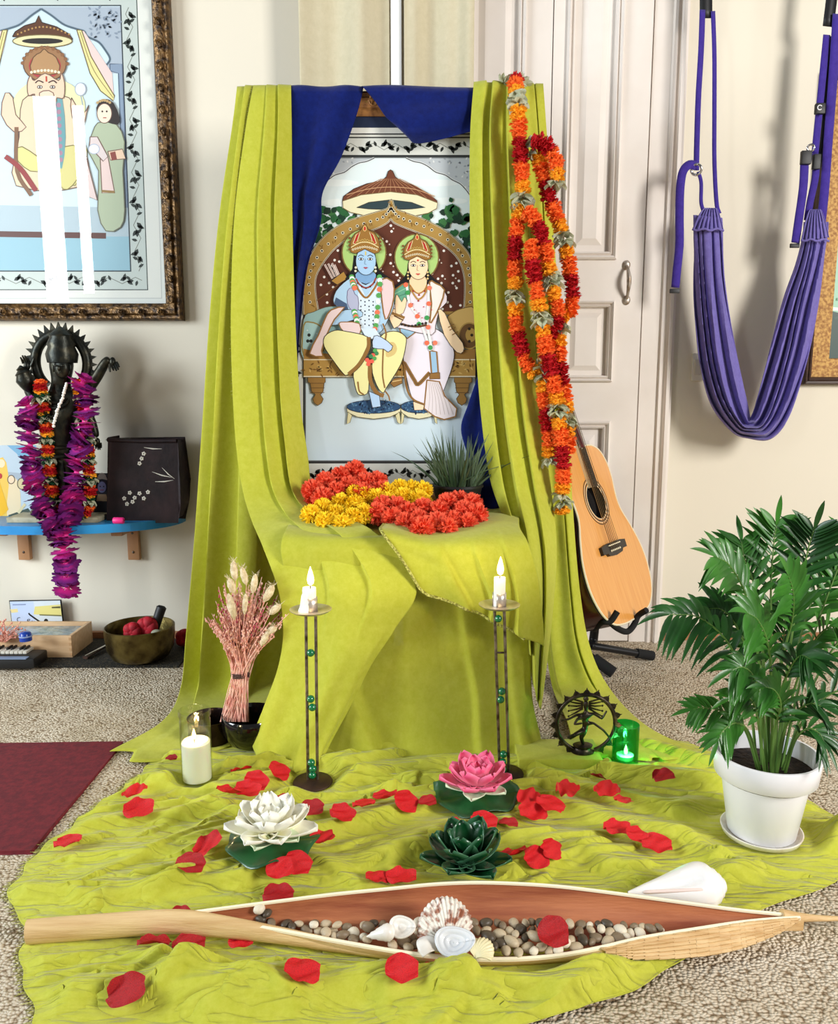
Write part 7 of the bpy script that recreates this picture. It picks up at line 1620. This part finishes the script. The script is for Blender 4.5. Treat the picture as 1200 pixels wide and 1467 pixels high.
for L, w_ in ((Bk, .0028), (Fk, .0034)): MB().tube([Vector(q) for q in L[::2]], [w_] * len(L[::2]), 6).build('rim', POD_RIM, pod)
# split fibrous lip on the right front
P = []; j0 = int(nS * .64); m_ = nS - 2 - j0
for q_ in range(60):
    t = q_ / 59; f = Vector(Fk[min(nS - 1, j0 + int(round(t * m_)))]); h = .030 * math.sin(math.pi * t ** .8) ** .8; row = []
    for k in range(25):
        u = k / 24; row.append(f + Vector((0, -.0035 - .016 * u * math.sin(math.pi * t) - .0011 * math.sin(u * 40 + 2 * math.sin(6 * t)) * (t < .98), -h * u + .002)))
    P.append(row)
for row in P:
    for v in row: v.z = max(v.z, .004)
MB().grid(P).build('split_lip', POD_OUT, pod, solid=.002)
stalk = [PZ(40, 1335, .024), PZ(90, 1331, .026), PZ(150, 1326.5, .028), PZ(210, 1322, .031), PZ(262, 1321, .034), PZ(330, 1329, .033), PZ(400, 1340, .030), PZ(480, 1354, .026), PZ(560, 1367, .022), PZ(620, 1374, .019)]
MB().tube(cr(stalk, 48), [.0185] * 22 + [.0185 - .00065 * i for i in range(26)], 14, flat=.72, up=(0, 1, 0)).build('stalk', POD_OUT, pod)
MB().tube(cr([PZ(1120, 1312, .034), PZ(1160, 1315, .030), PZ(1200, 1316, .024), PZ(1240, 1316, .018)], 12), [.010, .0085, .007, .006, .005, .0045, .004, .0036, .0032, .003, .0025, .002], 8).build('dry_tip', POD_OUT, pod)
# pebbles
STN = [M('cream_pebble', (232, 224, 204), .5, noise=(30, (208, 194, 168), 5, .35, .7)), M('beige_pebble', (208, 192, 162), .5, noise=(30, (168, 148, 118), 5, .35, .7)), M('grey_brown_pebble', (142, 124, 98), .5, noise=(34, (104, 88, 70), 5, .35, .7)), M('dark_pebble', (92, 80, 64), .45, noise=(34, (62, 54, 44), 5, .35, .7))]
for i in range(10):
    r = random.Random(40 + i); mb = MB(); sx, sy, sz = 1, r.uniform(.68, .95), r.uniform(.55, .8); P = []
    for a in range(11):
        th = math.pi * a / 10; row = []
        for k in range(17):
            ph = 6.283 * (k % 16) / 16; q = 1 + .07 * math.sin(2 * ph + i) * math.sin(th) + .05 * math.sin(3 * ph + 2 * i + th * 2); row.append((sx * q * math.sin(th) * math.cos(ph), sy * q * math.sin(th) * math.sin(ph), sz * math.cos(th)))
        P.append(row)
    mb.grid(P); proto('pebble_%d' % i, mb, STN[(0, 1, 1, 2, 0, 1, 2, 3, 1, 2)[i]])
r = random.Random(77); placed = []
def pod_floor(x, y):
    j = min(range(0, nS), key=lambda q: abs(SEC[q][9].x - x)); s_ = SEC[j]; k = min(range(len(s_)), key=lambda q: abs(s_[q].y - y)); return s_[k].z, s_, k
SHELL_SPOTS = [(635, 1322, 34), (650, 1347, 36), (575, 1328, 26), (545, 1342, 18), (690, 1358, 18), (678, 1350, 20), (792, 1336, 24)]
tries = 0
while len(placed) < 190 and tries < 9000:
    tries += 1; px = r.uniform(362, 968); up_ = np.interp(px, [362, 420, 500, 560, 640, 720, 800, 880, 968], [1316, 1321, 1325, 1322, 1320, 1322, 1320, 1324, 1330]); lo = np.interp(px, [f[0] for f in FRONT], [f[1] for f in FRONT]) - 7
    if lo - up_ < 4: continue
    py = r.uniform(up_, lo); R = r.uniform(.0066, .0118) * (1.0 if px < 900 else .9)
    if any((px - a) ** 2 + ((py - b) * 1.2) ** 2 < c_ * c_ for a, b, c_ in SHELL_SPOTS): continue
    zz = np.interp(py, [up_, lo], [.030, .024]) + .006 * r.random(); p_ = PZ(px, py, zz)
    zf, s_, k = pod_floor(p_.x, p_.y); p_.z = max(p_.z, zf + R * .62)
    if p_.y > s_[2].y or p_.y < s_[-2].y: continue
    if any((p_ - q).length < (R + r2) * .70 for q, r2 in placed): continue
    placed.append((p_, R))
    o = bpy.data.objects.new('pebble', PROTO['pebble_%d' % r.randrange(10)]); C.objects.link(o); o.location = p_; o.rotation_mode = 'QUATERNION'; o.rotation_quaternion = Quaternion((0, 0, 1), r.uniform(0, 6.28)) @ Quaternion((1, 0, 0), r.uniform(-.5, .5)); o.scale = (R, R, R)
    tag(o, 'small rounded beige or grey pebble lying in the palm pod', 'pebble', 'pebbles in the palm pod')
# shells
SHW = M('white_shell', (238, 234, 226), .35, noise=(20, (214, 204, 190), 4, .4, .7), coat=.2); 
def scallop(name, label, px, py, z, Rr, tilt, yaw, m, ribs=18, depth=.32):
    P = []; c = PZ(px, py, z); rot = Matrix.Rotation(yaw, 3, 'Z') @ Matrix.Rotation(tilt, 3, 'X')
    for j in range(14):
        t = j / 13; row = []
        for k in range(73):
            a = math.radians(-72 + 144 * k / 72); rr = Rr * 2 * t * math.cos(a * .62) ** .6 * (1 + .022 * math.cos(k * 2 * math.pi / 72 * ribs)); x, y = rr * math.sin(a) * .86, rr * math.cos(a) - Rr; zz = depth * Rr * (1 - ((t - .45) / .55) ** 2) + .035 * Rr * math.cos(k * 2 * math.pi / 72 * ribs) * t; row.append(c + rot @ Vector((x, y, zz)))
        P.append(row)
    mb = MB(); mb.grid(P)
    mb.cur = 0; o = mb.build(name, m, solid=.0014); tag(o, label, 'shell'); origin_to(o, c); return o
def rayed():
    m = M('brown_rayed_shell', (240, 232, 220), .4); nt = m.node_tree; N = nt.nodes; L = nt.links; tc = N.new('ShaderNodeTexCoord'); s = N.new('ShaderNodeTexNoise'); s.inputs['Scale'].default_value = 90; s.inputs['Detail'].default_value = 3; L.new(tc.outputs['Object'], s.inputs['Vector'])
    r_ = N.new('ShaderNodeValToRGB'); r_.color_ramp.elements[0].position = .46; r_.color_ramp.elements[0].color = lin((240, 234, 222)) + (1,); r_.color_ramp.elements[1].position = .62; r_.color_ramp.elements[1].color = lin((156, 96, 70)) + (1,); L.new(s.outputs['Fac'], r_.inputs['Fac']); L.new(r_.outputs['Color'], N['Principled BSDF'].inputs['Base Color']); return m
scallop('scallop_shell', 'white scallop shell with brown ray marks standing in the middle of the pod', 636, 1318, .056, .030, 1.15, .25, rayed())
def clam(name, label, px, py, z, a, b, tilt, yaw, m, rings=3):
    c = PZ(px, py, z); rot = Matrix.Rotation(yaw, 3, 'Z') @ Matrix.Rotation(tilt, 3, 'X'); mb = MB(); P = []
    for j in range(22):
        t = j / 21; row = []
        for k in range(41):
            ph = 6.283 * k / 40; e = 1 + .06 * math.sin(3 * ph + 1); zz = .45 * b * t * t + .05 * b * math.sin(t * rings * 6.283); row.append(c + rot @ Vector((a * t * e * math.cos(ph), b * t * e * math.sin(ph), zz)))
        P.append(row)
    o = mb.grid(P).build(name, m, solid=.0025); tag(o, label, 'shell'); origin_to(o, c); return o
PEARL = M('pearly_blue_white_shell', (222, 224, 226), .25, noise=(14, (190, 196, 204), 4, .4, .7), coat=.5)
clam('clam_shell', 'large pearly white open shell with ring ridges in front of the scallop', 650, 1351, .044, .027, .019, .62, .05, PEARL)
clam('clam_shell', 'smaller white cupped shell left of the scallop in the pod', 576, 1329, .050, .018, .014, .75, -.15, SHW, 2)
scallop('cockle_shell', 'small cream ribbed cockle shell right of the pearly shell', 690, 1360, .042, .015, .55, -.7, M('cream_ribbed_shell', (232, 220, 176), .4), 12, .5)
scallop('cockle_shell', 'pale smooth fan shell left of the pearly shell at the pod front', 614, 1354, .038, .016, .35, .9, SHW, 3, .5)
tip = PZ(545, 1342, .040); cs = MB().lathe([(.0005, 0), (.003, .006), (.0045, .007), (.006, .014), (.0075, .0155), (.010, .024), (.0112, .026), (.012, .032), (.008, .039), (.001, .041)], (0, 0, 0), 20, rot=Matrix.Rotation(1.35, 3, 'Y'))
cs.v = [v + tip - Vector((.020, 0, 0)) for v in cs.v]; cs = cs.build('cone_shell', SHW); tag(cs, 'small pointed white cone shell at the pod front, left of the cupped shell', 'shell'); origin_to(cs, tip)
p_ = PZ(792, 1336, .048); o = bpy.data.objects.new('rose_petal', PROTO['rose_petal_6']); C.objects.link(o); o.location = p_; s = 48 * mpp(p_); o.rotation_mode = 'QUATERNION'; o.rotation_quaternion = Quaternion((1, 0, 0), .45) @ Quaternion((0, 0, 1), 1.45); o.scale = (s, s, s); tag(o, 'dark red petal lying on the pebbles inside the pod', 'petal', 'red rose petals scattered on the cloth')

# ------------------------------------------------------------------ conch
SHELLW = M('smooth_white_conch', (240, 236, 232), .35, coat=.2, sss=.08); INN = M('conch_lip_pink_white', (236, 214, 204), .4)
cc = on_cloth(975, 1285, .0); cc.z = ground(cc.x, cc.y) + .028; A0 = PZ(899, 1279, cc.z - .006); A1 = PZ(1040, 1268, cc.z + .002); ax = (A1 - A0); L = ax.length; ax.normalize()
cn = thing('conch_shell', 'smooth white conch shell lying behind the right end of the pod', 'shell', cc); up = Vector((0, 0, 1)); sd = ax.cross(up).normalized(); up = sd.cross(ax)
prof = [(0, .002), (.08, .006), (.2, .012), (.35, .019), (.5, .027), (.62, .033), (.72, .036), (.80, .034), (.86, .027), (.89, .025), (.92, .019), (.94, .0175), (.965, .011), (.98, .010), (1.0, .002)]
q = cr(prof, 60); P = []
for (t, rr) in q:
    row = []
    for k in range(37):
        a = 6.283 * k / 36; bul = 1 + .10 * math.cos(a - .8) * math.sin(math.pi * t); gr = 0.0
        da = math.atan2(math.sin(a - .98), math.cos(a - .98)); m_ = math.exp(-(da / .24) ** 2) * max(0, math.sin(math.pi * min(1, max(0, (t - .12) / .62)))) ; rr2 = max(.0012, rr) * bul * (1 - .68 * m_)
        row.append(A0 + ax * L * t + (sd * math.cos(a) + up * math.sin(a)) * rr2)
    P.append(row)
MB().grid(P).build('body', SHELLW, cn)
lip = []
for i in range(22):
    t = .14 + .56 * i / 21; rr = float(np.interp(t, [a for a, b in prof], [b for a, b in prof])); a = .98 - .46; lip.append(A0 + ax * L * t + (sd * math.cos(a) + up * math.sin(a)) * rr * 1.02)
MB().tube(lip, [.0012] + [.0028] * 20 + [.0012], 8).build('lip', INN, cn)
